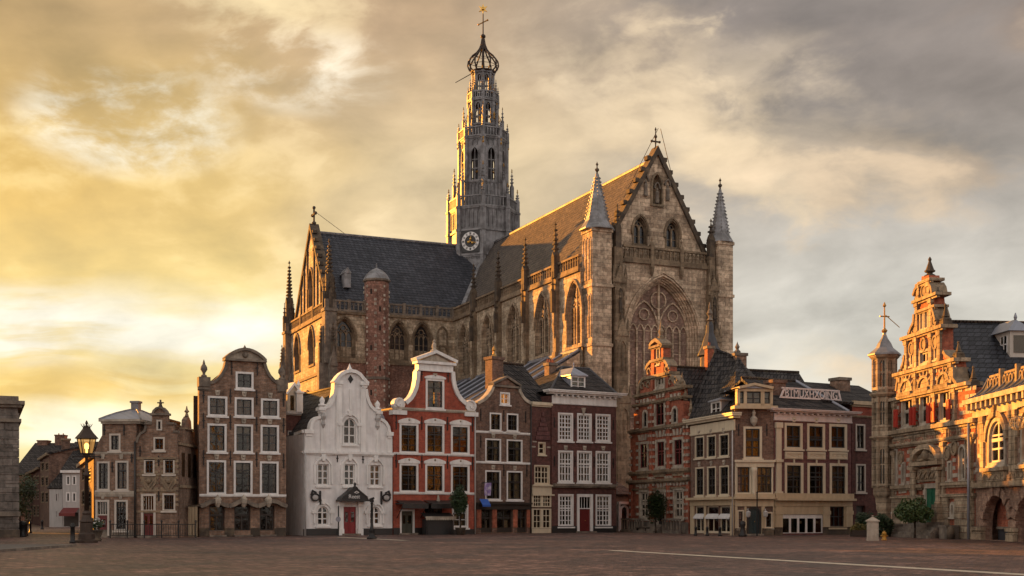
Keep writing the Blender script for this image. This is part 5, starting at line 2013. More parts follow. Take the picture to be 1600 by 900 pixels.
    MB().strip(prof[2:], .09, -1.0, -.93).box(a - .05, b + .05, -1.0, .0, z0 - .12, z0 - .002).lathe((c, -.9, z1), [(.12, 0), (.08, .15), (.12, .25), (0, .4)], 8).build('canopy_edge', 'paint_dark', cn)
    text_mesh('lettering', 'Reest', .44, .012, 'paint_white', cn, Matrix.Translation((c - .08, -.972, z0 + .10)) @ RX90, space=.95)
    MB().strip([(c - .05, z0 + .56), (c + .12, z0 + .66), (c + .3, z0 + .56), (c + .12, z0 + .5)], .045, -.975, -.955, True).build('emblem', 'paint_white', cn)
    m = MB()
    for x in (531.5, 561.5):
        u = uof(f, x)
        m.box(u - .16, u + .16, -.25, .02, 0, z0 - .14).box(u - .22, u + .22, -.32, .02, z0 - .5, z0 - .145).box(u - .22, u + .22, -.3, .02, 0, .5)
    m.each('door_pilaster', 'plaster_trim', R_)
    # carved emblems on iron brackets
    for px, py, s_ in ((491.5, 777, -1), (602.8, 777.5, 1)):
        u, z = f.uv(px, py)
        m = MB()
        m.strip([(u + .30 * math.cos(t) * s_, z + .27 * math.sin(t)) for t in [i * PI / 8 for i in range(17)]][:-1], .10, -.2, -.08, True)
        m.strip([(u - .42 * s_, z - .55), (u - .42 * s_, z + .5)], .12, -.16, -.02)
        m.strip([(u - .1 * s_, z + .35), (u + .2 * s_, z + .5), (u + .34 * s_, z + .15)], .10, -.2, -.06)
        e = m.build('wall_emblem', 'iron', R_)
        MB().lathe((u, -.12, z - .28), [(.05, 0), (.28, .15), (.3, .35), (.05, .52)], 10, sy=.3).build('emblem_shell', 'plaster_grey', e)
    m = MB().box(.02, dr[0] - .35, -.05, .0, 0, .52).box(dr[1] + .35, f.W - .02, -.05, .0, 0, .52)
    m.each('plinth', 'paint_dark', R_)
    MB().tube((.05, -.13, 0), (.05, -.13, zof(f, 475, 708)), .065, .065, 8).build('drainpipe', 'plaster_grey', R_)
    # canted side towards the alley
    g = Fac(462.6, 475.2, 95.4, 92.35)
    M = Matrix.Translation((0, 0, 0))
    fi = Matrix.Translation(Vector(f.loc)) @ Matrix.Rotation(f.rz, 4, 'Z')
    gi = Matrix.Translation(Vector(g.loc)) @ Matrix.Rotation(g.rz, 4, 'Z')
    L = fi.inverted() @ gi
    m = MB(L)
    h1 = arch(.95, 1.95, zof(g, 469, 760), zof(g, 469, 722), 'seg')
    h2 = arch(.95, 1.95, zof(g, 469, 824), zof(g, 469, 790), 'round')
    zt = zof(g, 469, 678)
    m.prism([(0, 0), (g.W - .02, 0), (g.W - .02, zt), (0, zt)], 0, .4, [h1, h2])
    sd = m.build('canted_wall', 'plaster_white', R_)
    MB(L).prism([(.8, .3), (2.1, .3), (2.1, zt - 1), (.8, zt - 1)], .25, .3).build('side_glass', 'glass_old', sd)
    MB(L).box(-.1, g.W - .03, -.16, .02, zof(g, 469, 709.5), zof(g, 469, 706)).box(-.1, g.W - .03, -.16, .42, zt - .02, zt + .2).build('side_moulding', 'plaster_trim', sd)
    MB(L).box(0, g.W - .03, -.04, 0, 0, .5).each('plinth', 'paint_dark', sd)
    H.gable_roof(zof(f, 545, 600), 'pantile_dark', -.05, eave=zof(f, 545, 690))


def house_red():
    f = Fac(614.3, 742, 96.1, 100.0)
    H = House('red_house', 'bright red brick house with white neck gable, triangular pediment and side scrolls', 'house', f, 'brick_red', ROW)
    H.defaults = dict(frame='paint_white', sash='paint_dark', fw=.17, curtain='curtain_reflection', cw=.3, glass='glass_old', rise=.28)
    H.win(665, 592, 694, 639, 2, 4, 'rect', hood=('paint_white', .3), key='stone_pale')
    for x0, x1, a, b in ((624, 653.5, 656.5, 708), (664.5, 694, 657, 708.6), (704.3, 733.5, 659, 709.5)):
        H.win(x0, a + 5, x1, b, 2, 4, 'rect', transom=.66, hood=('paint_white', .42), key='stone_pale', cw=.3)
    for x0, x1, a, b in ((624, 653.5, 719, 769), (664.2, 694, 719.6, 769.6), (704.3, 733.5, 721, 770)):
        H.win(x0, a + 5, x1, b, 2, 4, 'rect', transom=.62, hood=('paint_white', .42), key='stone_pale', curtain='curtain_white', cw=.16)
    H.win(706, 788, 731.5, 825, 2, 3, sash='paint_white', curtain='curtain_white', cw=.3)
    R_ = H.root
    dr = H.door(624.8, 796, 647.5, 833, 'paint_olive', 'paint_white', fw=.14, transom=.0, leaves=2)
    sh = H.hole(664, 788, 692, 830)
    out = [(614.6, 838), (614.6, 640), (633.5, 639), (636, 627), (641.5, 622), (645.5, 615.5), (649.3, 606), (651.6, 594), (652.8, 578.5), (652.8, 565), (707, 567), (706.6, 580), (707.5, 594), (710, 606), (714.3, 616.5),
           (719.5, 624), (725.5, 629.5), (727.5, 641.5), (741.8, 642.5), (741.9, 838)]
    H.finish(out, 10.5, zof(f, 680, 644))
    H.coping([(633.5, 629.5), (641.5, 622), (645.5, 615.5), (649.3, 606), (651.6, 594), (652.6, 580)], .34, 'paint_white', .18)
    H.coping([(706.8, 582), (707.6, 594), (710.2, 606), (714.5, 616.5), (719.7, 624), (727.5, 631)], .34, 'paint_white', .18)
    m = MB()
    for px, py, s_ in ((623.5, 631, 1), (735.5, 634.5, -1)):
        u, z = f.uv(px, py)
        m = MB()
        sp = [(u + s_ * (.46 - .055 * k) * math.cos(k * .7 + 1.2) , z + (.46 - .055 * k) * math.sin(k * .7 + 1.2)) for k in range(8)]
        m.prism([(u + .5 * math.cos(i * PI / 8), z + .5 * math.sin(i * PI / 8)) for i in range(16)], -.1, .5)
        m.strip(sp, .1, -.2, -.1)
        m.box(u - .62, u + .62, -.2, .55, z - .86, z - .52)
        m.build('volute', 'paint_white', R_)
    # pediment
    a, za = f.uv(649.3, 578)
    b, _ = f.uv(710.5, 580)
    z0, z1 = zof(f, 680, 579), zof(f, 680, 566)
    c, zt = f.uv(679.2, 550)
    m = MB().box(a, b, -.3, .55, z1 - .2, z1 + .02).box(a + .2, b - .2, -.12, .5, z0, z1 - .21).box(a + .1, b - .1, -.2, .5, z0 - .1, z0 - .002)
    m.strip([(a - .1, z1 + .12), (c, zt), (b + .1, z1 + .12)], .24, -.36, .6)
    pd = m.build('pediment', 'paint_white', R_)
    MB().prism([(a + .3, z1 + .03), (b - .3, z1 + .03), (c, zt - .18)], -.1, .5).build('tympanum', 'stone_pale', pd)
    MB().lathe((c, .1, zt), [(.32, 0), (.3, .15), (.14, .25), (.2, .45), (.16, .65), (.1, .75), (.13, .88), (.04, 1.0)], 8).build('statue', 'stone_pale', R_)
    H.band(640.5, 614.8, 741.8, .16, .12, 'stone_pale')
    H.band(709.6, 614.8, 741.8, .13, .09, 'paint_white')
    H.band(770.3, 614.8, 741.8, .14, .09, 'paint_white')
    H.anchors([(619, 660), (659, 661), (699, 662), (738, 664), (619, 720), (659, 721), (699, 722), (738, 724), (659, 585), (700, 587)], 1.1)
    # awnings over door and terrace bay
    for (x0, x1) in ((617.5, 658), (662, 706)):
        ua, ub = uof(f, x0), uof(f, x1)
        z = zof(f, (x0 + x1) / 2, 784)
        m = MB().solid([(ua, -1.3, z - .18), (ub, -1.3, z - .18), (ub, -.02, z + .12), (ua, -.02, z + .12), (ua, -1.3, z - .55), (ub, -1.3, z - .55), (ub, -1.22, z - .55), (ua, -1.22, z - .55)],
                       [(0, 1, 2, 3), (4, 5, 1, 0), (6, 5, 4, 7)])
        m.box(ua, ua + .08, -1.3, 0, z - .2, z - .1).box(ub - .08, ub, -1.3, 0, z - .2, z - .1)
        m.build('awning', 'paint_dark', R_)
        for u in (ua + .1, ub - .1):
            MB().tube((u, -.1, z - 1.3), (u, -1.2, z - .3), .035, .035).build('awning_arm', 'iron', R_)
    u0, u1, z0, z1 = sh
    q = MB().prism([(u0, .05), (u1, .05), (u1, z1), (u0, z1)], .2, .3, [[(u0 + .12, 1.1), ((u0 + u1) / 2 - .06, 1.1), ((u0 + u1) / 2 - .06, z1 - .15), (u0 + .12, z1 - .15)], [((u0 + u1) / 2 + .06, 1.1), (u1 - .12, 1.1), (u1 - .12, z1 - .15), ((u0 + u1) / 2 + .06, z1 - .15)]])
    sf = q.build('shop_front', 'timber_dark', R_)
    MB().box(u0 + .1, u1 - .1, .24, .25, 1.0, z1 - .1).build('pane', 'glass', sf)
    m = MB().box(.02, dr[0] - .02, -.05, 0, 0, .55).box(dr[1] + .02, sh[0] - .01, -.05, 0, 0, .55).box(sh[1] + .01, f.W - .02, -.05, 0, 0, .4)
    m.each('plinth', 'paint_dark', R_)
    m = MB()
    u, z = f.uv(683, 782)
    m.lathe((u, -.2, z - .5), [(.05, 0), (.2, .3), (.12, .6), (.05, .95)], 8)
    m.build('stone_mask', 'stone_pale', R_)
    for x in (638.5, 743.0):
        pass
    MB().tube((f.W - .03, -.1, 0), (f.W - .03, -.1, zof(f, 741, 642)), .06, .06, 8).build('drainpipe', 'plaster_grey', R_)
    H.gable_roof(zof(f, 680, 628), 'slate_blue', -.05, eave=zof(f, 680, 652))
    # barrel roof of curved slates on the side of the white house
    m = MB()
    vs, fs = [], []
    for i in range(9):
        t = PI * i / 8
        for y in (.8, 8.0):
            vs.append((-1.3 + 1.25 * math.cos(t), y, zof(f, 604, 668) - .6 + 2.2 * math.sin(t)))
    for i in range(8):
        fs.append((2 * i, 2 * i + 1, 2 * i + 3, 2 * i + 2))
    fs.append(tuple(2 * i for i in range(9)))
    m.solid(vs, fs).build('barrel_roof', 'zinc', R_)


def house_brown():
    f = Fac(742.6, 829, 100.1, 103.6)
    H = House('brown_house', 'brown brick house with low bell gable and a dark timber shop front', 'house', f, 'brick_brown', ROW)
    H.defaults = dict(frame='paint_white', sash='paint_dark', fw=.12, curtain='curtain_white', cw=.27, glass='glass')
    H.win(781, 613, 796.5, 632.5, 2, 2, sash='paint_white', fw=.12)
    H.win(765, 645, 783.3, 673, 2, 3)
    H.win(791.5, 646.2, 809.5, 674, 2, 3)
    H.win(758, 685.5, 782.6, 722, 2, 3, transom=.62, key='stone_pale')
    H.win(791.5, 687, 816, 723, 2, 3, transom=.62, key='stone_pale')
    H.win(758, 735, 782.4, 781, 2, 3, transom=.62, key='stone_pale')
    H.win(791.5, 736, 816, 781.5, 2, 3, transom=.62, key='stone_pale')
    R_ = H.root
    ops = [H.hole(a, 796, b, 832) for a, b in ((751.5, 769), (776.5, 801.5), (808, 823.5))]
    out = [(743, 838), (743, 630), (747, 629), (756, 624.5), (762.5, 618), (767.5, 611), (771, 601.5), (810.2, 603), (811.8, 612), (816, 620), (821, 625.5), (828.8, 629.5), (828.9, 838)]
    H.finish(out, 10.5, zof(f, 785, 634))
    H.coping([(746, 629.8), (756, 624.5), (762.5, 618), (767.5, 611), (770.8, 603)], .26, 'stone_pale')
    H.coping([(810.8, 604.5), (812, 612), (816.2, 620), (821.2, 625.5), (828.5, 630)], .26, 'stone_pale')
    a, z1 = f.uv(769.3, 602)
    b, _ = f.uv(811.3, 603.5)
    z1 = zof(f, 790, 602.7)
    c, zt = f.uv(790.5, 589)
    m = MB().box(a, b, -.2, .5, z1 - .16, z1).strip([(a - .05, z1 + .08), (c, zt), (b + .05, z1 + .08)], .18, -.25, .55)
    pd = m.build('pediment', 'stone_soot', R_)
    MB().prism([(a + .25, z1 + .002), (b - .25, z1 + .002), (c, zt - .12)], -.05, .45).build('tympanum', 'brick_brown', pd)
    H.band(675.8, 743.2, 828.7, .12, .08, 'plaster_trim')
    H.band(722.8, 743.2, 828.7, .12, .08, 'plaster_trim')
    H.anchors([(751, 648), (787, 650), (821, 652), (751, 690), (787, 735), (823, 735)], 1.0)
    ch = chimney(R_, c - .55, c + .62, 1.2, 2.2, zof(f, 790, 605), zof(f, 798, 560, -1.5), 'brick_brown', 'brick_brown', 0)
    zt2 = zof(f, 798, 560, -1.5)
    MB().lathe((c, 1.7, zt2), [(.3, 0), (.12, .25), (.08, .5), (.16, .6), (.03, .95)], 8).build('chimney_finial', 'gilt', ch)
    # shop front
    m = MB()
    ua, ub = uof(f, 744), uof(f, 828)
    z0 = zof(f, 785, 796)
    m.box(ua, ub, -.12, .02, z0, z0 + .42).box(ua - .05, ub + .05, -.32, .02, z0 + .42, z0 + .58)
    m.build('shop_fascia', 'timber_dark', R_)
    for i, (u0, u1, zz0, zz1) in enumerate(ops):
        mid = (u0 + u1) / 2
        hs = [[(u0 + .12, .5), (mid - .05, .5), (mid - .05, zz1 - .75), (u0 + .12, zz1 - .75)], [(mid + .05, .5), (u1 - .12, .5), (u1 - .12, zz1 - .75), (mid + .05, zz1 - .75)],
              [(u0 + .12, zz1 - .65), (mid - .05, zz1 - .65), (mid - .05, zz1 - .08), (u0 + .12, zz1 - .08)], [(mid + .05, zz1 - .65), (u1 - .12, zz1 - .65), (u1 - .12, zz1 - .08), (mid + .05, zz1 - .08)]]
        d = MB().prism([(u0, .05), (u1, .05), (u1, zz1), (u0, zz1)], .2, .28, hs).build('shop_door', 'timber_dark', R_)
        MB().box(u0 + .1, u1 - .1, .24, .25, .45, zz1 - .05).build('pane', 'glass', d)
        MB().box(mid + .2, u1 - .2, .5, .52, .5, zz1 - .9).build('curtain', 'curtain_white', d)
    m = MB()
    for x in (748, 772.5, 804.8, 826):
        u = uof(f, x)
        m.box(u - .22, u + .22, -.06, .0, .5, z0 - .01)
    m.each('brick_pier', 'brick_scarlet', R_)
    MB().tube((f.W - .03, -.1, 0), (f.W - .03, -.1, zof(f, 828, 632)), .06, .06, 8).build('drainpipe', 'paint_dark', R_)
    # broad dark roof behind, ridge along the row
    e, rh = zof(f, 785, 640), zof(f, 830, 571, -4.5)
    r = MB()
    r.slab([(c + .9, .5, e), (f.W + 3.8, .5, e), (f.W + 2.9, 4.8, rh), (c + 3.1, 4.8, rh)], .18)
    r.slab([(c + 5.3, 10.5, e), (c + 3.1, 4.801, rh), (f.W + 2.9, 4.801, rh), (f.W + 3.8, 10.5, e)], .18)
    r.solid([(c + .9, .5, e), (c + 5.3, 10.5, e), (c + 3.1, 4.8, rh)], [(0, 2, 1)])
    r.slab([(.0, .5, e), (.0, 10.4, e), (c + .9, 10.4, e + .5), (c + .9, .5, e + .5)], .15)
    rr = r.build('roof', 'pantile_dark', R_)
    MB().tube((c + 3.1, 4.8, rh + .03), (f.W + 2.9, 4.8, rh + .03), .14, .14, 8).build('ridge_tiles', 'pantile_brown', rr)


def house_narrow():
    f = Fac(829.3, 861.6, 103.8, 105.2)
    H = House('infill_house', 'narrow brick house with a cream painted shop front, squeezed between two wider houses', 'house', f, 'brick_maroon', ROW)
    H.defaults = dict(frame='paint_cream', sash='paint_cream', fw=.10, bar=.07)
    H.win(840.8, 690.8, 852, 710.5, 1, 2)
    H.win(834.5, 726.8, 858.5, 757, 4, 3)
    out = [(829.5, 838), (829.5, 632), (861.4, 633), (861.4, 838)]
    R_ = H.root
    h1 = f.rect(833, 774, 858.5, 790.5)
    h2 = f.rect(833, 796.5, 858.5, 824)
    H.holes.append(arch(*h1)); H.holes.append(arch(*h2))
    H.finish(out, 8, zof(f, 845, 633))
    H.band(631, 829.6, 861.4, .26, .22, 'paint_cream')
    m = MB()
    for i, (x0, x1, y) in enumerate(((836, 859, 687), (838, 857, 680), (840, 855, 673), (842, 853, 666), (844, 851, 659), (846, 849, 650))):
        a, z = f.uv(x0, y)
        b, _ = f.uv(x1, y)
        m.box(a, b, -.12, .02, z, z + .34)
    m.build('stepped_relief', 'brick_wine', R_)
    m = MB()
    for x, y in ((833.5, 698), (857, 699), (835, 690)):
        u, z = f.uv(x, y)
        m.box(u - .2, u + .2, -.04, .02, z - .06, z + .06)
    m.build('tie_stones', 'stone_pale', R_)
    # cream shop front
    a, b = uof(f, 830.2), uof(f, 864)
    z0, z1 = zof(f, 846, 772), zof(f, 846, 760)
    m = MB().box(a, b, -.16, .01, z0, z1).box(a - .04, b + .04, -.3, .01, z1, z1 + .12).box(a, b, -.22, .01, z0 - .14, z0 - .003)
    sf = m.build('shop_front', 'paint_cream', R_)
    m = MB()
    for (u0, u1, za, zb) in (h1, h2):
        mid = (u0 + u1) / 2
        m.prism([(u0 - .25, za - .1), (b - .25, za - .1), (b - .25, zb + .1), (u0 - .25, zb + .1)], -.1, .05, [[(u0, za), (mid - .14, za), (mid - .14, zb), (u0, zb)], [(mid + .14, za), (u1, za), (u1, zb), (mid + .14, zb)]])
        for (p, q) in ((u0, mid - .14), (mid + .14, u1)):
            for k in range(1, 3):
                x = p + (q - p) * k / 3 if za == h1[2] else p + (q - p) * k / 2
                m.box(x - .03, x + .03, -.04, .03, za, zb)
            for k in range(1, 3):
                zz = za + (zb - za) * k / 3
                m.box(p, q, -.035, .025, zz - .03, zz + .03)
        MB().box(u0 - .02, u1 + .02, .06, .07, za - .05, zb + .05).build('pane', 'glass', sf)
    m.box(a, b - .2, -.08, .0, 0, h2[2] - .12)
    m.build('shop_joinery', 'paint_cream', R_)


def house_sash():
    f = Fac(862, 963, 105.0, 108.4)
    H = House('sash_window_house', 'dark maroon brick house with broad white cornice and tall white sash windows', 'house', f, 'brick_maroon', ROW)
    H.defaults = dict(frame='paint_white', sash='paint_white', fw=.15, bar=.075, curtain='curtain_white', cw=.24, glass='glass')
    for x0, x1, a, b in ((871.8, 895.2, 645, 689.5), (901.5, 924.3, 646, 690), (930.5, 953.8, 647, 690.5)):
        H.win(x0, a, x1, b, 4, 6, transom=.5, curtain='curtain_reflection', cw=.5)
    for x0, x1, a, b in ((872, 895.2, 704, 753.8), (901.5, 924.5, 704.5, 754.3), (930.5, 953.8, 705, 754.8)):
        H.win(x0, a, x1, b, 4, 4, transom=.6, key='stone_pale', cw=.5)
    for x0, x1, a, b in ((872, 896, 772, 823), (930.5, 954.8, 772.6, 823)):
        H.win(x0, a, x1, b, 4, 6, transom=.58, cw=.2)
    R_ = H.root
    dr = H.door(901.3, 772, 926.2, 831, 'paint_oxblood', 'paint_white', fw=.26, transom=1.05, leaves=1, glaze=False)
    out = [(862.3, 838), (862.3, 618), (962.8, 622), (962.9, 838)]
    H.finish(out, 10.0, zof(f, 910, 620))
    za, zb = zof(f, 912, 633.5), zof(f, 912, 612)
    H.cornice(.02, f.W - .02, za, zb, 'paint_white', .75, True)
    ua, ub = .0, f.W
    z = zof(f, 912, 758.5)
    MB().box(ua + .1, ub - .1, -.4, .02, z - .1, z + .12).box(ua + .15, ub - .15, -.25, .02, z - .22, z - .103).build('shop_ledge', 'stone_soot', R_)
    H.anchors([(866, 660), (898, 662), (928, 663), (958, 664), (866, 720), (898, 721), (928, 722), (958, 724)], .9)
    MB().box(.02, dr[0] - .02, -.05, 0, 0, .6).box(dr[1] + .02, f.W - .02, -.05, 0, 0, .6).each('plinth', 'paint_dark', R_)
    rh = zof(f, 905, 575, -4.5)
    H.hip_roof(zb, rh, uof(f, 884, -4), uof(f, 926, -4), 4.6, 'pantile_dark', over=.1, y0=.0)
    zd0, zd1 = zof(f, 910, 611, -.8), zof(f, 910, 588, -.8)
    dormer(H, uof(f, 900), uof(f, 922.5), zd0 - .1, zd1, .8, 2.8, 'zinc', 'paint_white', 'zinc', .75, 2, 3)
    chimney(R_, uof(f, 905), uof(f, 917), 5.0, 5.8, rh - .8, zof(f, 910, 570, -5), 'brick_umber', 'stone_soot', 3)
    u, z = f.uv(911, 638)
    MB().lathe((u, -.1, z - .6), [(.03, 0), (.14, .3), (.2, .55), (.22, .62)], 8).build('stone_drop', 'stone_pale', R_)


def annex():
    f = Fac(952, 989, 113.0, 114.5)
    H = House('church_annex', 'low grey stone annex with a white arched doorway beside the stepped red gable', 'annex', f, 'stone_soot', None)
    dr = H.door(968.5, 789, 982, 830, 'paint_dark', 'paint_white', 'round', fw=.2, transom=0, leaves=1)
    H.finish([(952.1, 838), (952.1, 772), (988, 772), (988, 838)], 9, zof(f, 975, 772))
    z = zof(f, 975, 788)
    MB().box(dr[0] - .3, dr[1] + .3, -.3, .01, z, z + .25).box(dr[0] - .22, dr[0] - .03, -.15, .01, 0, z).box(dr[1] + .03, dr[1] + .22, -.15, .01, 0, z).build('door_surround', 'paint_white', H.root)
    ze = zof(f, 975, 772)
    MB().slab([(-.2, -.3, ze), (f.W + .2, -.3, ze), (f.W + .2, 6, ze + 2.6), (-.2, 6, ze + 2.6)], .2).build('roof', 'slate_brown', H.root)
    MB().box(.1, f.W - .1, 4, 8.8, ze, ze + 1.7).build('upper_wall', 'stone_soot', H.root)


house_domed()
house_stepped()
house_bell()
house_alley()
house_white()
house_red()
house_brown()
house_narrow()
house_sash()
annex()


# ------------------------------------------------------------------ the stepped-gable hall, corner block and town hall
def meat_hall():
    f = Fac(985, 1078.3, 112.3, 101.2)
    H = House('renaissance_gable_house', 'ornate red brick house with pale stone blocks and a tall scrolled stepped gable', 'house', f, 'brick_scarlet', ROW)
    H.defaults = dict(frame='stone_pale', sash='paint_dark', fw=.22, bar=.06, glass='glass', proud=.08)
    H.win(1023, 626, 1040, 667, 2, 2, sash='paint_oxblood', curtain='curtain_red', cw=.5)
    H.win(1004.3, 640, 1012.6, 669, 1, 3, 'round', fw=.2)
    H.win(1050.2, 634, 1059.4, 662.5, 1, 3, 'round', fw=.2)
    for x0, x1, a, b in ((998.6, 1013.6, 690, 734), (1025, 1040.4, 686.5, 731.5), (1052, 1068.3, 683, 729.5)):
        H.win(x0, a, x1, b, 2, 2, transom=.62, sash='paint_oxblood', curtain='curtain_red', cw=.5, glass='glass_old')
    for x0, x1, a, b in ((999.2, 1014.4, 765, 811.5), (1052.6, 1068.7, 762, 812)):
        H.win(x0, a, x1, b, 2, 3, transom=.55, sash='stone_pale', bar=.14)
    H.win(1026.5, 764.5, 1040.6, 783, 2, 1, sash='stone_pale', bar=.14)
    H.win(1024.4, 584, 1039.6, 607, 2, 1, sash='stone_pale', bar=.2, glass='glass_old')
    H.win(1026.6, 543, 1032, 570, 1, 2, fw=.14, glass='glass')
    dr = H.door(1025.5, 786, 1041.5, 826, 'paint_black', 'stone_pale', fw=.3, leaves=2, step=False)
    R_ = H.root
    left = [(985.2, 838), (985.2, 677), (990.5, 675), (990.5, 645), (994, 643), (994, 618), (998.5, 617), (999.5, 606), (1002.5, 598), (1006.5, 592), (1010.5, 589), (1010.8, 576), (1014, 570), (1018, 566), (1019.8, 562)]
    topp = [(1020.2, 541), (1018.8, 540), (1022, 535), (1028, 531.5), (1034.5, 536), (1037.2, 541), (1036.2, 542)]
    right = [(1036.4, 560), (1039.5, 563), (1043, 567), (1046.2, 573), (1046.8, 586), (1050, 588), (1053.2, 592), (1056.8, 598), (1058.8, 605), (1062.8, 605.5), (1063, 626), (1067.5, 626.5), (1068, 650), (1077.5, 651), (1078.1, 838)]
    H.finish(left + topp + right, 14, zof(f, 1035, 672), th=.7)
    m = MB()
    def lvl(y, xa, xb, h=.24, p=.28):
        a, z = f.uv(xa, y[0])
        b, z2 = f.uv(xb, y[1])
        zm = (z + z2) / 2
        m.box(a, b, -p, .75, zm - h / 2, zm + h / 2).box(a + .05, b - .05, -p * .5, .05, zm - h, zm - h / 2 - .003)
    lvl((676, 660), 984.4, 1079)
    lvl((619, 604), 993, 1070)
    lvl((632, 622), 990, 1069.5, .2, .22)
    lvl((590.5, 584), 1008, 1050, .26, .3)
    lvl((565.5, 560), 1018, 1040, .22, .26)
    lvl((541.5, 541), 1018, 1038.5, .2, .3)
    lvl((753, 748), 983.5, 1079, .26, .36)
    lvl((740, 733), 984.4, 1079, .24, .25)
    lvl((765, 761), 985.4, 1078, .14, .12)
    m.build('string_course', 'stone_trim', R_)
    H.coping([(1018.5, 541), (1022, 535.5), (1028, 531), (1034.5, 535.5), (1038.2, 541)], .3, 'stone_relief', .3)
    H.coping([(999, 616), (999.8, 606.5), (1002.5, 598.5), (1006.5, 592.5), (1010.3, 589.5)], .34, 'stone_relief', .2)
    H.coping([(1011, 577), (1014, 570.5), (1018, 566.3)], .3, 'stone_relief', .2)
    H.coping([(1039.5, 563), (1043, 567), (1046, 573)], .3, 'stone_relief', .2)
    H.coping([(1050, 588), (1053.2, 592), (1056.8, 598), (1058.8, 604)], .34, 'stone_relief', .2)
    m = MB()
    for px, py, s in ((1028, 530, 1.0), (998, 616, .7), (1061, 604.5, .7), (988, 674, .8), (1066, 625.5, .7), (1074.5, 650, .8), (992.3, 642, .6)):
        u, z = f.uv(px, py)
        m = MB().lathe((u, .3, z), [(.28 * s, 0), (.3 * s, .25 * s), (.14 * s, .35 * s), (.26 * s, .7 * s), (.12 * s, 1.0 * s), (.14 * s, 1.1 * s), (.04 * s, 1.6 * s), (0, 1.9 * s)], 8)
        m.build('stone_finial', 'stone_relief', R_)
    # pilaster strips, pale stone blocks
    m = MB()
    for x, y0, y1 in ((1018.5, 755, 836), (1045.5, 752, 836), (986.5, 757, 836), (1076.3, 751, 836), (1018.5, 675, 742), (1046, 672, 738), (1018.5, 620, 676), (1045.5, 613, 672), (1021.6, 545, 588), (1036.8, 566, 588), (1020, 590, 618), (1044, 588, 614)):
        u, z1 = f.uv(x, y0)
        z0 = max(0, zof(f, x, y1))
        m.box(u - .28, u + .28, -.14, .0, z0, z1)
    m.each('pilaster_strip', 'brick_scarlet', R_)
    rnd = random.Random(3)
    m = MB()
    for x in (986.5, 997, 1015.5, 1019, 1023, 1042, 1046, 1050, 1070.5, 1076):
        for y in range(628, 832, 11):
            if x < 991 and y < 680: continue
            if x > 1068 and y < 656: continue
            if (int(x) + y) % 3 == 0 and rnd.random() < .5: continue
            u, z = f.uv(x, y - (x - 985) * .06)
            h = .17 if y % 2 else .20
            m.box(u - .16, u + .16, -.165, .02, z - h * .6, z + h * .6)
    for x, y in ((1008, 628), (1033, 617), (1056, 620), (1005, 684), (1033, 678), (1060, 675), (1006, 759), (1034, 757), (1060, 754)):
        u, z = f.uv(x, y)
        for k in (-1, 0, 1):
            m.prism([(u + k * .55 - .14, z - .25), (u + k * .55 + .14, z - .25), (u + k * .75 + .18, z + .28), (u + k * .75 - .18, z + .28)], -.12, .02)
    m.build('stone_pattern', 'stone_pale', R_)
    # carved panels between the storeys
    for x0, x1, a, b in ((997, 1005.5, 739.5, 747.5), (1006, 1014, 739, 747), (1023, 1031.5, 737.5, 745.8), (1032, 1040.5, 737, 745.3), (1052, 1060, 735, 743.8), (1060.8, 1069, 734.5, 743.2)):
        u0, u1, z0, z1 = f.rect(x0, a, x1, b)
        q = MB().box(u0, u1, -.05, .01, z0, z1).strip([(u0 + .08, z0 + .08), (u1 - .08, z0 + .08), (u1 - .08, z1 - .08), (u0 + .08, z1 - .08)], .14, -.13, -.04, True)
        q.build('carved_panel', 'stone_relief', R_)
        c, cz = (u0 + u1) / 2, (z0 + z1) / 2
    m = MB()
    for x, y in ((1005, 605), (1056, 596), (1015, 582), (1043, 578), (1014, 603), (1049, 598)):
        u, z = f.uv(x, y)
        m.strip([(u + (.5 - .07 * k) * math.cos(k * .8), z + (.5 - .07 * k) * math.sin(k * .8)) for k in range(7)], .14, -.16, .0)
    m.build('scroll_relief', 'stone_relief', R_)
    # steps with low walls
    u0, u1 = dr[0] - .6, dr[1] + .6
    m = MB()
    for k in range(4):
        m.box(u0 - .1 * k, u1 + .1 * k, -.55 - .4 * k, -.17 - .4 * k if k else 0, 0, .72 - .18 * k)
    m.box(dr[0] + .2, dr[1] - .2, -.16, .1, 0, .73)
    m.build('stone_steps', 'stone_soot', R_)
    for a, b in ((.1, u0 - .3), (u1 + .5, f.W - .1)):
        m = MB()
        m.box(a, b, -1.0, -.8, .0, .25).box(a, b, -1.02, -.78, 1.1, 1.25)
        n = int((b - a) / .5)
        for i in range(n + 1):
            x = a + (b - a) * i / n
            m.box(x - .05, x + .05, -.95, -.85, .25, 1.1)
        m.build('stoop_railing', 'stone_soot', R_)
    m = MB().box(.02, dr[0] - .02, -.22, 0, 0, .95).box(dr[1] + .02, f.W - .02, -.22, 0, 0, .95)
    m.each('plinth', 'stone_soot', R_)
    e, rh = zof(f, 1035, 672) - .3, 14.6
    r = H.gable_roof(rh, 'pantile_dark', .1, y0=.7, y1=14.2, eave=e)
    return f


def ogee_turret():
    t = thing('ogee_turret', 'dark ogee roofed stair turret with pinnacle rising behind the tiled corner roof', 'turret', (ray(1109, 124), 124, 0), .4)
    MB().lathe((0, 0, 0), [(1.0, 0), (1.0, 17.6)], 8, 0, False).build('shaft', 'stone_soot', t)
    zb = 1.7 + (802 - 556) / 1900 * 124
    MB().lathe((0, 0, zb), [(1.3, 0), (1.25, .2), (.86, 1.0), (.7, 1.6), (.42, 2.3), (.38, 3.1), (.2, 3.5)], 8, 0, False).build('ogee_roof', 'lead_deep', t)
    MB().lathe((0, 0, zb + 3.6), [(.35, 0), (.15, .3), (.16, .5), (.32, .7), (.2, 1.0), (.1, 1.2), (.14, 1.4), (.04, 1.9)], 8).build('finial', 'stone_soot', t)


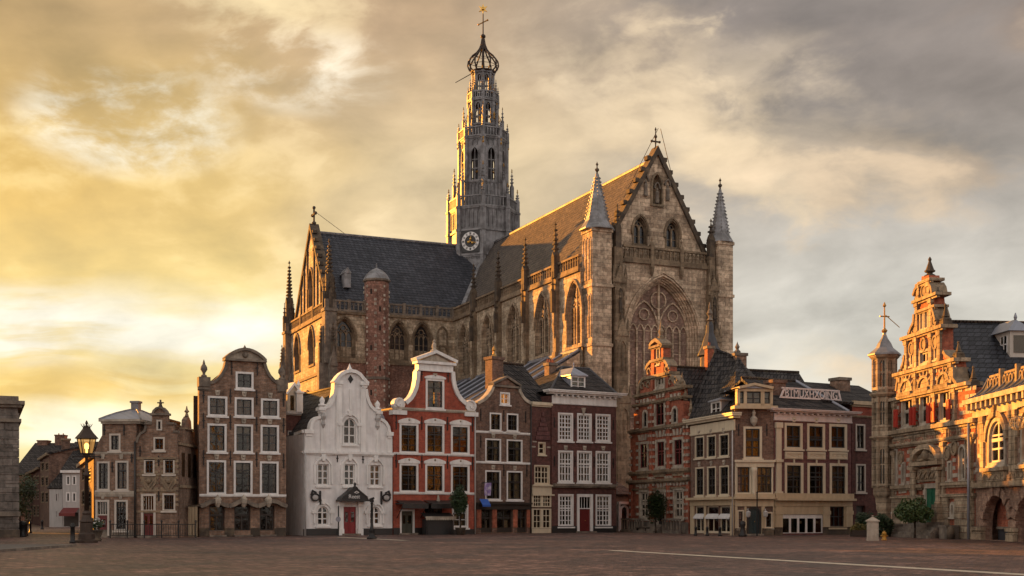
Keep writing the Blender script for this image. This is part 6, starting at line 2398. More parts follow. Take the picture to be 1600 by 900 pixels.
def corner_block():
    # side towards the red gable
    f = Fac(1079, 1147.5, 100.3, 93.0)
    H = House('corner_house', 'brown brick corner house with cream cornices, canted bay and a steep dark tiled hip roof', 'house', f, 'brick_brown', ROW)
    H.defaults = dict(frame='paint_cream', sash='paint_dark', fw=.20, bar=.07, curtain='curtain_white', cw=.5, glass='glass')
    H.defaults['fw'] = .12
    for x0, x1, a, b in ((1086.3, 1100.4, 681.5, 716), (1105, 1119, 679.7, 715), (1124, 1139.3, 677.6, 713.3)):
        H.win(x0, a, x1, b, 2, 3, key='stone_pale')
    for x0, x1, a, b in ((1086.8, 1100.2, 730, 775), (1105.3, 1119, 728.7, 774.2), (1124.6, 1139.3, 727.4, 773.5)):
        H.win(x0, a, x1, b, 2, 3, transom=.6, key='stone_pale', cw=.26)
    shops = [H.hole(a, 791, b, 833) for a, b in ((1085.8, 1100.6), (1104, 1122.6), (1124.2, 1141.5))]
    R_ = H.root
    H.finish([(1079.2, 838), (1079.2, 668), (1147.3, 652), (1147.3, 838)], 3.6, zof(f, 1112, 660))
    za, zb = zof(f, 1112, 670), zof(f, 1112, 651.5)
    zc = zof(f, 1147, 645)
    za, zb = zc - 1.35, zc
    H.cornice(.05, f.W + .1, za, zb, 'paint_cream', .55, False)
    def shop(fc, par, holes, dark=False):
        for u0, u1, z0, z1 in holes:
            zt, za_ = z0 + (z1 - z0) * .70, z0 + (z1 - z0) * .54
            d = MB().prism([(u0, .06), (u1, .06), (u1, z1), (u0, z1)], .1, .2, [[(u0 + .1, .3), ((u0 + u1) / 2 - .05, .3), ((u0 + u1) / 2 - .05, za_), (u0 + .1, za_)], [((u0 + u1) / 2 + .05, .3), (u1 - .1, .3), (u1 - .1, za_), ((u0 + u1) / 2 + .05, za_)],
                                                                              [(u0 + .1, zt), (u1 - .1, zt), (u1 - .1, z1 - .08), (u0 + .1, z1 - .08)]]).build('shop_window', 'paint_cream', par)
            MB().box(u0 + .05, u1 - .05, .14, .15, .2, z1 - .05).build('pane', 'glass', d)
            MB().box(u0 + .15, u1 - .15, .6, .64, .3, za_ - .15).build('red_display', 'curtain_red', d)
            MB().solid([(u0 - .05, -.14, za_ + .1), (u1 + .05, -.14, za_ + .1), (u1 + .05, .08, zt + .05), (u0 - .05, .08, zt + .05), (u0 - .05, -.14, za_ - .02), (u1 + .05, -.14, za_ - .02), (u1 + .05, -.12, za_ - .02), (u0 - .05, -.12, za_ - .02)], [(0, 1, 2, 3), (4, 5, 1, 0), (6, 5, 4, 7)]).build('awning', 'canvas_white', d)
    shop(f, R_, shops)
    z = zof(f, 1112, 784.5)
    MB().box(.05, f.W + .02, -.5, .01, z + .18, z + .38).box(.08, f.W, -.12, .01, z - .28, z + .17).build('shop_fascia', 'paint_ochre', R_)
    m = MB()
    for a, b in ((1079.5, 1085.5), (1100.9, 1103.7), (1141.8, 1147)):
        m.box(uof(f, a), uof(f, b), -.07, .0, 0, z - .3)
    m.each('shop_pilaster', 'paint_ochre', R_)
    MB().tube((f.W - .02, -.16, 0), (f.W - .02, -.16, za), .05, .05, 8).build('drainpipe', 'plaster_grey', R_)
    # one steep hipped roof over the whole corner
    e = zb
    fi = (Matrix.Translation(Vector(f.loc)) @ Matrix.Rotation(f.rz, 4, 'Z')).inverted()
    def L(px, Z, h):
        v = fi @ Vector((ray(px, Z), Z, h))
        return (v.x, v.y, v.z)
    def LH(px, py, Z):
        return L(px, Z, CAMH + (HY - py) / FPX * Z)
    A = (-.1, .0, e); B = (f.W - .2, .0, e)
    Cc = L(1211, 94.6, e); D = L(1262, 112, e); E = L(1150, 121, e)
    T1, T2 = LH(1119, 547, 106), LH(1152, 559, 104.5)
    m = MB().solid([A, B, Cc, D, E, T1, T2], [(0, 1, 6, 5), (1, 2, 6), (2, 3, 6), (3, 4, 5, 6), (4, 0, 5), (4, 3, 2, 1, 0)])
    r = m.build('roof', 'pantile_dark', R_)
    m = MB()
    for p, q in ((A, T1), (B, T2), (Cc, T2), (T1, T2)):
        m.tube(p, q, .15, .15, 6)
    m.build('hip_tiles', 'pantile_dark', r)
    c = LH(1152, 566, 105)
    ch = chimney(R_, c[0] - .75, c[0] + .75, c[1] - .5, c[1] + .5, c[2] - 1.5, LH(1152, 553, 105)[2], 'brick_umber', 'stone_soot', 0)
    zt = LH(1152, 553, 105)[2]
    MB().lathe((c[0], c[1], zt), [(.3, 0), (.3, .2), (.12, .4), (.22, .6), (.06, .9), (0, 1.1)], 8).build('chimney_finial', 'stone_soot', ch)
    g = LH(1108, 552, 108)
    chimney(R_, g[0] - .3, g[0] + .3, g[1] - .3, g[1] + .3, g[2] - 1.5, LH(1108, 541, 108)[2], 'brick_scarlet', 'stone_relief', 1)
    # zinc-cheeked dormer above the side cornice
    z0, z1 = zof(f, 1112, 650), zof(f, 1112, 630)
    dormer(H, uof(f, 1104.5), uof(f, 1119.5), zb + .05, z1 + .15, .35, 3.2, 'zinc', 'paint_white', 'zinc', .35, 2, 2)

    # canted corner bay, facing the square
    k = Fac(1148, 1209, 93.0, 93.35)
    K = House('corner_bay_house', 'brown brick bay at the street corner with teal arched door and cream pedimented attic window', 'house', k, 'brick_brown', ROW)
    K.defaults = dict(frame='paint_cream', sash='paint_dark', fw=.17, bar=.07, curtain='curtain_white', cw=.3, glass='glass')
    K.win(1161.5, 666.5, 1190.5, 716.5, 2, 3, transom=.6, curtain='curtain_reflection', cw=.5)
    K.win(1149.8, 727.5, 1173.5, 771.5, 3, 3, transom=.66, fw=.12)
    K.win(1180.5, 727.5, 1207.8, 771.5, 3, 3, transom=.66, fw=.12)
    K.win(1195, 800, 1207, 825, 1, 2, fw=.1)
    K.win(1152, 797, 1162.5, 826, 1, 2, fw=.1)
    dr = K.door(1166.5, 791.5, 1189, 836, 'paint_teal', 'paint_dark', 'round', fw=.14, leaves=2, glaze=False)
    KR = K.root
    K.finish([(1148.3, 838), (1148.3, 638.5), (1208.7, 640.5), (1208.7, 838)], 7.5, zof(k, 1178, 640))
    zl, zh = zof(k, 1178, 637), zof(k, 1178, 610)
    ua, ub = uof(k, 1150.5), uof(k, 1206)
    m = MB()
    y = -.25
    m.box(ua - .3, ub + .3, -.55, .5, zl - .12, zl + .12)
    for a, b in ((1150.5, 1155), (1161, 1165.5), (1187.5, 1193), (1202, 1206)):
        m.box(uof(k, a), uof(k, b), y, .3, zl + .12, zh)
    m.box(ua, ub, y - .05, .3, zh - .1, zh + .12).box(ua, ub, y, .3, zl + .12, zl + .3)
    c = uof(k, 1176)
    bw = MB
    m.strip([(uof(k, 1152), zh + .16), (c, zof(k, 1176, 601)), (uof(k, 1205), zh + .16)], .2, -.55, 1.5)
    at = m.build('attic_window', 'paint_ochre', KR)
    MB().prism([(uof(k, 1154), zh + .13), (uof(k, 1203), zh + .13), (c, zof(k, 1176, 603.5))], -.35, 1.4).build('attic_pediment', 'zinc', at)
    m = MB()
    for a, b, n in ((1155, 1161, 1), (1165.5, 1187.5, 2), (1193, 1202, 1)):
        u0, u1 = uof(k, a), uof(k, b)
        m.box(u0, u1, -.06, .0, zl + .28, zl + .38).box(u0, u1, -.06, .0, (zl + zh) / 2, (zl + zh) / 2 + .07).box(u0, u1, -.06, 0, zh - .2, zh - .1)
        for i in range(n + 1):
            x = u0 + (u1 - u0) * i / n
            m.box(x - .05, x + .05, -.07, .0, zl + .3, zh - .1)
    m.build('sash', 'paint_dark', at)
    MB().box(ua + .1, ub - .1, -.03, -.02, zl + .2, zh - .1).build('pane', 'glass', at)
    MB().box(ua + .1, ub - .1, .25, .27, zl + .2, zh - .1).build('curtain', 'curtain_white', at)
    MB().solid([(ua - .2, -.4, zh + .12), (ub + .2, -.4, zh + .12), (ub + .2, 4.5, zh + .12), (ua - .2, 4.5, zh + .12), (c, 1.4, zof(k, 1176, 602)), (c, 4.2, zof(k, 1176, 602))], [(0, 1, 4), (1, 2, 5, 4), (2, 3, 5), (3, 0, 4, 5), (3, 2, 1, 0)]).build('bay_roof', 'pantile_brown', KR)
    # cream frame round the first-floor bay
    m = MB()
    a, b = .02, k.W - .02
    z0, z1, z2 = zof(k, 1178, 776), zof(k, 1178, 724.5), zof(k, 1178, 721)
    m.box(a, b, -.16, .0, z1 - .25, z1 + .1).box(a - .05, b + .05, -.3, .0, z1 + .1, z1 + .28)
    for p, q in ((1148.2, 1149.6), (1173.8, 1180.2)):
        m.box(uof(k, p), uof(k, q), -.16, 0, z0, z1 - .25)
    u = uof(k, 1177)
    m.lathe((u, -.2, 0), [(.2, z0), (.16, z0 + .3), (.16, z1 - .9), (.26, z1 - .6), (.26, z1 - .3)], 10)
    m.build('bay_frame', 'paint_cream', KR)
    zf = zof(k, 1178, 783)
    MB().box(a - .1, b, -.5, .0, zf + .16, zf + .34).box(a, b, -.13, .0, zf - .4, zf + .15).box(a - .05, b, -.34, .0, zf + .34, zf + .55).build('shop_fascia', 'paint_ochre', KR)
    m = MB()
    for p, q in ((1148.4, 1151.7), (1163, 1166), (1189.5, 1194.6), (1207.4, 1208.8)):
        m.box(uof(k, p), uof(k, q), -.1, .0, .0, zf - .41)
    m.each('shop_pilaster', 'paint_ochre', KR)
    K.anchors([(1154, 672), (1198, 672)], .9)
    u, z = k.uv(1177, 658)
    MB().lathe((u, -.15, z - .4), [(.05, 0), (.26, .3), (.3, .6), (.1, .8), (.16, 1.0), (.05, 1.3)], 8).build('carved_crest', 'stone_pale', KR)
    for px in (1165.5, 1192.5):
        u, z = k.uv(px, 793)
        MB().path([(u, 0, z - .3), (u, -.5, z - .1), (u, -.6, z - .3)], .03, 5).lathe((u, -.6, z - .75), [(.08, 0), (.16, .1), (.2, .4), (.06, .5)], 6).build('wall_lantern', 'plaster_grey', KR)
    MB().box(.02, dr[0] - .05, -.13, 0, 0, .55).box(dr[1] + .05, k.W - .02, -.13, 0, 0, .55).each('plinth', 'stone_dark', KR)

    # long front
    g = Fac(1209, 1330.5, 93.4, 96.9)
    G = House('society_house', 'wine red brick house with cream ground floor and cut out letters on its roof', 'house', g, 'brick_wine', ROW)
    G.defaults = dict(frame='paint_cream', sash='paint_dark', fw=.21, bar=.08, curtain='curtain_white', cw=.24, glass='glass')
    for x0, x1, a, b in ((1225.5, 1253.8, 661, 702), (1261, 1288.8, 662, 702.5), (1295.5, 1323.2, 662.6, 703)):
        G.win(x0, a, x1, b, 2, 2, transom=.38, key='paint_cream', curtain='curtain_reflection', cw=.5)
    for i, (x0, x1, a, b) in enumerate(((1226, 1255, 723, 775), (1261.5, 1289.5, 723.5, 775), (1296.3, 1324, 724, 775.5))):
        G.win(x0, a, x1, b, 2, 4, transom=.6, cw=.18 if i < 2 else .5)
    G.win(1295, 789.5, 1320.5, 824.5, 3, 2, frame='paint_ochre', fw=.1, curtain=None)
    strip = G.hole(1222, 804, 1285.5, 833)
    GR = G.root
    G.finish([(1209.2, 838), (1209.2, 652), (1330.2, 654), (1330.2, 838)], 10, zof(g, 1270, 650))
    za, zb = zof(g, 1270, 659.5), zof(g, 1270, 641)
    G.cornice(.0, g.W, za, zb, 'paint_mauve', .6, True)
    m = MB()
    for x0, x1, a, b in ((1226, 1254, 706, 717.6), (1261.3, 1289, 706.3, 718), (1296, 1323.5, 706.6, 718.2)):
        u0, u1, z0, z1 = g.rect(x0, a, x1, b)
        q = MB().box(u0, u1, -.08, .01, z0, z1).strip([(u0 + .1, z0 + .1), (u1 - .1, z0 + .1), (u1 - .1, z1 - .1), (u0 + .1, z1 - .1)], .09, -.14, -.07, True)
        c, cz = (u0 + u1) / 2, (z0 + z1) / 2
        for s_ in (-1, 1):
            q.strip([(c, cz - .05), (c + s_ * .3, cz + .1), (c + s_ * .55, cz - .06), (c + s_ * .42, cz - .1)], .07, -.12, -.07)
        q.box(c - .05, c + .05, -.1, .01, z0 - .38, z0)
        q.build('carved_panel', 'paint_cream', GR)
    a, b, z0, z1 = g.rect(1212, 659.5, 1219.5, 776)
    MB().box(a, b, -.14, .01, z0, z1 - .03).box(a - .1, b + .1, -.22, .01, z1 - .45, z1 - .032).box(a - .1, b + .1, -.22, .01, z0, z0 + .4).box(a - .12, b + .12, -.24, .01, zof(g, 1216, 722), zof(g, 1216, 718)).each('pilaster', 'paint_cream', GR)
    zf = zof(g, 1270, 786)
    MB().box(-.02, g.W + .1, -.5, .0, zf + .18, zf + .36).box(.0, g.W, -.12, .0, zf - .25, zf + .17).box(.0, g.W, -.3, .0, zf + .36, zf + .75).build('shop_fascia', 'paint_ochre', GR)
    m = MB()
    zz = zof(g, 1255, 804) + .02
    m.box(.02, strip[0] - .02, -.05, .0, .62, zf - .26).box(strip[0] - .02, strip[1] + .02, -.05, .0, zz, zf - .26).box(strip[1] + .02, uof(g, 1294.5), -.05, .0, .62, zf - .26).box(uof(g, 1321), g.W - .02, -.05, 0, .62, zf - .26).box(uof(g, 1294.5), uof(g, 1321), -.05, 0, .62, zof(g, 1308, 825))
    m.build('rendered_front', 'paint_ochre', GR)
    for x in (1216, 1290, 1325.5):
        u = uof(g, x)
        MB().box(u - .32, u + .32, -.16, -.05, .62, zf - .27).box(u - .38, u + .38, -.2, -.05, zf - .9, zf - .6).each('shop_pilaster', 'paint_ochre', GR)
    MB().box(.02, strip[0], -.09, .0, 0, .61).box(strip[1], g.W - .02, -.09, .0, 0, .61).each('plinth', 'stone_dark', GR)
    u0, u1, z0, z1 = strip
    n = 5
    hs = [[(u0 + (u1 - u0) * i / n + .09, .2), (u0 + (u1 - u0) * (i + 1) / n - .09, .2), (u0 + (u1 - u0) * (i + 1) / n - .09, z1 - .3), (u0 + (u1 - u0) * i / n + .09, z1 - .3)] for i in range(n)]
    sw = MB().prism([(u0, .05), (u1, .05), (u1, z1), (u0, z1)], .02, .12, hs).build('shop_window', 'paint_white', GR)
    MB().box(u0, u1, .07, .08, .1, z1 - .2).build('pane', 'glass', sw)
    for i in range(n):
        if i != 0:
            a_, b_ = u0 + (u1 - u0) * i / n, u0 + (u1 - u0) * (i + 1) / n
            MB().box(a_ + .2, b_ - .2, .3, .33, .9 + .2 * (i % 2), z1 - .5).build('window_poster', 'curtain_white', sw)
    rh = zof(g, 1265, 597.5, -4.5)
    e = zb
    r = MB()
    r.slab([(.1, -.1, e), (g.W - .4, -.1, e), (g.W - 1.9, 4.5, rh), (.4, 4.5, rh)], .2)
    r.slab([(.1, 9.8, e), (.4, 4.501, rh), (g.W - 1.9, 4.501, rh), (g.W - .4, 9.8, e)], .2)
    r.solid([(g.W - .4, -.1, e), (g.W - .4, 9.8, e), (g.W - 1.9, 4.5, rh)], [(0, 1, 2)])
    rr = r.build('roof', 'pantile_dark', GR)
    MB().tube((g.W - .4, -.1, e + .05), (g.W - 1.9, 4.5, rh + .05), .14, .14, 6).build('hip_flashing', 'zinc', rr)
    MB().tube((.4, 4.5, rh + .03), (g.W - 1.9, 4.5, rh + .03), .13, .13, 8).build('ridge_tiles', 'pantile_brown', rr)
    # cut-out letters between two rails, tilted with the roof
    off = -1.6
    ua, ub = g.uv(1218.5, 615, off)[0], g.uv(1311, 616, off)[0]
    zs0, zs1 = zof(g, 1265, 624.5, off), zof(g, 1265, 607.5, off)
    sgn = MB().box(ua, ub, 1.4, 1.52, zs0, zs0 + .13).box(ua + .1, ub - .1, 1.4, 1.52, zs1 - .12, zs1)
    sgn.solid([(ua - .15, 1.4, zs0), (ua + .02, 1.4, zs0), (ua + .45, 1.4, zs1), (ua + .3, 1.4, zs1), (ua - .15, 1.5, zs0), (ua + .02, 1.5, zs0), (ua + .45, 1.5, zs1), (ua + .3, 1.5, zs1)], [(0, 1, 2, 3), (5, 4, 7, 6), (1, 5, 6, 2), (4, 0, 3, 7), (3, 2, 6, 7)])
    sgn.solid([(ub - .02, 1.4, zs0), (ub + .12, 1.4, zs0), (ub - .16, 1.4, zs1), (ub - .3, 1.4, zs1), (ub - .02, 1.5, zs0), (ub + .12, 1.5, zs0), (ub - .16, 1.5, zs1), (ub - .3, 1.5, zs1)], [(0, 1, 2, 3), (5, 4, 7, 6), (1, 5, 6, 2), (4, 0, 3, 7), (3, 2, 6, 7)])
    for i in range(5):
        x = ua + (ub - ua) * (i + .5) / 5
        sgn.tube((x, 1.5, zs0 + .05), (x, 2.4, zs0 + .05), .03, .03, 4)
    sg = sgn.build('roof_sign', 'paint_mauve', GR)
    h = zs1 - zs0 - .25
    lt = text_mesh('lettering', 'BTMUXHXOING', h * 1.36, .035, 'paint_mauve', sg, Matrix.Identity(4), space=1.0)
    xs = [v.co.x for v in lt.data.vertices]
    ys = [v.co.y for v in lt.data.vertices]
    sx = (ub - ua - .75) / (max(xs) - min(xs))
    sy = (h + .02) / (max(ys) - min(ys))
    M = Matrix.Translation(((ua + ub) / 2 + .05, 1.46, zs0 + .12 - min(ys) * sy)) @ RX90 @ Matrix.Diagonal((sx, sy, 1, 1)) @ Matrix.Translation((-(max(xs) + min(xs)) / 2, 0, 0))
    lt.data.transform(M)
    u0, u1 = g.uv(1208, 600, -2)[0], g.uv(1227.5, 600, -2)[0]
    chimney(GR, u0, u1, 2.0, 3.0, e, zof(g, 1218, 593.5, -2), 'brick_brown', 'brick_brown', 0)
    u0, u1 = g.uv(1312, 598, -4)[0], g.uv(1328.5, 598, -4)[0]
    chimney(GR, u0, u1, 4.0, 5.2, e, zof(g, 1320, 589.5, -4), 'brick_umber', 'stone_soot', 0)

    # set-back neighbour
    n_ = Fac(1331, 1392, 99.0, 101.2)
    N = House('setback_house', 'plain dark brick house set back between the lettered roof house and the town hall tower', 'house', n_, 'brick_maroon', ROW)
    N.defaults = dict(frame='paint_putty', sash='paint_dark', fw=.13, bar=.07, curtain='curtain_white', cw=.5, glass='glass')
    N.win(1336.6, 662.6, 1351.5, 702.5, 2, 3)
    N.win(1337, 725, 1352.3, 769.5, 2, 3)
    N.hole(1338, 790, 1352, 834)
    N.finish([(1331.2, 838), (1331.2, 632), (1391, 632), (1391, 838)], 9, zof(n_, 1347, 633))
    N.band(631, 1330, 1391, .3, .3, 'paint_ochre')
    N.band(651, 1330, 1391, .12, .1, 'stone_relief')
    MB().box(uof(n_, 1331.4), uof(n_, 1390.9), -.03, .0, zof(n_, 1347, 650), zof(n_, 1347, 634)).build('red_frieze', 'brick_red', N.root)
    u0, u1, z0, z1 = n_.rect(1338, 790, 1352, 834)
    d = MB().box(u0, u1, .2, .26, .02, z1).build('door_leaf', 'timber_dark', N.root)
    e, rh = zof(n_, 1347, 630), zof(n_, 1347, 603, -4)
    m = MB().slab([(-3.4, -.3, e), (n_.W + .4, -.3, e), (n_.W + .4, 4, rh), (-3.4, 4, rh)], .2)
    m.slab([(-3.4, 8.8, e), (-3.4, 4.001, rh), (n_.W + .4, 4.001, rh), (n_.W + .4, 8.8, e)], .2)
    m.build('roof', 'pantile_dark', N.root)


def town_hall():
    f = Fac(1397, 1524, 91.4, 79.0)
    W = f.W
    H = House('town_hall', 'golden lit renaissance town hall with tall scrolled gable, red shutters and green door', 'town hall', f, 'brick_scarlet', None)
    H.defaults = dict(frame='stone_pale', sash='stone_pale', fw=.17, bar=.11, glass='glass', proud=.10)
    W3 = ((1410, 1428.3, 620, 667), (1438, 1455.3, 613.5, 663.5), (1468.5, 1486.5, 608, 658.5))
    for x0, x1, a, b in W3:
        H.win(x0, a, x1, b, 2, 2, transom=.55)
    H.win(1394.8 + 3.5, 700, 1403.8, 759, 1, 2, 'round', transom=.6)
    H.win(1499, 694, 1510.5, 753, 1, 2, 'round', transom=.6)
    H.win(1481.5, 720, 1488.5, 751, 1, 2, fw=.15)
    H.win(1409.5, 722, 1415.5, 756, 1, 2, fw=.15)
    H.win(1485.8, 784, 1493.4, 808, 1, 1, 'round', fw=.22)
    H.win(1437.4, 546, 1453.5, 570, 2, 1, fw=.18)
    H.win(1423.5, 552, 1429, 572, 1, 1, fw=.15)
    H.win(1461, 541, 1467, 562, 1, 1, fw=.15)
    H.win(1438.5, 484, 1444.4, 516, 1, 3, 'round', fw=.12)
    H.win(1445.2, 482, 1451.6, 514, 1, 3, 'round', fw=.12)
    R_ = H.root
    dr = H.door(1443, 755, 1466.5, 822, 'paint_green', 'stone_pale', fw=.35, leaves=2, step=False, glaze=False)
    left = [(1397.3, 838), (1397.3, 625), (1400, 624), (1400.5, 612), (1404, 602), (1406.5, 588), (1410.5, 585), (1411.5, 575), (1414.5, 567), (1416, 553), (1416, 529), (1423, 527), (1424, 520), (1427, 512), (1431, 505), (1432, 490), (1430.2, 487), (1432, 472), (1430, 469.5), (1430, 462), (1432.5, 454), (1437, 446), (1439.5, 440)]
    top = [(1440, 432), (1451, 430)]
    right = [(1452, 440), (1455.5, 443), (1459, 449), (1460.5, 456), (1460.5, 462), (1458.5, 465), (1460, 480), (1463, 490), (1466, 501), (1467.5, 507), (1472, 511), (1472.5, 545), (1478, 549), (1482.5, 556), (1490, 561), (1493, 574), (1494, 592), (1500, 600), (1509, 601), (1513, 605), (1523.8, 606), (1523.9, 838)]
    H.finish(left + top + right, 16, zof(f, 1460, 628), th=.8)
    m = MB()
    def lvl(xa, ya, xb, yb, h=.24, p=.36, back=.85):
        a, z = f.uv(xa, ya, p * .5)
        b, z2 = f.uv(xb, yb, p * .5)
        zm = (z + z2) / 2
        m.box(a, b, -p, back, zm - h / 2, zm + h / 2).box(a + .1, b - .1, -p * .55, .05, zm - h * 1.1, zm - h / 2 - .003)
    lvl(1389, 680, 1524, 653, .28, .42, .02)
    lvl(1391, 626, 1513, 598)
    lvl(1397, 587, 1494, 561)
    lvl(1409, 529, 1474, 510)
    lvl(1427, 470.5, 1465, 460.5, .22, .32)
    lvl(1431, 487, 1462, 479, .18, .25)
    lvl(1436, 441, 1455, 438, .2, .3)
    lvl(1392, 700, 1524, 676, .2, .3, .02)
    lvl(1393, 762, 1442, 759, .24, .3, .02)
    lvl(1468, 757, 1524, 753, .24, .3, .02)
    lvl(1393, 777, 1442, 775, .2, .3, .02)
    lvl(1468, 775, 1524, 772, .2, .3, .02)
    m.build('entablature', 'stone_hall', R_)
    def cop(L, w=.24, mat='stone_relief', p=.25):
        H.coping(L, w, mat, p, .9)
    cop([(1404, 611), (1405, 602), (1407.5, 589)]); cop([(1412, 575.5), (1415, 567.5), (1417, 555)])
    cop([(1424, 521), (1427.3, 512), (1431, 505), (1432, 491)]); cop([(1430.5, 462), (1433, 454), (1437.3, 446)])
    cop([(1455, 443), (1458.6, 449), (1460, 456), (1460, 461)]); cop([(1459.8, 480), (1462.8, 490), (1465.6, 501)])
    cop([(1478, 549), (1482.3, 556), (1489.5, 561)]); cop([(1492.5, 574), (1493.5, 592), (1499.5, 600)])
    # spire-like top and obelisks on the steps
    u, z = f.uv(1445.5, 432)
    MB().lathe((u, .35, z), [(.42, 0), (.36, .12), (.2, .18), (.2, .26), (.36, .32), (.38, .42), (.28, .5), (.08, 1.1), (.12, 1.16), (.12, 1.24), (.03, 1.4)], 8, PI / 8).build('gable_spire', 'stone_dark', R_)
    for px, py, h, s_ in ((1420.5, 524, 29, 1), (1470, 508, 33, 1), (1405, 586, 30, .9), (1491, 560, 26, .9), (1393, 626, 28, .9), (1514, 604, 30, .9), (1429.5, 470, 12, .5), (1462, 461, 12, .5)):
        u, z = f.uv(px, py)
        hh = (h / FPX) * 85
        MB().box(u - .34 * s_, u + .34 * s_, 0.0, .68 * s_, z, z + hh * .22).lathe((u, .34 * s_, z + hh * .22), [(.42 * s_, 0), (.42 * s_, .1), (.2 * s_, .2), (.28 * s_, hh * .18), (.2 * s_, hh * .24), (.06 * s_, hh * .66), (.12 * s_, hh * .7), (.03, hh * .8)], 8).build('obelisk', 'stone_dark', R_)
    # pilasters
    m = MB()
    for x, y0, y1 in ((1399.5, 630, 680), (1432.5, 620, 674), (1462, 613, 668), (1493, 605, 662), (1407.5, 590, 622), (1432, 582, 616), (1459, 575, 608), (1488, 566, 600), (1418, 532, 582), (1433, 527, 579), (1456.5, 520, 572), (1470, 516, 568), (1434.5, 472, 524), (1456, 466, 518), (1437, 443, 469), (1453, 440, 464),
                      (1394 + 4, 704, 838), (1427, 700, 838), (1475.5, 690, 838), (1519.5, 681, 838)):
        u, z1 = f.uv(x, y0)
        z0 = max(0, zof(f, x, y1))
        m.box(u - .2, u + .2, -.18, .0, z0 + .02, z1 - .02)
        m.box(u - .28, u + .28, -.24, -.0, z0 + .021, z0 + .3).box(u - .28, u + .28, -.24, -.0, z1 - .35, z1 - .021)
    m.each('pilaster', 'stone_hall', R_)
    # stone bands in the brickwork
    rnd = random.Random(5)
    m = MB()
    for x in range(1399, 1524, 4):
        for y in range(500, 780, 6):
            xm = x + rnd.uniform(-1, 1)
            yy = y - (xm - 1397) * .16
            t = (xm - 1397) / 127
            inside = yy > 628 - 27 * t or (1408 < xm < 1492 and yy > 590 - 26 * t) or (1419 < xm < 1470 and yy > 532)
            if inside and (y // 6) % 2 == 0 and rnd.random() < .62:
                u, z = f.uv(xm, yy)
                if any(min(p[0] for p in hl) - .1 < u < max(p[0] for p in hl) + .1 and min(p[1] for p in hl) - .2 < z < max(p[1] for p in hl) + .2 for hl in H.holes):
                    continue
                m.box(u - rnd.uniform(.15, .32), u + rnd.uniform(.15, .32), -.03 - rnd.random() * .02, .01, z - .13, z + .13)
    m.build('stone_pattern', 'stone_pale', R_)
    # relief arches over the great windows, cartouches
    for i, (x0, x1, a, b) in enumerate(W3):
        u0, u1, z0, z1 = f.rect(x0, a, x1, b)
        c = (u0 + u1) / 2
        r = (u1 - u0) / 2
        q = MB().strip([(c + r * math.cos(PI - PI * k / 10), z1 + .35 + r * .9 * math.sin(PI - PI * k / 10)) for k in range(11)], .2, -.24, .0)
        q.prism([(c + (r - .2) * math.cos(PI * k / 10), z1 + .36 + (r - .2) * .9 * math.sin(PI * k / 10)) for k in range(11)], -.12, .0)
        for k in range(-2, 3):
            an = PI / 2 + k * .5
            q.strip([(c + r * 1.0 * math.cos(an), z1 + .35 + r * .95 * math.sin(an)), (c + r * 1.45 * math.cos(an), z1 + .35 + r * 1.4 * math.sin(an))], .16, -.2, .0)
        q.box(u0 - .15, u1 + .15, -.4, .0, z1 + .04, z1 + .34)
        q.build('window_arch', 'stone_hall', R_)
    m = MB()
    for x, y in ((1426, 545), (1463, 535), (1445, 538), (1414, 600), (1480, 585), (1445.5, 455), (1430, 512), (1462, 500), (1409, 715), (1482, 708), (1493, 700), (1515, 690)):
        u, z = f.uv(x, y)
        q = MB().lathe((0, 0, 0), [(.01, 0), (.01, .01)], 4) if False else MB()
        q.strip([(u + .36 * math.cos(k * PI / 8), z + .44 * math.sin(k * PI / 8)) for k in range(16)], .15, -.16, .0, True)
        q.prism([(u + .24 * math.cos(k * PI / 6), z + .3 * math.sin(k * PI / 6)) for k in range(12)], -.11, .0)
        q.build('cartouche', 'stone_relief', R_)
    # frieze of worn inscription panels below the great windows
    for i in range(7):
        xa, xb = 1396 + i * 17.6, 1396 + i * 17.6 + 15
        u0, u1 = uof(f, xa), uof(f, xb)
        z1 = zof(f, (xa + xb) / 2, 685 - (xa - 1396) * .196)
        q = MB().box(u0, u1, -.08, .0, z1 - .78, z1).strip([(u0 + .08, z1 - .7), (u1 - .08, z1 - .7), (u1 - .08, z1 - .08), (u0 + .08, z1 - .08)], .09, -.14, -.07, True)
        pn = q.build('inscription_panel', 'stone_hall', R_)
        t = text_mesh('lettering', ('IIOC', 'CDIC', 'IXDI', 'DXAII', 'TIICI', 'OMVII', 'VICDI')[i], .5, .012, 'brick_scarlet', pn, Matrix.Identity(4))
        xs = [v.co.x for v in t.data.vertices]
        sx = (u1 - u0 - .35) / (max(xs) - min(xs))
        t.data.transform(Matrix.Translation(((u0 + u1) / 2, -.088, z1 - .57)) @ RX90 @ Matrix.Diagonal((sx, 1, 1, 1)) @ Matrix.Translation((-(max(xs) + min(xs)) / 2, 0, 0)))
    # red shutters folded back beside the windows
    for x0, x1, a, b in ((1404, 1409.6, 640, 668), (1428.6, 1432, 637, 665), (1433.5, 1437.6, 636, 664.5), (1455.6, 1460.3, 630, 661.5), (1463.2, 1468.2, 628, 659.5), (1486.8, 1492, 624, 656)):
        u0, u1, z0, z1 = f.rect(x0, a, x1, b)
        q = MB().box(u0, u1, -.40, -.33, z0, z1)
        q.strip([(u0 + .08, z0 + .1), (u1 - .08, z0 + .1), (u1 - .08, z1 - .1), (u0 + .08, z1 - .1)], .1, -.43, -.395, True)
        q.box(u0 + .05, u1 - .05, -.43, -.4, (z0 + z1) / 2 - .06, (z0 + z1) / 2 + .06)
        q.box(u0 + .1, u0 + .2, -.33, .0, z0 + .3, z0 + .38).box(u0 + .1, u0 + .2, -.33, .0, z1 - .38, z1 - .3)
        q.build('shutter', 'paint_shutter', R_)
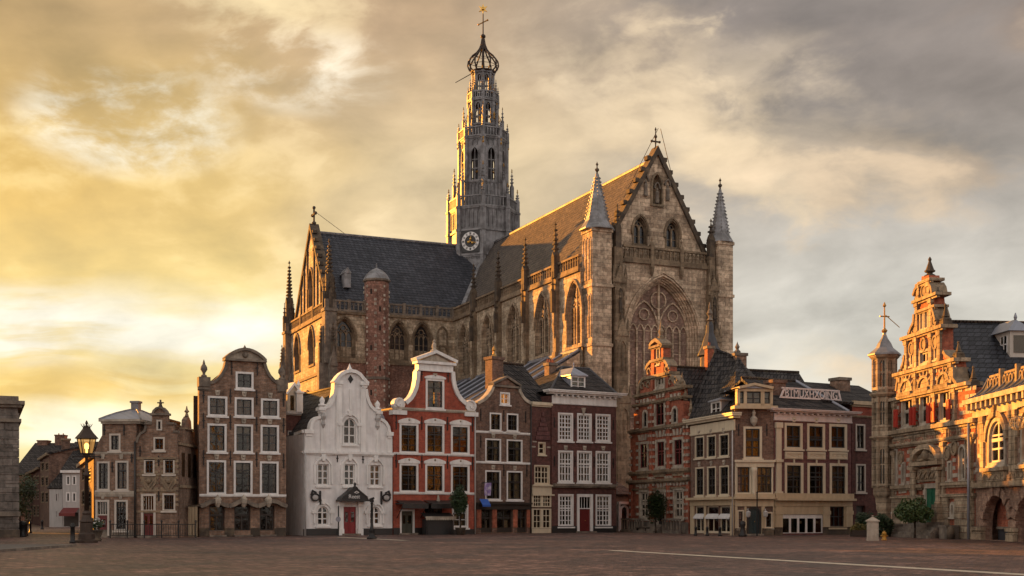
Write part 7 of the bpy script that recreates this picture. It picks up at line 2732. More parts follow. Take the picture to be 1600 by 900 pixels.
    # portal: columns, tympanum, broken pediment
    m = MB()
    for x in (1434, 1472.5):
        u = uof(f, x)
        zt = zof(f, x, 731)
        m.box(u - .42, u + .42, -.6, 0, 0, 2.3)
        m.lathe((u, -.3, 2.3), [(.27, 0), (.27, .15), (.2, .25), (.18, zt - 2.9), (.26, zt - 2.6), (.3, zt - 2.45)], 12)
        m.box(u - .42, u + .42, -.6, 0, zt - .15, zt + .05)
    a, b = uof(f, 1430.5), uof(f, 1475.5)
    zt = zof(f, 1453, 729)
    m.box(a, b, -.55, 0, zt + .06, zt + .34)
    c = (a + b) / 2
    rr = (b - a) / 2 - .2
    zp = zt + .35
    hgt = zof(f, 1452, 698) - zp
    m.strip([(c + rr * math.cos(PI - PI * k / 12), zp + hgt * math.sin(PI - PI * k / 12)) for k in range(13)], .36, -.5, .0)
    pt = m.build('portal', 'stone_hall', R_)
    m = MB().prism([(c + (rr - .3) * math.cos(PI * k / 12), zp + (hgt - .3) * math.sin(PI * k / 12)) for k in range(13)], -.15, .0)
    za, zb = zof(f, 1455, 752), zof(f, 1455, 732)
    m.box(uof(f, 1437.5), uof(f, 1470), -.2, .0, za, zb)
    for k in range(9):
        u = uof(f, 1440) + (uof(f, 1468) - uof(f, 1440)) * k / 8
        m.strip([(u - .2, za + .2), (u + .1 * (-1) ** k, (za + zb) / 2), (u + .2, zb - .2)], .14, -.3, -.19)
    for k in range(7):
        an = PI * (k + .5) / 7
        m.strip([(c + .3 * math.cos(an), zp + .2 + .3 * math.sin(an)), (c + (rr - .5) * math.cos(an), zp + (hgt - .5) * math.sin(an))], .22, -.27, -.14)
    m.ball((c, -.2, zp + hgt * .45), .42, 8)
    m.build('portal_relief', 'stone_relief', pt)
    # rusticated stone base
    m = MB()
    for seg in ((1398.5, 1429.5), (1477, 1484.5), (1494.5, 1523)):
        ua, ub = uof(f, seg[0]), uof(f, seg[1])
        ztop = zof(f, (seg[0] + seg[1]) / 2, 778)
        n = 6
        for i in range(n):
            z0, z1 = ztop * i / n, ztop * (i + 1) / n - .03
            w = 1.0
            k = max(1, int((ub - ua) / w))
            for j in range(k):
                o = .5 * w * (i % 2) * 0
                m.box(ua + (ub - ua) * j / k + .015, ua + (ub - ua) * (j + 1) / k - .015, -.16 - .02 * ((i + j) % 2), .01, z0, z1)
    m.build('rusticated_base', 'stone_hall', R_)
    # steps
    m = MB()
    u0, u1 = dr[0] - 1.2, dr[1] + 1.2
    for k in range(6):
        m.box(u0 - .24 * k, u1 + .24 * k, -.62 - .25 * k, (-.62 - .25 * (k - 1)) if k else -.0, 0, 1.1 - .18 * k)
    m.box(dr[0] + .1, dr[1] - .1, .0, .25, 0, 1.101)
    m.build('stone_steps', 'stone_soot', R_)
    for s_ in (u0 - 1.9, u1 + 1.7):
        MB().box(s_ - .55, s_ + .55, -1.1, -.25, 0, .75).box(s_ - .6, s_ + .6, -1.15, -.24, .75, .9).build('stair_wing_wall', 'stone_soot', R_)
    q = MB()
    for x in (1508,):
        u = uof(f, x)
        MB().lathe((u, -1.0, 0), [(.27, 0), (.26, .5), (.18, .75), (.0, .9)], 10).build('guard_stone', 'stone_dark', R_)
    MB().tube((W - .1, -.42, 0), (W - .1, -.42, zof(f, 1522, 662)), .09, .09, 8).build('drainpipe', 'zinc', R_)
    # slate roof running back, with a lead-capped dormer
    uc = uof(f, 1446)
    rh = CAMH + (HY - 496) / FPX * 90
    e = zof(f, 1460, 628) - .2
    r = H.gable_roof(15.3, 'slate_dark', -.1, y0=.8, y1=26, eave=e, uc=uc)
    d0 = 17.0
    hm = MB
    s = (15.3 - e) / ((W + .0) - uc)
    y_ = 5.2
    zc = 12.9
    u_ = uc + (15.3 - zc) / s
    m = MB(Matrix(((0, -1, 0, 0), (1, 0, 0, 0), (0, 0, 1, 0), (0, 0, 0, 1))))
    # the dormer faces along +x of the hall (towards the wing)
    dm = MB().box(u_ - 2.2, u_ + .55, y_ - .75, y_ + .75, zc - .6, zc + 1.3).build('dormer', 'paint_putty', R_)
    MB().box(u_ + .56, u_ + .60, y_ - .5, y_ + .5, zc - .2, zc + 1.0).box(u_ - .6, u_ + .2, y_ - .79, y_ - .755, zc - .1, zc + 1.0).build('pane', 'glass_old', dm)
    MB().box(u_ - .62, u_ + .22, y_ - .82, y_ - .79, zc + .4, zc + .48).box(u_ - .24, u_ - .16, y_ - .82, y_ - .79, zc - .1, zc + 1.0).box(u_ - .66, u_ - .6, y_ - .82, y_ - .76, zc - .14, zc + 1.04).box(u_ + .2, u_ + .26, y_ - .82, y_ - .76, zc - .14, zc + 1.04).build('dormer_frame', 'paint_white', dm)
    MB().solid([(u_ - 2.3, y_ - 1.0, zc + 1.3), (u_ + .8, y_ - 1.0, zc + 1.3), (u_ + .8, y_ + 1.0, zc + 1.3), (u_ - 2.3, y_ + 1.0, zc + 1.3), (u_ - .1, y_, zc + 2.2), (u_ - 2.3, y_, zc + 2.2)], [(0, 1, 4, 5), (1, 2, 4), (2, 3, 5, 4), (3, 0, 5), (3, 2, 1, 0)]).lathe((u_ - .1, y_, zc + 2.15), [(.07, 0), (.12, .2), (.03, .5)], 6).build('dormer_roof', 'zinc', dm)

    # octagonal corner tower on corbels
    tX, tZ = ray(1382, 92.6), 92.6
    t = thing('town_hall_tower', 'slender eight-sided stone oriel tower with ogee lead cap beside the golden gable', 'tower', (tX, tZ, 0), R(22.5) - .11)
    h = lambda py: CAMH + (HY - py) / FPX * 92.6
    R0 = .95
    rr = 17.2 / FPX * 92.6
    m = MB().lathe((0, 0, 0), [(.45, 0), (.45, h(826)), (.5, h(800)), (.62, h(795)), (.62, h(790)), (rr * .78, h(785)), (rr * .8, h(779)), (rr, h(773)), (rr, h(762))], 8, PI / 8, False)
    m.build('corbel', 'stone_hall', t)
    s8, c8 = math.sin(PI / 8), math.cos(PI / 8)
    for nm, z0, z1, wins, mat in (('lower_storey', h(762), h(682), [(h(756), h(702))], 'stone_hall'), ('middle_storey', h(682), h(615), [(h(664), h(628))], 'stone_hall'), ('upper_storey', h(615), h(556), [(h(606), h(564))], 'stone_hall')):
        m = MB()
        g = MB()
        for k in range(8):
            M = face_matrix((0, 0), k * PI / 4, rr * c8)
            s = rr * s8
            hs = [arch(-s * .5, s * .5, a, b, 'round') for a, b in wins]
            q = MB(M).prism([(-s, z0), (s, z0), (s, z1), (-s, z1)], 0, .22, hs)
            for a, b in wins:
                q.box(-.04, .04, .04, .16, a, b).box(-s * .5, s * .5, .05, .15, (a * .45 + b * .55) - .05, (a * .45 + b * .55) + .05)
                q.box(-s * .8, s * .8, -.1, .0, a - .2, a)
            m.v += q.v; o = len(m.v) - len(q.v); m.f += [tuple(i + o for i in ff) for ff in q.f]; m.sm += q.sm
            q = MB(M)
            for a, b in wins:
                q.prism(arch(-s * .52, s * .52, a, b, 'round'), .16, .2)
            g.v += q.v; o = len(g.v) - len(q.v); g.f += [tuple(i + o for i in ff) for ff in q.f]; g.sm += q.sm
        st = m.build(nm, mat, t)
        g.build('panes', 'glass_old', st)
        m = MB()
        m.lathe((0, 0, 0), [(rr + .1, z1 - .3), (rr + .3, z1 - .1), (rr + .3, z1), (rr, z1 + .02)], 8, PI / 8, False)
        for k in range(8):
            an = PI / 8 + k * PI / 4
            m.tube((rr * math.cos(an), rr * math.sin(an), z0), (rr * math.cos(an), rr * math.sin(an), z1), .12, .12, 6)
        m.build('moulding', 'stone_hall', st)
    zb = h(556)
    MB().lathe((0, 0, zb), [(rr + .42, 0), (rr + .4, .12), (rr * .78, .6), (rr * .6, .95), (rr * .32, 1.3), (.14, 1.6), (.1, 2.1)], 8, PI / 8, False).build('ogee_cap', 'lead_bright', t)
    m = MB().lathe((0, 0, zb + 1.5), [(.18, 0), (.1, .2), (.24, .4), (.07, .6), (.05, 2.2), (.14, 2.3), (.02, 2.6)], 8)
    m.tube((-.42, 0, zb + 3.0), (.42, 0, zb + 3.0), .05, .05, 6)
    fn = m.build('cross_finial', 'gilt', t)
    MB().tube((.1, .0, zb + 3.1), (1.25, -.1, zb + 2.2), .035, .03, 5).build('vane_arm', 'gilt', fn)

    # wing with the arcade
    g = Fac(1524.3, 1662, 78.9, 66.0)
    Wg = House('town_hall_wing', 'pale stone and brick wing with round arches and concave lead mansard roof', 'town hall', g, 'brick_rose', None)
    Wg.defaults = dict(frame='stone_pale', sash='paint_putty', fw=.24, bar=.12, glass='glass', proud=.1, curtain='curtain_white', cw=.3)
    def x_of(u):
        return u
    Wg.win(1545, 652, 1573, 727, 2, 3, 'round', transom=.55)
    u0, u1, z0, z1 = g.rect(1545, 652, 1573, 727)
    pitch = g.rect(1539.5, 774, 1579, 840)[0]
    a0, a1, zz0, zz1 = g.rect(1539.5, 774, 1579, 843)
    step = (a1 - a0) + 1.05
    archs = []
    k = 0
    while a1 + step * k < g.W - .2:
        archs.append((a0 + step * k, a1 + step * k))
        Wg.holes.append(arch(a0 + step * k, a1 + step * k, .02, zz1, 'round'))
        if k:
            Wg.wuv(u0 + step * k, u1 + step * k, z0, z1, 2, 3, 'round', transom=.55)
        k += 1
    WR = Wg.root
    ztop = zof(g, 1560, 627)
    Wg.finish([(1524.5, 843), (1524.5, 638), (1661.5, 590), (1661.5, 860)], 12, ztop)
    # level the wall head under the cornice
    hz = zof(g, 1524.5, 638)
    MB().box(-.35, g.W, -.75, .4, ztop + .12, ztop + .42).box(-.2, g.W, -.45, .4, ztop - .1, ztop + .115).box(-.1, g.W, -.18, .02, ztop - .75, ztop - .12).build('cornice', 'stone_pale', WR)
    m = MB()
    n = int(g.W / .8)
    for i in range(n):
        x = .2 + i * .8
        m.box(x - .12, x + .12, -.65, -.02, ztop - .28, ztop + .1)
    m.build('cornice_bracket', 'stone_pale', WR)
    m = MB()
    for (p, q) in archs:
        c, r = (p + q) / 2, (q - p) / 2
        zs = zz1 - r
        for k in range(13):
            a, b = PI * k / 13 + .02, PI * (k + 1) / 13 - .02
            d = .2 if k % 2 else .14
            m.prism([(c + r * math.cos(a), zs + r * math.sin(a)), (c + (r + .62) * math.cos(a), zs + (r + .62) * math.sin(a)), (c + (r + .62) * math.cos(b), zs + (r + .62) * math.sin(b)), (c + r * math.cos(b), zs + r * math.sin(b))], -d, .0)
    m.build('voussoirs', 'brick_rose', WR)
    m = MB()
    edges = [0.02] + [v for pq in archs for v in pq]
    for i in range(0, len(edges) - 1, 2):
        p, q = edges[i], edges[i + 1]
        if q - p < .3: continue
        zs = zz1 - (a1 - a0) / 2
        m.box(p + .02, q - .02, -.18, .0, .0, zs - .2).box(p - .1, q + .08, -.32, .0, zs - .2, zs + .05).box(p - .05, q + .03, -.3, .0, 0, .5)
    m.each('arcade_pier', 'stone_hall', WR)
    for (p, q) in archs:
        zs = zz1 - (a1 - a0) / 2
        d = MB().box(p - .1, q + .1, .85, .95, 0, zs - .05).build('gate', 'lead_deep', WR)
        MB().box(p - .1, q + .1, .80, .84, zs - .05, zz1).build('fanlight', 'brick_scarlet', d)
        MB().box(p, q, .7, .95, zs - .1, zs + .06).build('gate_beam', 'stone_soot', d)
    zb1, zb2 = zof(g, 1560, 757), zof(g, 1560, 728)
    MB().box(.0, g.W, -.36, .0, zb1 - .16, zb1 + .16).box(0, g.W, -.12, 0, zof(g, 1560, 640), zof(g, 1560, 637)).build('string_course', 'stone_hall', WR)
    for k in range(len(archs)):
        c = (u0 + u1) / 2 + step * k
        p, q = c - (u1 - u0) * .62, c + (u1 - u0) * .62
        z_0, z_1 = zof(g, 1560, 753), zof(g, 1560, 736)
        pl = MB().box(p, q, -.2, .0, z_0, z_1).strip([(p + .1, z_0 + .1), (q - .1, z_0 + .1), (q - .1, z_1 - .1), (p + .1, z_1 - .1)], .1, -.27, -.19, True).box(p - .15, q + .15, -.42, 0, z_1, z_1 + .22)
        po = pl.build('plaque', 'stone_hall', WR)
        t2 = text_mesh('lettering', 'IDONM', .5, .015, 'stone_relief', po, Matrix.Identity(4))
        xs = [v.co.x for v in t2.data.vertices]
        sx = (q - p - .5) / (max(xs) - min(xs))
        t2.data.transform(Matrix.Translation(((p + q) / 2, -.21, z_0 + .16)) @ RX90 @ Matrix.Diagonal((sx, 1, 1, 1)) @ Matrix.Translation((-(max(xs) + min(xs)) / 2, 0, 0)))
        r = (u1 - u0) / 2 + .25
        zc_ = z1 - (u1 - u0) / 2
        MB().strip([(c + r * math.cos(PI - PI * j / 12), zc_ + r * math.sin(PI - PI * j / 12)) for j in range(13)], .35, -.22, .0).prism([(c - .15, zc_ + r - .2), (c + .15, zc_ + r - .2), (c + .24, zc_ + r + .5), (c - .24, zc_ + r + .5)], -.34, 0).build('window_arch', 'stone_hall', WR)
        for s_ in (-1, 1):
            x = c + s_ * ((u1 - u0) * .62 + .55)
            MB().box(x - .28, x + .28, -.14, .0, zb1 + .17, ztop - .76).box(x - .36, x + .36, -.22, .0, ztop - 1.2, ztop - .765).box(x - .36, x + .36, -.22, .0, zb1 + .17, zb1 + .55).each('pilaster', 'stone_hall', WR)
    # brick bands with stone
    m = MB()
    rnd = random.Random(9)
    for k in range(80):
        u = rnd.uniform(.1, g.W - .2)
        z = rnd.uniform(zb1 + .3, ztop - .8)
        if any(min(p[0] for p in hl) - .15 < u < max(p[0] for p in hl) + .15 and min(p[1] for p in hl) - .3 < z < max(p[1] for p in hl) + .3 for hl in Wg.holes): continue
        z = round(z / .9) * .9
        m.box(u - .22, u + .22, -.03 - .01 * rnd.random(), 0, z - .13, z + .13)
    m.build('stone_pattern', 'stone_pale', WR)
    # concave lead mansard with a carved crest
    e = ztop + .42
    prof = [(-.6, 0), (-.1, .35), (.35, .95), (.6, 1.7), (.7, 2.0)]
    hs = zof(g, 1560, 583, 0) - e
    vs, fs = [], []
    for y, z in prof:
        zz = e + z / 2.0 * hs
        vs += [(-.3 + (y + .6) * .7, y, zz), (g.W, y, zz)]
    for i in range(len(prof) - 1):
        fs.append((2 * i, 2 * i + 1, 2 * i + 3, 2 * i + 2))
    o = len(vs)
    for y, z in prof:
        vs.append((-.3 + (y + .6) * .7, 9, e + z / 2.0 * hs))
    for i in range(len(prof) - 1):
        fs.append((2 * i, 2 * i + 2, o + i + 1, o + i))
    vs += [(g.W, 9, e + hs)]
    fs.append((2 * len(prof) - 2, 2 * len(prof) - 1, len(vs) - 1, o + len(prof) - 1))
    ms = MB().add(vs, fs).build('mansard', 'lead_deep', WR)
    q = MB()
    for i in range(12):
        x = .4 + i * 1.15
        q.path([(x, y - .03, e + z / 2.0 * hs + .03) for y, z in prof], .07, 5)
    q.build('lead_roll', 'lead', ms)
    cr = MB().box(1.0, g.W, .3, .42, e + hs * .28, e + hs * .36).box(1.0, g.W, .5, .62, e + hs + .0, e + hs + .14)
    for i in range(26):
        x = 1.2 + i * .5
        if i % 5 != 4:
            cr.strip([(x + .2 * math.cos(t * PI / 4), e + hs * .66 + hs * .27 * math.sin(t * PI / 4)) for t in range(8)], .09, .38, .48, True)
        else:
            cr.box(x - .12, x + .12, .3, .6, e + hs * .3, e + hs + .35)
    cr.build('roof_crest', 'stone_relief', ms)
    # steeper metal roof behind
    z_r = zof(g, 1600, 553, -3)
    MB().solid([(2.2, 1.5, e + hs), (g.W + 2, 1.5, e + hs), (g.W + 2, 9, e + hs), (2.2, 9, e + hs), (6.0, 5, z_r + .4), (g.W + 2, 5, z_r + .4)], [(0, 1, 5, 4), (2, 3, 4, 5), (3, 0, 4), (3, 2, 1, 0)]).build('upper_roof', 'slate_brown', WR)


meat_hall()
ogee_turret()
corner_block()
town_hall()


# ------------------------------------------------------------------ the near corner building and the street beyond
def corner_stone_building():
    f = Fac(-1346, 28.5, 67.0, 85.0)  # front carried far out of view to shade the square
    H = House('stone_corner_building', 'grey stone corner building with heavy cornice and rusticated blocks at the street mouth', 'building', f, 'stone_grey', None)
    H.defaults = dict(frame='stone_soot', sash='paint_dark', fw=.2)
    W = f.W
    for k in range(3):
        u = W - 4.5 - k * 4.2
        if u > 1.5:
            H.wuv(u - .8, u + .8, 1.6, 4.2, 2, 3)
            H.wuv(u - .8, u + .8, 5.6, 7.8, 2, 3)
    ht = zof(f, 20, 630)
    H.finish([(-1345, 838), (-1345, 574), (28, 631), (28, 838)], 22, ht - .1)
    R_ = H.root
    m = MB().box(-.2, W + .42, -.42, 22.3, ht - .1, ht + .16).box(-.1, W + .25, -.25, 22.1, ht - .3, ht - .101)
    m.box(-.05, W + .02, -.02, 22, ht + .16, ht + .5)
    m.box(W - .9, W + .03, -.06, .9, ht + .16, zof(f, 22, 621))
    z = zof(f, 20, 657)
    m.box(-.1, W + .2, -.22, 22, z - .12, z + .12)
    z = zof(f, 20, 803)
    m.box(-.1, W + .14, -.2, 22, z - .16, z + .16)
    m.build('cornice', 'stone_soot', R_)
    q = MB()
    for i in range(14):
        z0 = .05 + i * .62
        if z0 + .6 > ht - .4: break
        w = 1.25 if i % 2 else .85
        q.box(W - w, W + .06, -.06, .9, z0 + .02, z0 + .58)
    q.build('quoins', 'stone_grey', R_)
    MB().box(-.1, W + .1, -.12, 22, 0, .55).build('plinth', 'stone_dark', R_)
    e = ht + .5
    MB().solid([(.5, .5, e), (W - 4.5, .5, e), (W - 4.5, 21, e), (.5, 21, e), (6, 10, e + 6.0), (W - 7, 10, e + 6.0)], [(0, 1, 5, 4), (1, 2, 5), (2, 3, 4, 5), (3, 0, 4), (3, 2, 1, 0)]).build('roof', 'lead_deep', R_)  # tall unseen roof, raised so its shadow covers the square


corner_stone_building()

SIDE = 'houses down the side street'


def small_house(label, pL, pR, ZL, ZR, ytop, yridge, wall, frame, wins, depth=9, roof='pantile_dark', gable=False, name='street_house', cornice=None):
    f = Fac(pL, pR, ZL, ZR)
    H = House(name, label, 'house', f, wall, SIDE)
    H.defaults = dict(frame=frame, sash='paint_dark', fw=.16, sill=False, bar=.09)
    for (x0, y0, x1, y1, c, r) in wins:
        H.win(x0, y0, x1, y1, c, r)
    xm = (pL + pR) / 2
    zt = zof(f, xm, ytop)
    e = .2 * (pR - pL) / 40
    uL = [(pL + e, 825), (pL + e, HY - (zt - CAMH) * FPX / ZL), (pR - e, HY - (zt - CAMH) * FPX / ZR), (pR - e, 825)]
    H.finish(uL, depth, zt)
    rh = CAMH + (HY - yridge) / FPX * ((ZL + ZR) / 2 + depth / 2)
    if gable:
        H.gable_roof(rh, roof, .2, y0=-.1, eave=zt)
        MB().prism([(.1, zt), (f.W - .1, zt), (f.W / 2, rh - .25)], .0, .4).build('gable', wall, H.root)
    else:
        m = MB().slab([(-.2, -.2, zt), (f.W + .2, -.2, zt), (f.W + .2, depth / 2, rh), (-.2, depth / 2, rh)], .2)
        m.slab([(-.2, depth, zt), (-.2, depth / 2 + .001, rh), (f.W + .2, depth / 2 + .001, rh), (f.W + .2, depth, zt)], .2)
        m.build('roof', roof, H.root)
        MB().prism([(0, zt), (depth, zt), (depth / 2, rh)], 0, .2).build('side_gable', wall, H.root).matrix_local = Matrix(((0, -1, 0, .2), (1, 0, 0, 0), (0, 0, 1, 0), (0, 0, 0, 1)))
        MB().prism([(0, zt), (depth, zt), (depth / 2, rh)], 0, .2).build('side_gable', wall, H.root).matrix_local = Matrix(((0, -1, 0, f.W), (1, 0, 0, 0), (0, 0, 1, 0), (0, 0, 0, 1)))
    if cornice:
        MB().box(-.15, f.W + .15, -.35, .0, zt - .3, zt + .02).build('cornice', cornice, H.root)
    return H


def side_street():
    w = lambda x0, x1, rows, c=2, r=3: [(x0, a, x1, b, c, r) for a, b in rows]
    h = small_house('pale grey house with four white framed windows over a dark shop awning', 97.5, 124.5, 149, 149, 735, 693, 'plaster_grey', 'paint_white',
                w(103, 110, ((743, 758), (769, 784))) + w(112.5, 119.5, ((743, 758), (769, 784))), 12, cornice='paint_white')
    f = h.f
    u0, u1, z0, z1 = f.rect(99, 796, 124, 802)
    MB().solid([(u0, -1.5, z0), (u1, -1.5, z0), (u1, -.02, z1 + .2), (u0, -.02, z1 + .2), (u0, -1.5, z0 - .35), (u1, -1.5, z0 - .35)], [(0, 1, 2, 3), (4, 5, 1, 0)]).build('awning', 'paint_oxblood', h.root)
    MB().box(u0 + .1, u1 - .1, -.06, -.01, .1, z0 + .1).build('shop_front', 'timber_dark', h.root)
    h = small_house('low pale house under a steep dark roof at the far corner of the side street', 77, 97.3, 150, 149.5, 762, 697, 'plaster_grey', 'plaster_grey', [(86, 797, 90.5, 809, 1, 1), (86, 770, 91, 784, 2, 2)], 14)
    for i, (a, b, ZL, ZR, yt, yr, mt, lb) in enumerate(((62.5, 76.5, 168, 152, 712, 702, 'brick_brown', 'sunlit brick house with a tall chimney stack beside the low pale house'),
                                                   (50.5, 62, 186, 168.6, 733, 722, 'brick_maroon', 'sunlit brown house in the middle of the side street terrace'),
                                                   (38, 50, 208, 186.6, 739, 728, 'brick_maroon', 'farthest sunlit house of the side street terrace'))):
        ws = []
        for k in range(2):
            x = a + (b - a) * (.16 + .46 * k)
            ws += w(x, x + (b - a) * .3, ((yt + 10, yt + 24), (yt + 32, yt + 48), (yt + 56, yt + 74)))
        h = small_house(lb, a, b, ZL, ZR, yt, yr, mt, 'stone_relief', ws, 9, cornice='stone_relief')
        zt = zof(h.f, (a + b) / 2, yt)
        chimney(h.root, h.f.W * .6, h.f.W * .6 + 1.0, 2.0, 3.0, zt - .5, zt + 2.2 - i * .3, 'brick_brown', 'stone_relief', 1)
    h = small_house('long dark roofed house closing the view at the end of the side street', 18, 127, 232, 232, 742, 692, 'brick_brown', 'paint_cream', w(26, 30, ((760, 772),)) + w(33, 37, ((760, 772),)), 24)
    f = h.f
    u = uof(f, 59)
    zr = CAMH + (HY - 692) / FPX * 244
    chimney(h.root, u - .9, u + .9, 11, 13, zr - 2, zr + 1.6, 'brick_brown', 'brick_brown', 2)
    u = uof(f, 31)
    chimney(h.root, u - 1, u + 1, 11, 13, zr - 2, zr + .5, 'brick_brown', 'brick_brown', 0)
    small_house('dark gabled house rising behind the grey house at the street end', 100, 135, 176, 176, 722, 690, 'brick_brown', 'paint_cream', [(126, 740, 131, 752, 2, 2)], 10)
    small_house('sunlit brick side house directly behind the lantern post', 124.8, 146.5, 121, 99, 718, 706, 'brick_brown', 'stone_relief', w(128, 132.5, ((730, 752), (765, 790))) + w(137.5, 142.5, ((730, 754), (766, 794))), 7, cornice='stone_relief')


side_street()


# ------------------------------------------------------------------ street furniture, planting, small things
def leaf_cloud(name, parts, n, size, mat, parent, seed=1):
    """many small leaves spread through lobes: parts = [(centre, (rx, ry, rz))]"""
    rnd = random.Random(seed)
    v, fc = [], []
    vol = [p[1][0] * p[1][1] * p[1][2] for p in parts]
    tot = sum(vol)
    for (c, r), q in zip(parts, vol):
        for _ in range(int(n * q / tot)):
            while True:
                a = Vector((rnd.uniform(-1, 1), rnd.uniform(-1, 1), rnd.uniform(-1, 1)))
                if .25 < a.length < 1: break
            a = a * (.72 + .36 * rnd.random()) if a.length < .75 else a
            p = Vector(c) + Vector((a.x * r[0], a.y * r[1], a.z * r[2]))
            t = Vector((rnd.gauss(0, 1), rnd.gauss(0, 1), rnd.gauss(0, 1))).normalized()
            b = t.orthogonal().normalized()
            s = size * rnd.uniform(.6, 1.4)
            k = len(v)
            v += [tuple(p - t * s), tuple(p + b * s * .5), tuple(p + t * s), tuple(p - b * s * .5)]
            fc.append((k, k + 1, k + 2, k + 3))
    return MB().add(v, fc).build(name, mat, parent)


def lobes(c, r, n, seed, spread=.6, k=.55):
    rnd = random.Random(seed)
    out = [(c, (r[0] * .75, r[1] * .75, r[2] * .75))]
    for _ in range(n):
        a = Vector((rnd.uniform(-1, 1), rnd.uniform(-1, 1), rnd.uniform(-1, 1))).normalized() * spread
        q = k * rnd.uniform(.7, 1.2)
        out.append(((c[0] + a.x * r[0], c[1] + a.y * r[1], c[2] + a.z * r[2]), (r[0] * q, r[1] * q, r[2] * q)))
    return out


def tree(label, px, Z, h0, h1, w, mat, seed, name='clipped_tree', pot=None, n=2600):
    t = thing(name, label, 'tree', (ray(px, Z), Z, 0), seed * .7)
    b = 0
    if pot:
        MB().lathe((0, 0, 0), [(.32, 0), (.42, .5), (.46, .55), (.40, .58)], 10).build('pot', pot, t)
        b = .5
    m = MB()
    zc = (h0 + h1) / 2
    m.path([(0, 0, b), (.03, .02, h0 * .6 + .1), (-.02, .0, zc)], .075, 7)
    rnd = random.Random(seed)
    for i in range(6):
        a = rnd.uniform(0, 2 * PI)
        m.tube((0, 0, h0 + (zc - h0) * .2 * i / 3), (math.cos(a) * w * .3, math.sin(a) * w * .3, zc + rnd.uniform(-.1, .5) * (h1 - zc)), .04, .015, 5)
    m.build('trunk', 'bark', t)
    leaf_cloud('crown', lobes((0, 0, zc), (w / 2, w / 2, (h1 - h0) / 2), 11, seed), n, .10, mat, t, seed)
    return t


def hz(py, Z):
    return CAMH + (HY - py) / FPX * Z


def bush(label, px, Z, h, w, mat, seed, name='shrub', n=1500, z0=0.0):
    t = thing(name, label, 'shrub', (ray(px, Z), Z, z0), 0)
    m = MB()
    rnd = random.Random(seed)
    for i in range(7):
        a = rnd.uniform(0, 2 * PI)
        m.tube((rnd.uniform(-.1, .1), rnd.uniform(-.1, .1), 0), (math.cos(a) * w * .25, math.sin(a) * w * .25, h * rnd.uniform(.5, .8)), .025, .01, 5)
    m.build('stems', 'bark', t)
    leaf_cloud('foliage', lobes((0, 0, h * .52), (w / 2, w / 2, h * .5), 8, seed, .55), n, .09, mat, t, seed)
    return t


def lamp_post():
    Z = 70.0
    t = thing('lantern_post', 'tall cast iron lamp post with a big six sided lantern', 'street lamp', (ray(135.3, Z), Z, 0), .2)
    h = lambda y: hz(y, Z)
    m = MB().lathe((0, 0, 0), [(.62, 0), (.62, .14), (.46, .2), (.44, .5), (.36, .6), (.34, 1.15), (.40, 1.22), (.3, 1.35), (.22, 1.6), (.25, 1.7), (.14, 1.85)], 8)
    m.lathe((0, 0, 0), [(.14, 1.8), (.11, h(745)), (.19, h(744)), (.19, h(741)), (.1, h(739)), (.085, h(716)), (.17, h(714)), (.2, h(711)), (.12, h(709.5))], 10)
    m.build('post', 'iron_rust', t)
    MB().box(-.75, .75, -.035, .035, h(714.5), h(714.5) + .07).ball((-.75, 0, h(714.5) + .03), .07, 6).ball((.75, 0, h(714.5) + .03), .07, 6).build('ladder_bar', 'iron', t)
    zb, ze = h(709), h(685.5)
    r0, r1 = .33, .52
    lt = MB().lathe((0, 0, 0), [(r0 + .03, zb - .05), (r0 + .03, zb + .04)], 6, 0, False).build('lantern', 'iron', t)
    m = MB()
    for k in range(6):
        a = k * PI / 3
        m.tube((r0 * math.cos(a), r0 * math.sin(a), zb), (r1 * math.cos(a), r1 * math.sin(a), ze), .035, .035, 5)
        b = a + PI / 3
        m.tube((r1 * math.cos(a), r1 * math.sin(a), ze), (r1 * math.cos(b), r1 * math.sin(b), ze), .04, .04, 5)
    m.build('lantern_frame', 'iron', lt)
    g = MB()
    for k in range(6):
        a, b = k * PI / 3 + .03, (k + 1) * PI / 3 - .03
        g.add([(r0 * .97 * math.cos(a), r0 * .97 * math.sin(a), zb + .03), (r0 * .97 * math.cos(b), r0 * .97 * math.sin(b), zb + .03), (r1 * .97 * math.cos(b), r1 * .97 * math.sin(b), ze - .02), (r1 * .97 * math.cos(a), r1 * .97 * math.sin(a), ze - .02)], [(0, 1, 2, 3)])
    g.build('lantern_glass', 'glass_lamp_glow', lt)
    MB().lathe((0, 0, 0), [(.05, zb), (.05, zb + .25), (.11, zb + .3), (.13, zb + .5), (.06, zb + .62)], 8).build('burner', 'burner_glow', lt)
    MB().lathe((0, 0, 0), [(r1 + .14, ze), (r1 + .1, ze + .07), (r1 * .75, ze + .33), (r1 * .42, ze + .58), (r1 * .40, ze + .66), (r1 * .48, ze + .7), (.05, ze + .72)], 6, 0, False).build('lantern_roof', 'iron_rust', lt)
    m = MB()
    for k in range(6):
        a = k * PI / 3
        m.tube((r1 * .42 * math.cos(a), r1 * .42 * math.sin(a), ze + .68), (r1 * .62 * math.cos(a), r1 * .62 * math.sin(a), ze + .86), .03, .015, 4)
    m.lathe((0, 0, ze + .7), [(.08, 0), (.05, .12), (.09, .2), (.02, .36)], 6)
    m.build('lantern_crown', 'iron_rust', lt)


def bollard(label, px, Z, h=1.05, r=.11, group='bollards about the square'):
    o = MB().lathe((0, 0, 0), [(r * 1.45, 0), (r * 1.45, .1), (r, .16), (r * .92, h * .78), (r * 1.2, h * .8), (r * 1.2, h * .84), (r * .9, h * .87), (r * .95, h * .95), (r * .5, h)], 10).build('bollard', 'iron')
    o.location = (ray(px, Z), Z, 0)
    return tag(o, label, 'bollard', group)


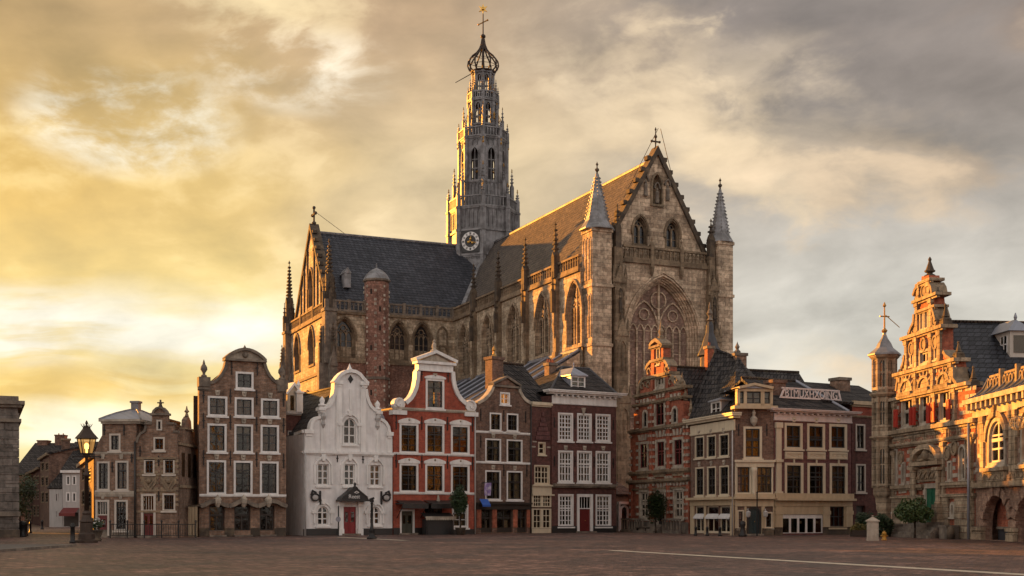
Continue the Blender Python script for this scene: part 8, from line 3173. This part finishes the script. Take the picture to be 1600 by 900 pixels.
def small_things():
    lamp_post()
    bollard('round topped black bollard beside the tall lantern post', 113.5, 69, 1.15, .13)
    bollard('dark bollard near the corner of the grey stone building', 41, 92, .95, .11)
    bollard('slim bollard midway across the side street', 47.5, 104, 1.0, .09)
    bollard('short bollard close to the low pale house of the side street', 66, 128, 1.0, .12)
    # litter bin by the corner building
    t = thing('litter_bin', 'dark metal litter bin at the mouth of the side street', 'bin', (ray(35, 88), 88, 0))
    MB().lathe((0, 0, 0), [(.34, 0), (.34, .06), (.31, .08), (.36, .85), (.4, .88), (.4, .95), (.3, .96)], 12).build('body', 'iron', t)
    MB().lathe((0, 0, .95), [(.34, 0), (.3, .12), (.1, .2), (0, .22)], 12).build('lid', 'iron', t)
    # flower planter behind the lamp
    t = thing('flower_planter', 'round planter with loose flowers beside the foot of the lantern post', 'planter', (ray(151.5, 74), 74, 0))
    MB().lathe((0, 0, 0), [(.25, 0), (.3, .1), (.2, .2), (.36, .6), (.42, .66), (.38, .7)], 12).build('bowl', 'stone_dark', t)
    leaf_cloud('foliage', lobes((0, 0, 1.0), (.42, .42, .42), 7, 4), 420, .07, 'leaf_dark', t, 4)
    leaf_cloud('blossom', lobes((0, 0, 1.15), (.36, .36, .34), 4, 5), 60, .06, 'curtain_white', t, 5)
    # iron railing in front of the two small brick houses
    Zr = 83.2
    x0, x1 = ray(172, Zr), ray(306, Zr)
    t = thing('iron_railing', 'long black iron railing in front of the two small brick houses', 'railing', (x0, Zr, 0))
    m = MB().box(0, x1 - x0, -.02, .02, .92, .97).box(0, x1 - x0, -.02, .02, .16, .20)
    n = int((x1 - x0) / .16)
    for i in range(n):
        x = (x1 - x0) * (i + .5) / n
        if 2.0 < x < 3.0 and False: continue
        m.box(x - .012, x + .012, -.012, .012, .2, .92)
    m.build('bars', 'iron', t)
    for i in range(6):
        x = (x1 - x0) * i / 5
        MB().lathe((x, 0, 0), [(.06, 0), (.045, .1), (.045, 1.05), (.075, 1.1), (.06, 1.2), (0, 1.25)], 8).build('rail_post', 'iron', t)
    # timber bin store in the alley by the bell gable house
    t = thing('slatted_screen', 'pale slatted timber screen in the gap beside the bell gable house', 'screen', (ray(300, 87), 87, 0))
    m = MB()
    for i in range(6):
        m.box(-.25 + i * .11, -.18 + i * .11, 0, .05, .05, 2.2)
    m.build('slats', 'paint_ochre', t)
    MB().box(-.3, .45, -.06, 1.0, 2.2, 2.3).build('screen_top', 'stone_dark', t)
    # lamp post before the white house
    Z = 80.5
    t = thing('small_lamp_post', 'slim dark post with cast foot standing before the white house', 'post', (ray(581, Z), Z, 0))
    MB().lathe((0, 0, 0), [(.34, 0), (.34, .1), (.2, .2), (.17, .5), (.2, .55), (.11, .75), (.08, 1.2), (.07, 2.3), (.11, 2.35), (.07, 2.42)], 10).build('pole', 'iron', t)
    MB().box(-.13, .13, -.1, .1, 2.42, 2.62).tube((-.16, 0, 2.6), (.16, 0, 2.72), .07, .07, 6).build('head', 'iron', t)
    Z = 92
    t = thing('sign_post', 'thin post with small round sign beside the white house door', 'sign', (ray(528.8, Z), Z, 0))
    MB().lathe((0, 0, 0), [(.08, 0), (.05, .1), (.045, 2.2), (.06, 2.25)], 8).build('pole', 'iron', t)
    MB().lathe((0, 0, 0), [(.01, 0), (.01, .01)], 4) if False else None
    m = MB().prism([(.2 * math.cos(i * PI / 8), 1.25 + .2 * math.sin(i * PI / 8)) for i in range(16)], -.09, -.05)
    m.build('sign_disc', 'zinc', t)
    # potted climber in front of the red house, and its terrace screen
    tree('dark narrow tree in a pot against the red house', 719.5, 96.0, 1.6, 3.9, 1.5, 'leaf_dark', 11, 'potted_tree', 'stone_dark', 2600)
    Z = 97.0
    t = thing('terrace_screen', 'black terrace stall with white scalloped lace trim before the red house', 'stall', (ray(683, Z), Z, 0), R(27))
    MB().box(-1.15, 1.15, -.5, .35, 0, 1.25).build('counter', 'paint_black', t)
    m = MB()
    m.solid([(-1.3, -.75, 1.28), (1.3, -.75, 1.28), (1.3, .4, 1.75), (-1.3, .4, 1.75)], [(0, 1, 2, 3)])
    m.build('canopy', 'paint_dark', t)
    m = MB()
    for i in range(13):
        x = -1.3 + 2.6 * (i + .5) / 13
        m.prism([(x + .1 * math.cos(a), 1.3 + .16 * math.sin(a)) for a in [k * PI / 5 for k in range(10)]], -.79, -.76)
        if i % 2 == 0:
            m.ball((x, -.77, 1.38), .07, 6)
    m.box(-1.32, 1.32, -.80, -.75, 1.36, 1.44)
    m.build('lace_trim', 'stone_pale', t)
    for x in (-1.1, 1.1):
        MB().tube((x, -.7, 0), (x, -.7, 1.3), .035, .035, 6).build('leg', 'iron', t)
    # banner and blue blind by the brown house
    f = Fac(742.6, 829, 100.1, 103.6)
    u, z = f.uv(754, 764)
    M0 = Matrix.Translation(Vector(f.loc)) @ Matrix.Rotation(f.rz, 4, 'Z')
    p = M0 @ Vector((u, -.6, z))
    t = thing('hanging_banner', 'small violet and white banner hanging on the brown house wall', 'banner', p, f.rz)
    MB().tube((-.1, .6, .5), (.1, -.3, .55), .03, .03, 6).build('banner_pole', 'iron', t)
    m = MB()
    vs, fs = [], []
    for i in range(6):
        for j in range(5):
            vs.append((-.32 + .64 * i / 5, -.15 + .05 * math.sin(i * 2.1 + j * .7), .5 - 1.05 * j / 4))
    for i in range(5):
        for j in range(4):
            fs.append((i * 5 + j, i * 5 + j + 1, (i + 1) * 5 + j + 1, (i + 1) * 5 + j))
    m.add(vs, fs).build('cloth', 'paint_violet', t)
    u, z = f.uv(752, 785)
    p = M0 @ Vector((u, 0, z))
    t = thing('blue_blind', 'short bright blue blind at the edge of the brown house shop front', 'blind', p, f.rz)
    MB().solid([(-.42, -.75, -.2), (.42, -.75, -.2), (.42, -.34, .28), (-.42, -.34, .28), (-.42, -.75, -.36), (.42, -.75, -.36)], [(0, 1, 2, 3), (4, 5, 1, 0)]).build('fabric', 'paint_blue', t)
    MB().tube((-.42, -.02, -.1), (-.42, -.75, -.25), .02, .02, 5).tube((.42, -.02, -.1), (.42, -.75, -.25), .02, .02, 5).build('arms', 'iron', t)
    # bay tree before the stepped red gable
    tree('dark shaggy tree before the steps of the stepped red gable house', 1024.5, 103.5, .9, 3.6, 1.9, 'leaf_dark', 5, 'bay_tree', None, 3200)
    bench = thing('stone_bench', 'low dark bench against the plinth of the stepped red gable house', 'bench', (ray(1004, 107), 107, 0), R(-70))
    MB().box(-1.0, 1.0, -.2, .2, .38, .46).build('seat', 'timber_dark', bench)
    for x in (-.85, .85):
        MB().box(x - .05, x + .05, -.18, .18, 0, .38).build('leg', 'iron', bench)
    # posts in front of the corner block
    for px, lb in ((1087, 'low iron post before the shop windows next to the red gable'), (1105, 'low iron post in front of the middle shop blind'), (1125, 'low iron post before the shop blind nearest the corner')):
        Z = 92.5 - (px - 1087) * .05
        bollard(lb, px, Z, .7, .1)
    Z = 88.5
    o = MB().lathe((0, 0, 0), [(.3, 0), (.32, .12), (.2, .25), (.16, .7), (.22, .85), (.2, 1.05), (.08, 1.15)], 10).build('service_post', 'iron')
    o.location = (ray(1160.5, Z), Z, 0)
    tag(o, 'stout dark bell shaped post in front of the corner bay', 'post')
    o = MB().lathe((0, 0, 0), [(.1, 0), (.055, .12), (.05, 3.2), (.08, 3.25), (.02, 3.35)], 8).build('flag_mast', 'iron')
    o.location = (ray(1183, 91), 91, 0)
    tag(o, 'thin black mast beside the teal arched door', 'mast')
    # planting and small things by the town hall
    tree('round clipped bay tree in front of the green town hall door', 1429, 83.5, 1.0, 2.85, 2.35, 'leaf_bay', 8, 'bay_tree', None, 4200)
    bush('broad dark bush under the town hall tower', 1376, 87.5, 1.75, 1.5, 'leaf_dark', 3)
    bush('slim dark evergreen between tower and town hall steps', 1390, 87.5, 1.5, .6, 'leaf_dark', 6, n=700)
    bush('tall dark bush behind the pedestal at the set back house', 1352, 93, 2.0, 1.6, 'leaf_dark', 9)
    t = thing('flower_trough', 'long wooden trough with yellowing plants next to the white pedestal', 'planter', (ray(1342, 86.5), 86.5, 0))
    MB().box(-.55, .55, -.25, .25, .04, .5).build('box', 'timber_dark', t)
    leaf_cloud('foliage', lobes((0, 0, .72), (.62, .34, .36), 9, 12), 800, .07, 'leaf_yellow', t, 12)
    Z = 75.3
    t = thing('stone_pedestal', 'pale square stone pedestal with a pyramid cap', 'pedestal', (ray(1363.5, Z), Z, 0), R(-12))
    MB().box(-.36, .36, -.36, .36, 0, .12).box(-.33, .33, -.33, .33, .12, 1.18).build('shaft', 'stone_pale', t)
    MB().solid([(-.4, -.4, 1.18), (.4, -.4, 1.18), (.4, .4, 1.18), (-.4, .4, 1.18), (-.4, -.4, 1.25), (.4, -.4, 1.25), (.4, .4, 1.25), (-.4, .4, 1.25), (0, 0, 1.5)],
               [(3, 2, 1, 0), (0, 1, 5, 4), (1, 2, 6, 5), (2, 3, 7, 6), (3, 0, 4, 7), (4, 5, 8), (5, 6, 8), (6, 7, 8), (7, 4, 8)]).ball((0, 0, 1.52), .06, 6).build('cap', 'stone_pale', t)
    t = thing('hydrant', 'small yellow hydrant on the paving beside the pedestal', 'hydrant', (ray(1381.5, 76.5), 76.5, 0))
    MB().lathe((0, 0, 0), [(.17, 0), (.17, .06), (.13, .08), (.13, .36), (.16, .38), (.16, .42)], 10).build('body', 'paint_yellow', t)
    MB().lathe((0, 0, .42), [(.15, 0), (.12, .09), (.04, .13), (.04, .17)], 10).build('cap', 'paint_yellow', t)
    MB().tube((-.22, 0, .27), (.22, 0, .27), .06, .06, 8).build('outlets', 'gilt', t)
    # wreath lamp hanging from the wing
    g = Fac(1524.3, 1662, 78.9, 66.0)
    M0 = Matrix.Translation(Vector(g.loc)) @ Matrix.Rotation(g.rz, 4, 'Z')
    u, z = g.uv(1590, 661, .8)
    p = M0 @ Vector((u, -.8, z))
    t = thing('wreath_lamp', 'round wire wreath lamp hung from a bracket on the town hall wing', 'hanging lamp', p, g.rz)
    m = MB()
    for k in range(8):
        a = k * PI / 8
        m.path([(.42 * math.cos(q * PI / 8) * math.cos(a), .42 * math.cos(q * PI / 8) * math.sin(a), .42 * math.sin(q * PI / 8)) for q in range(-8, 9)], .016, 4)
    for zz in (-.25, 0, .25):
        r = math.sqrt(.42 ** 2 - zz ** 2)
        m.path([(r * math.cos(q * PI / 8), r * math.sin(q * PI / 8), zz) for q in range(17)], .016, 4)
    m.build('wire_ball', 'stone_pale', t)
    rnd = random.Random(2)
    m = MB()
    for i in range(60):
        v = Vector((rnd.gauss(0, 1), rnd.gauss(0, 1), rnd.gauss(0, 1))).normalized() * .42
        m.ball(v, .03, 5)
    m.build('bulbs', 'stone_pale', t)
    MB().path([(0, .8, .75), (0, .35, .95), (0, 0, .85), (0, 0, .42)], .035, 6).build('bracket', 'iron', t)
    tree('dark tree overhanging the far side street beside the stone corner building', 31.5, 110, 1.2, 5.2, 3.2, 'leaf_dark', 21, 'street_tree', None, 2600)


small_things()


# ------------------------------------------------------------------ the terrace across the square, behind the photographer: it closes the square and shows in the windows
def opposite_terrace():
    t = thing('opposite_terrace', 'long terrace of brick houses closing the square opposite the church', 'terrace', (-75, -34, 0))
    rnd = random.Random(14)
    x = 0.0
    mats = ['brick_umber', 'brick_rose', 'brick_brown', 'plaster_grey', 'brick_scarlet']
    i = 0
    while x < 150:
        w, h = rnd.uniform(6.5, 10), rnd.uniform(15, 20)  # fronts raised so the upper windows reflect sunlit brick
        MB().prism([(x, 0), (x + w - .05, 0), (x + w - .05, h), (x + w * .5, h + 3.6), (x, h)], -9, 0).build('house_front', mats[i % 5], t)
        m = MB()
        for r in range(4):
            for k in range(3):
                u = x + w * (.2 + .3 * k)
                m.box(u - .55, u + .55, 0, .06, 1.2 + r * 3.4, 3.4 + r * 3.4)
        m.build('glazing', 'glass_old', t)
        x += w
        i += 1


opposite_terrace()


def add_shade_row():  # unseen terrace, put in to shade the lower side street houses
    f = Fac(-125, -420, 215, 140)
    H = House('street_shade_row', 'unseen terrace added to shade the side street, behind the stone corner building', 'terrace', f, 'brick_brown', SIDE)
    H.finish([(-125, 825), (-125, 802 - 13 * FPX / 215), (-420, 802 - 13 * FPX / 140), (-420, 825)], 10, 14.5)
    H.gable_roof(17.5, 'pantile_dark')


add_shade_row()
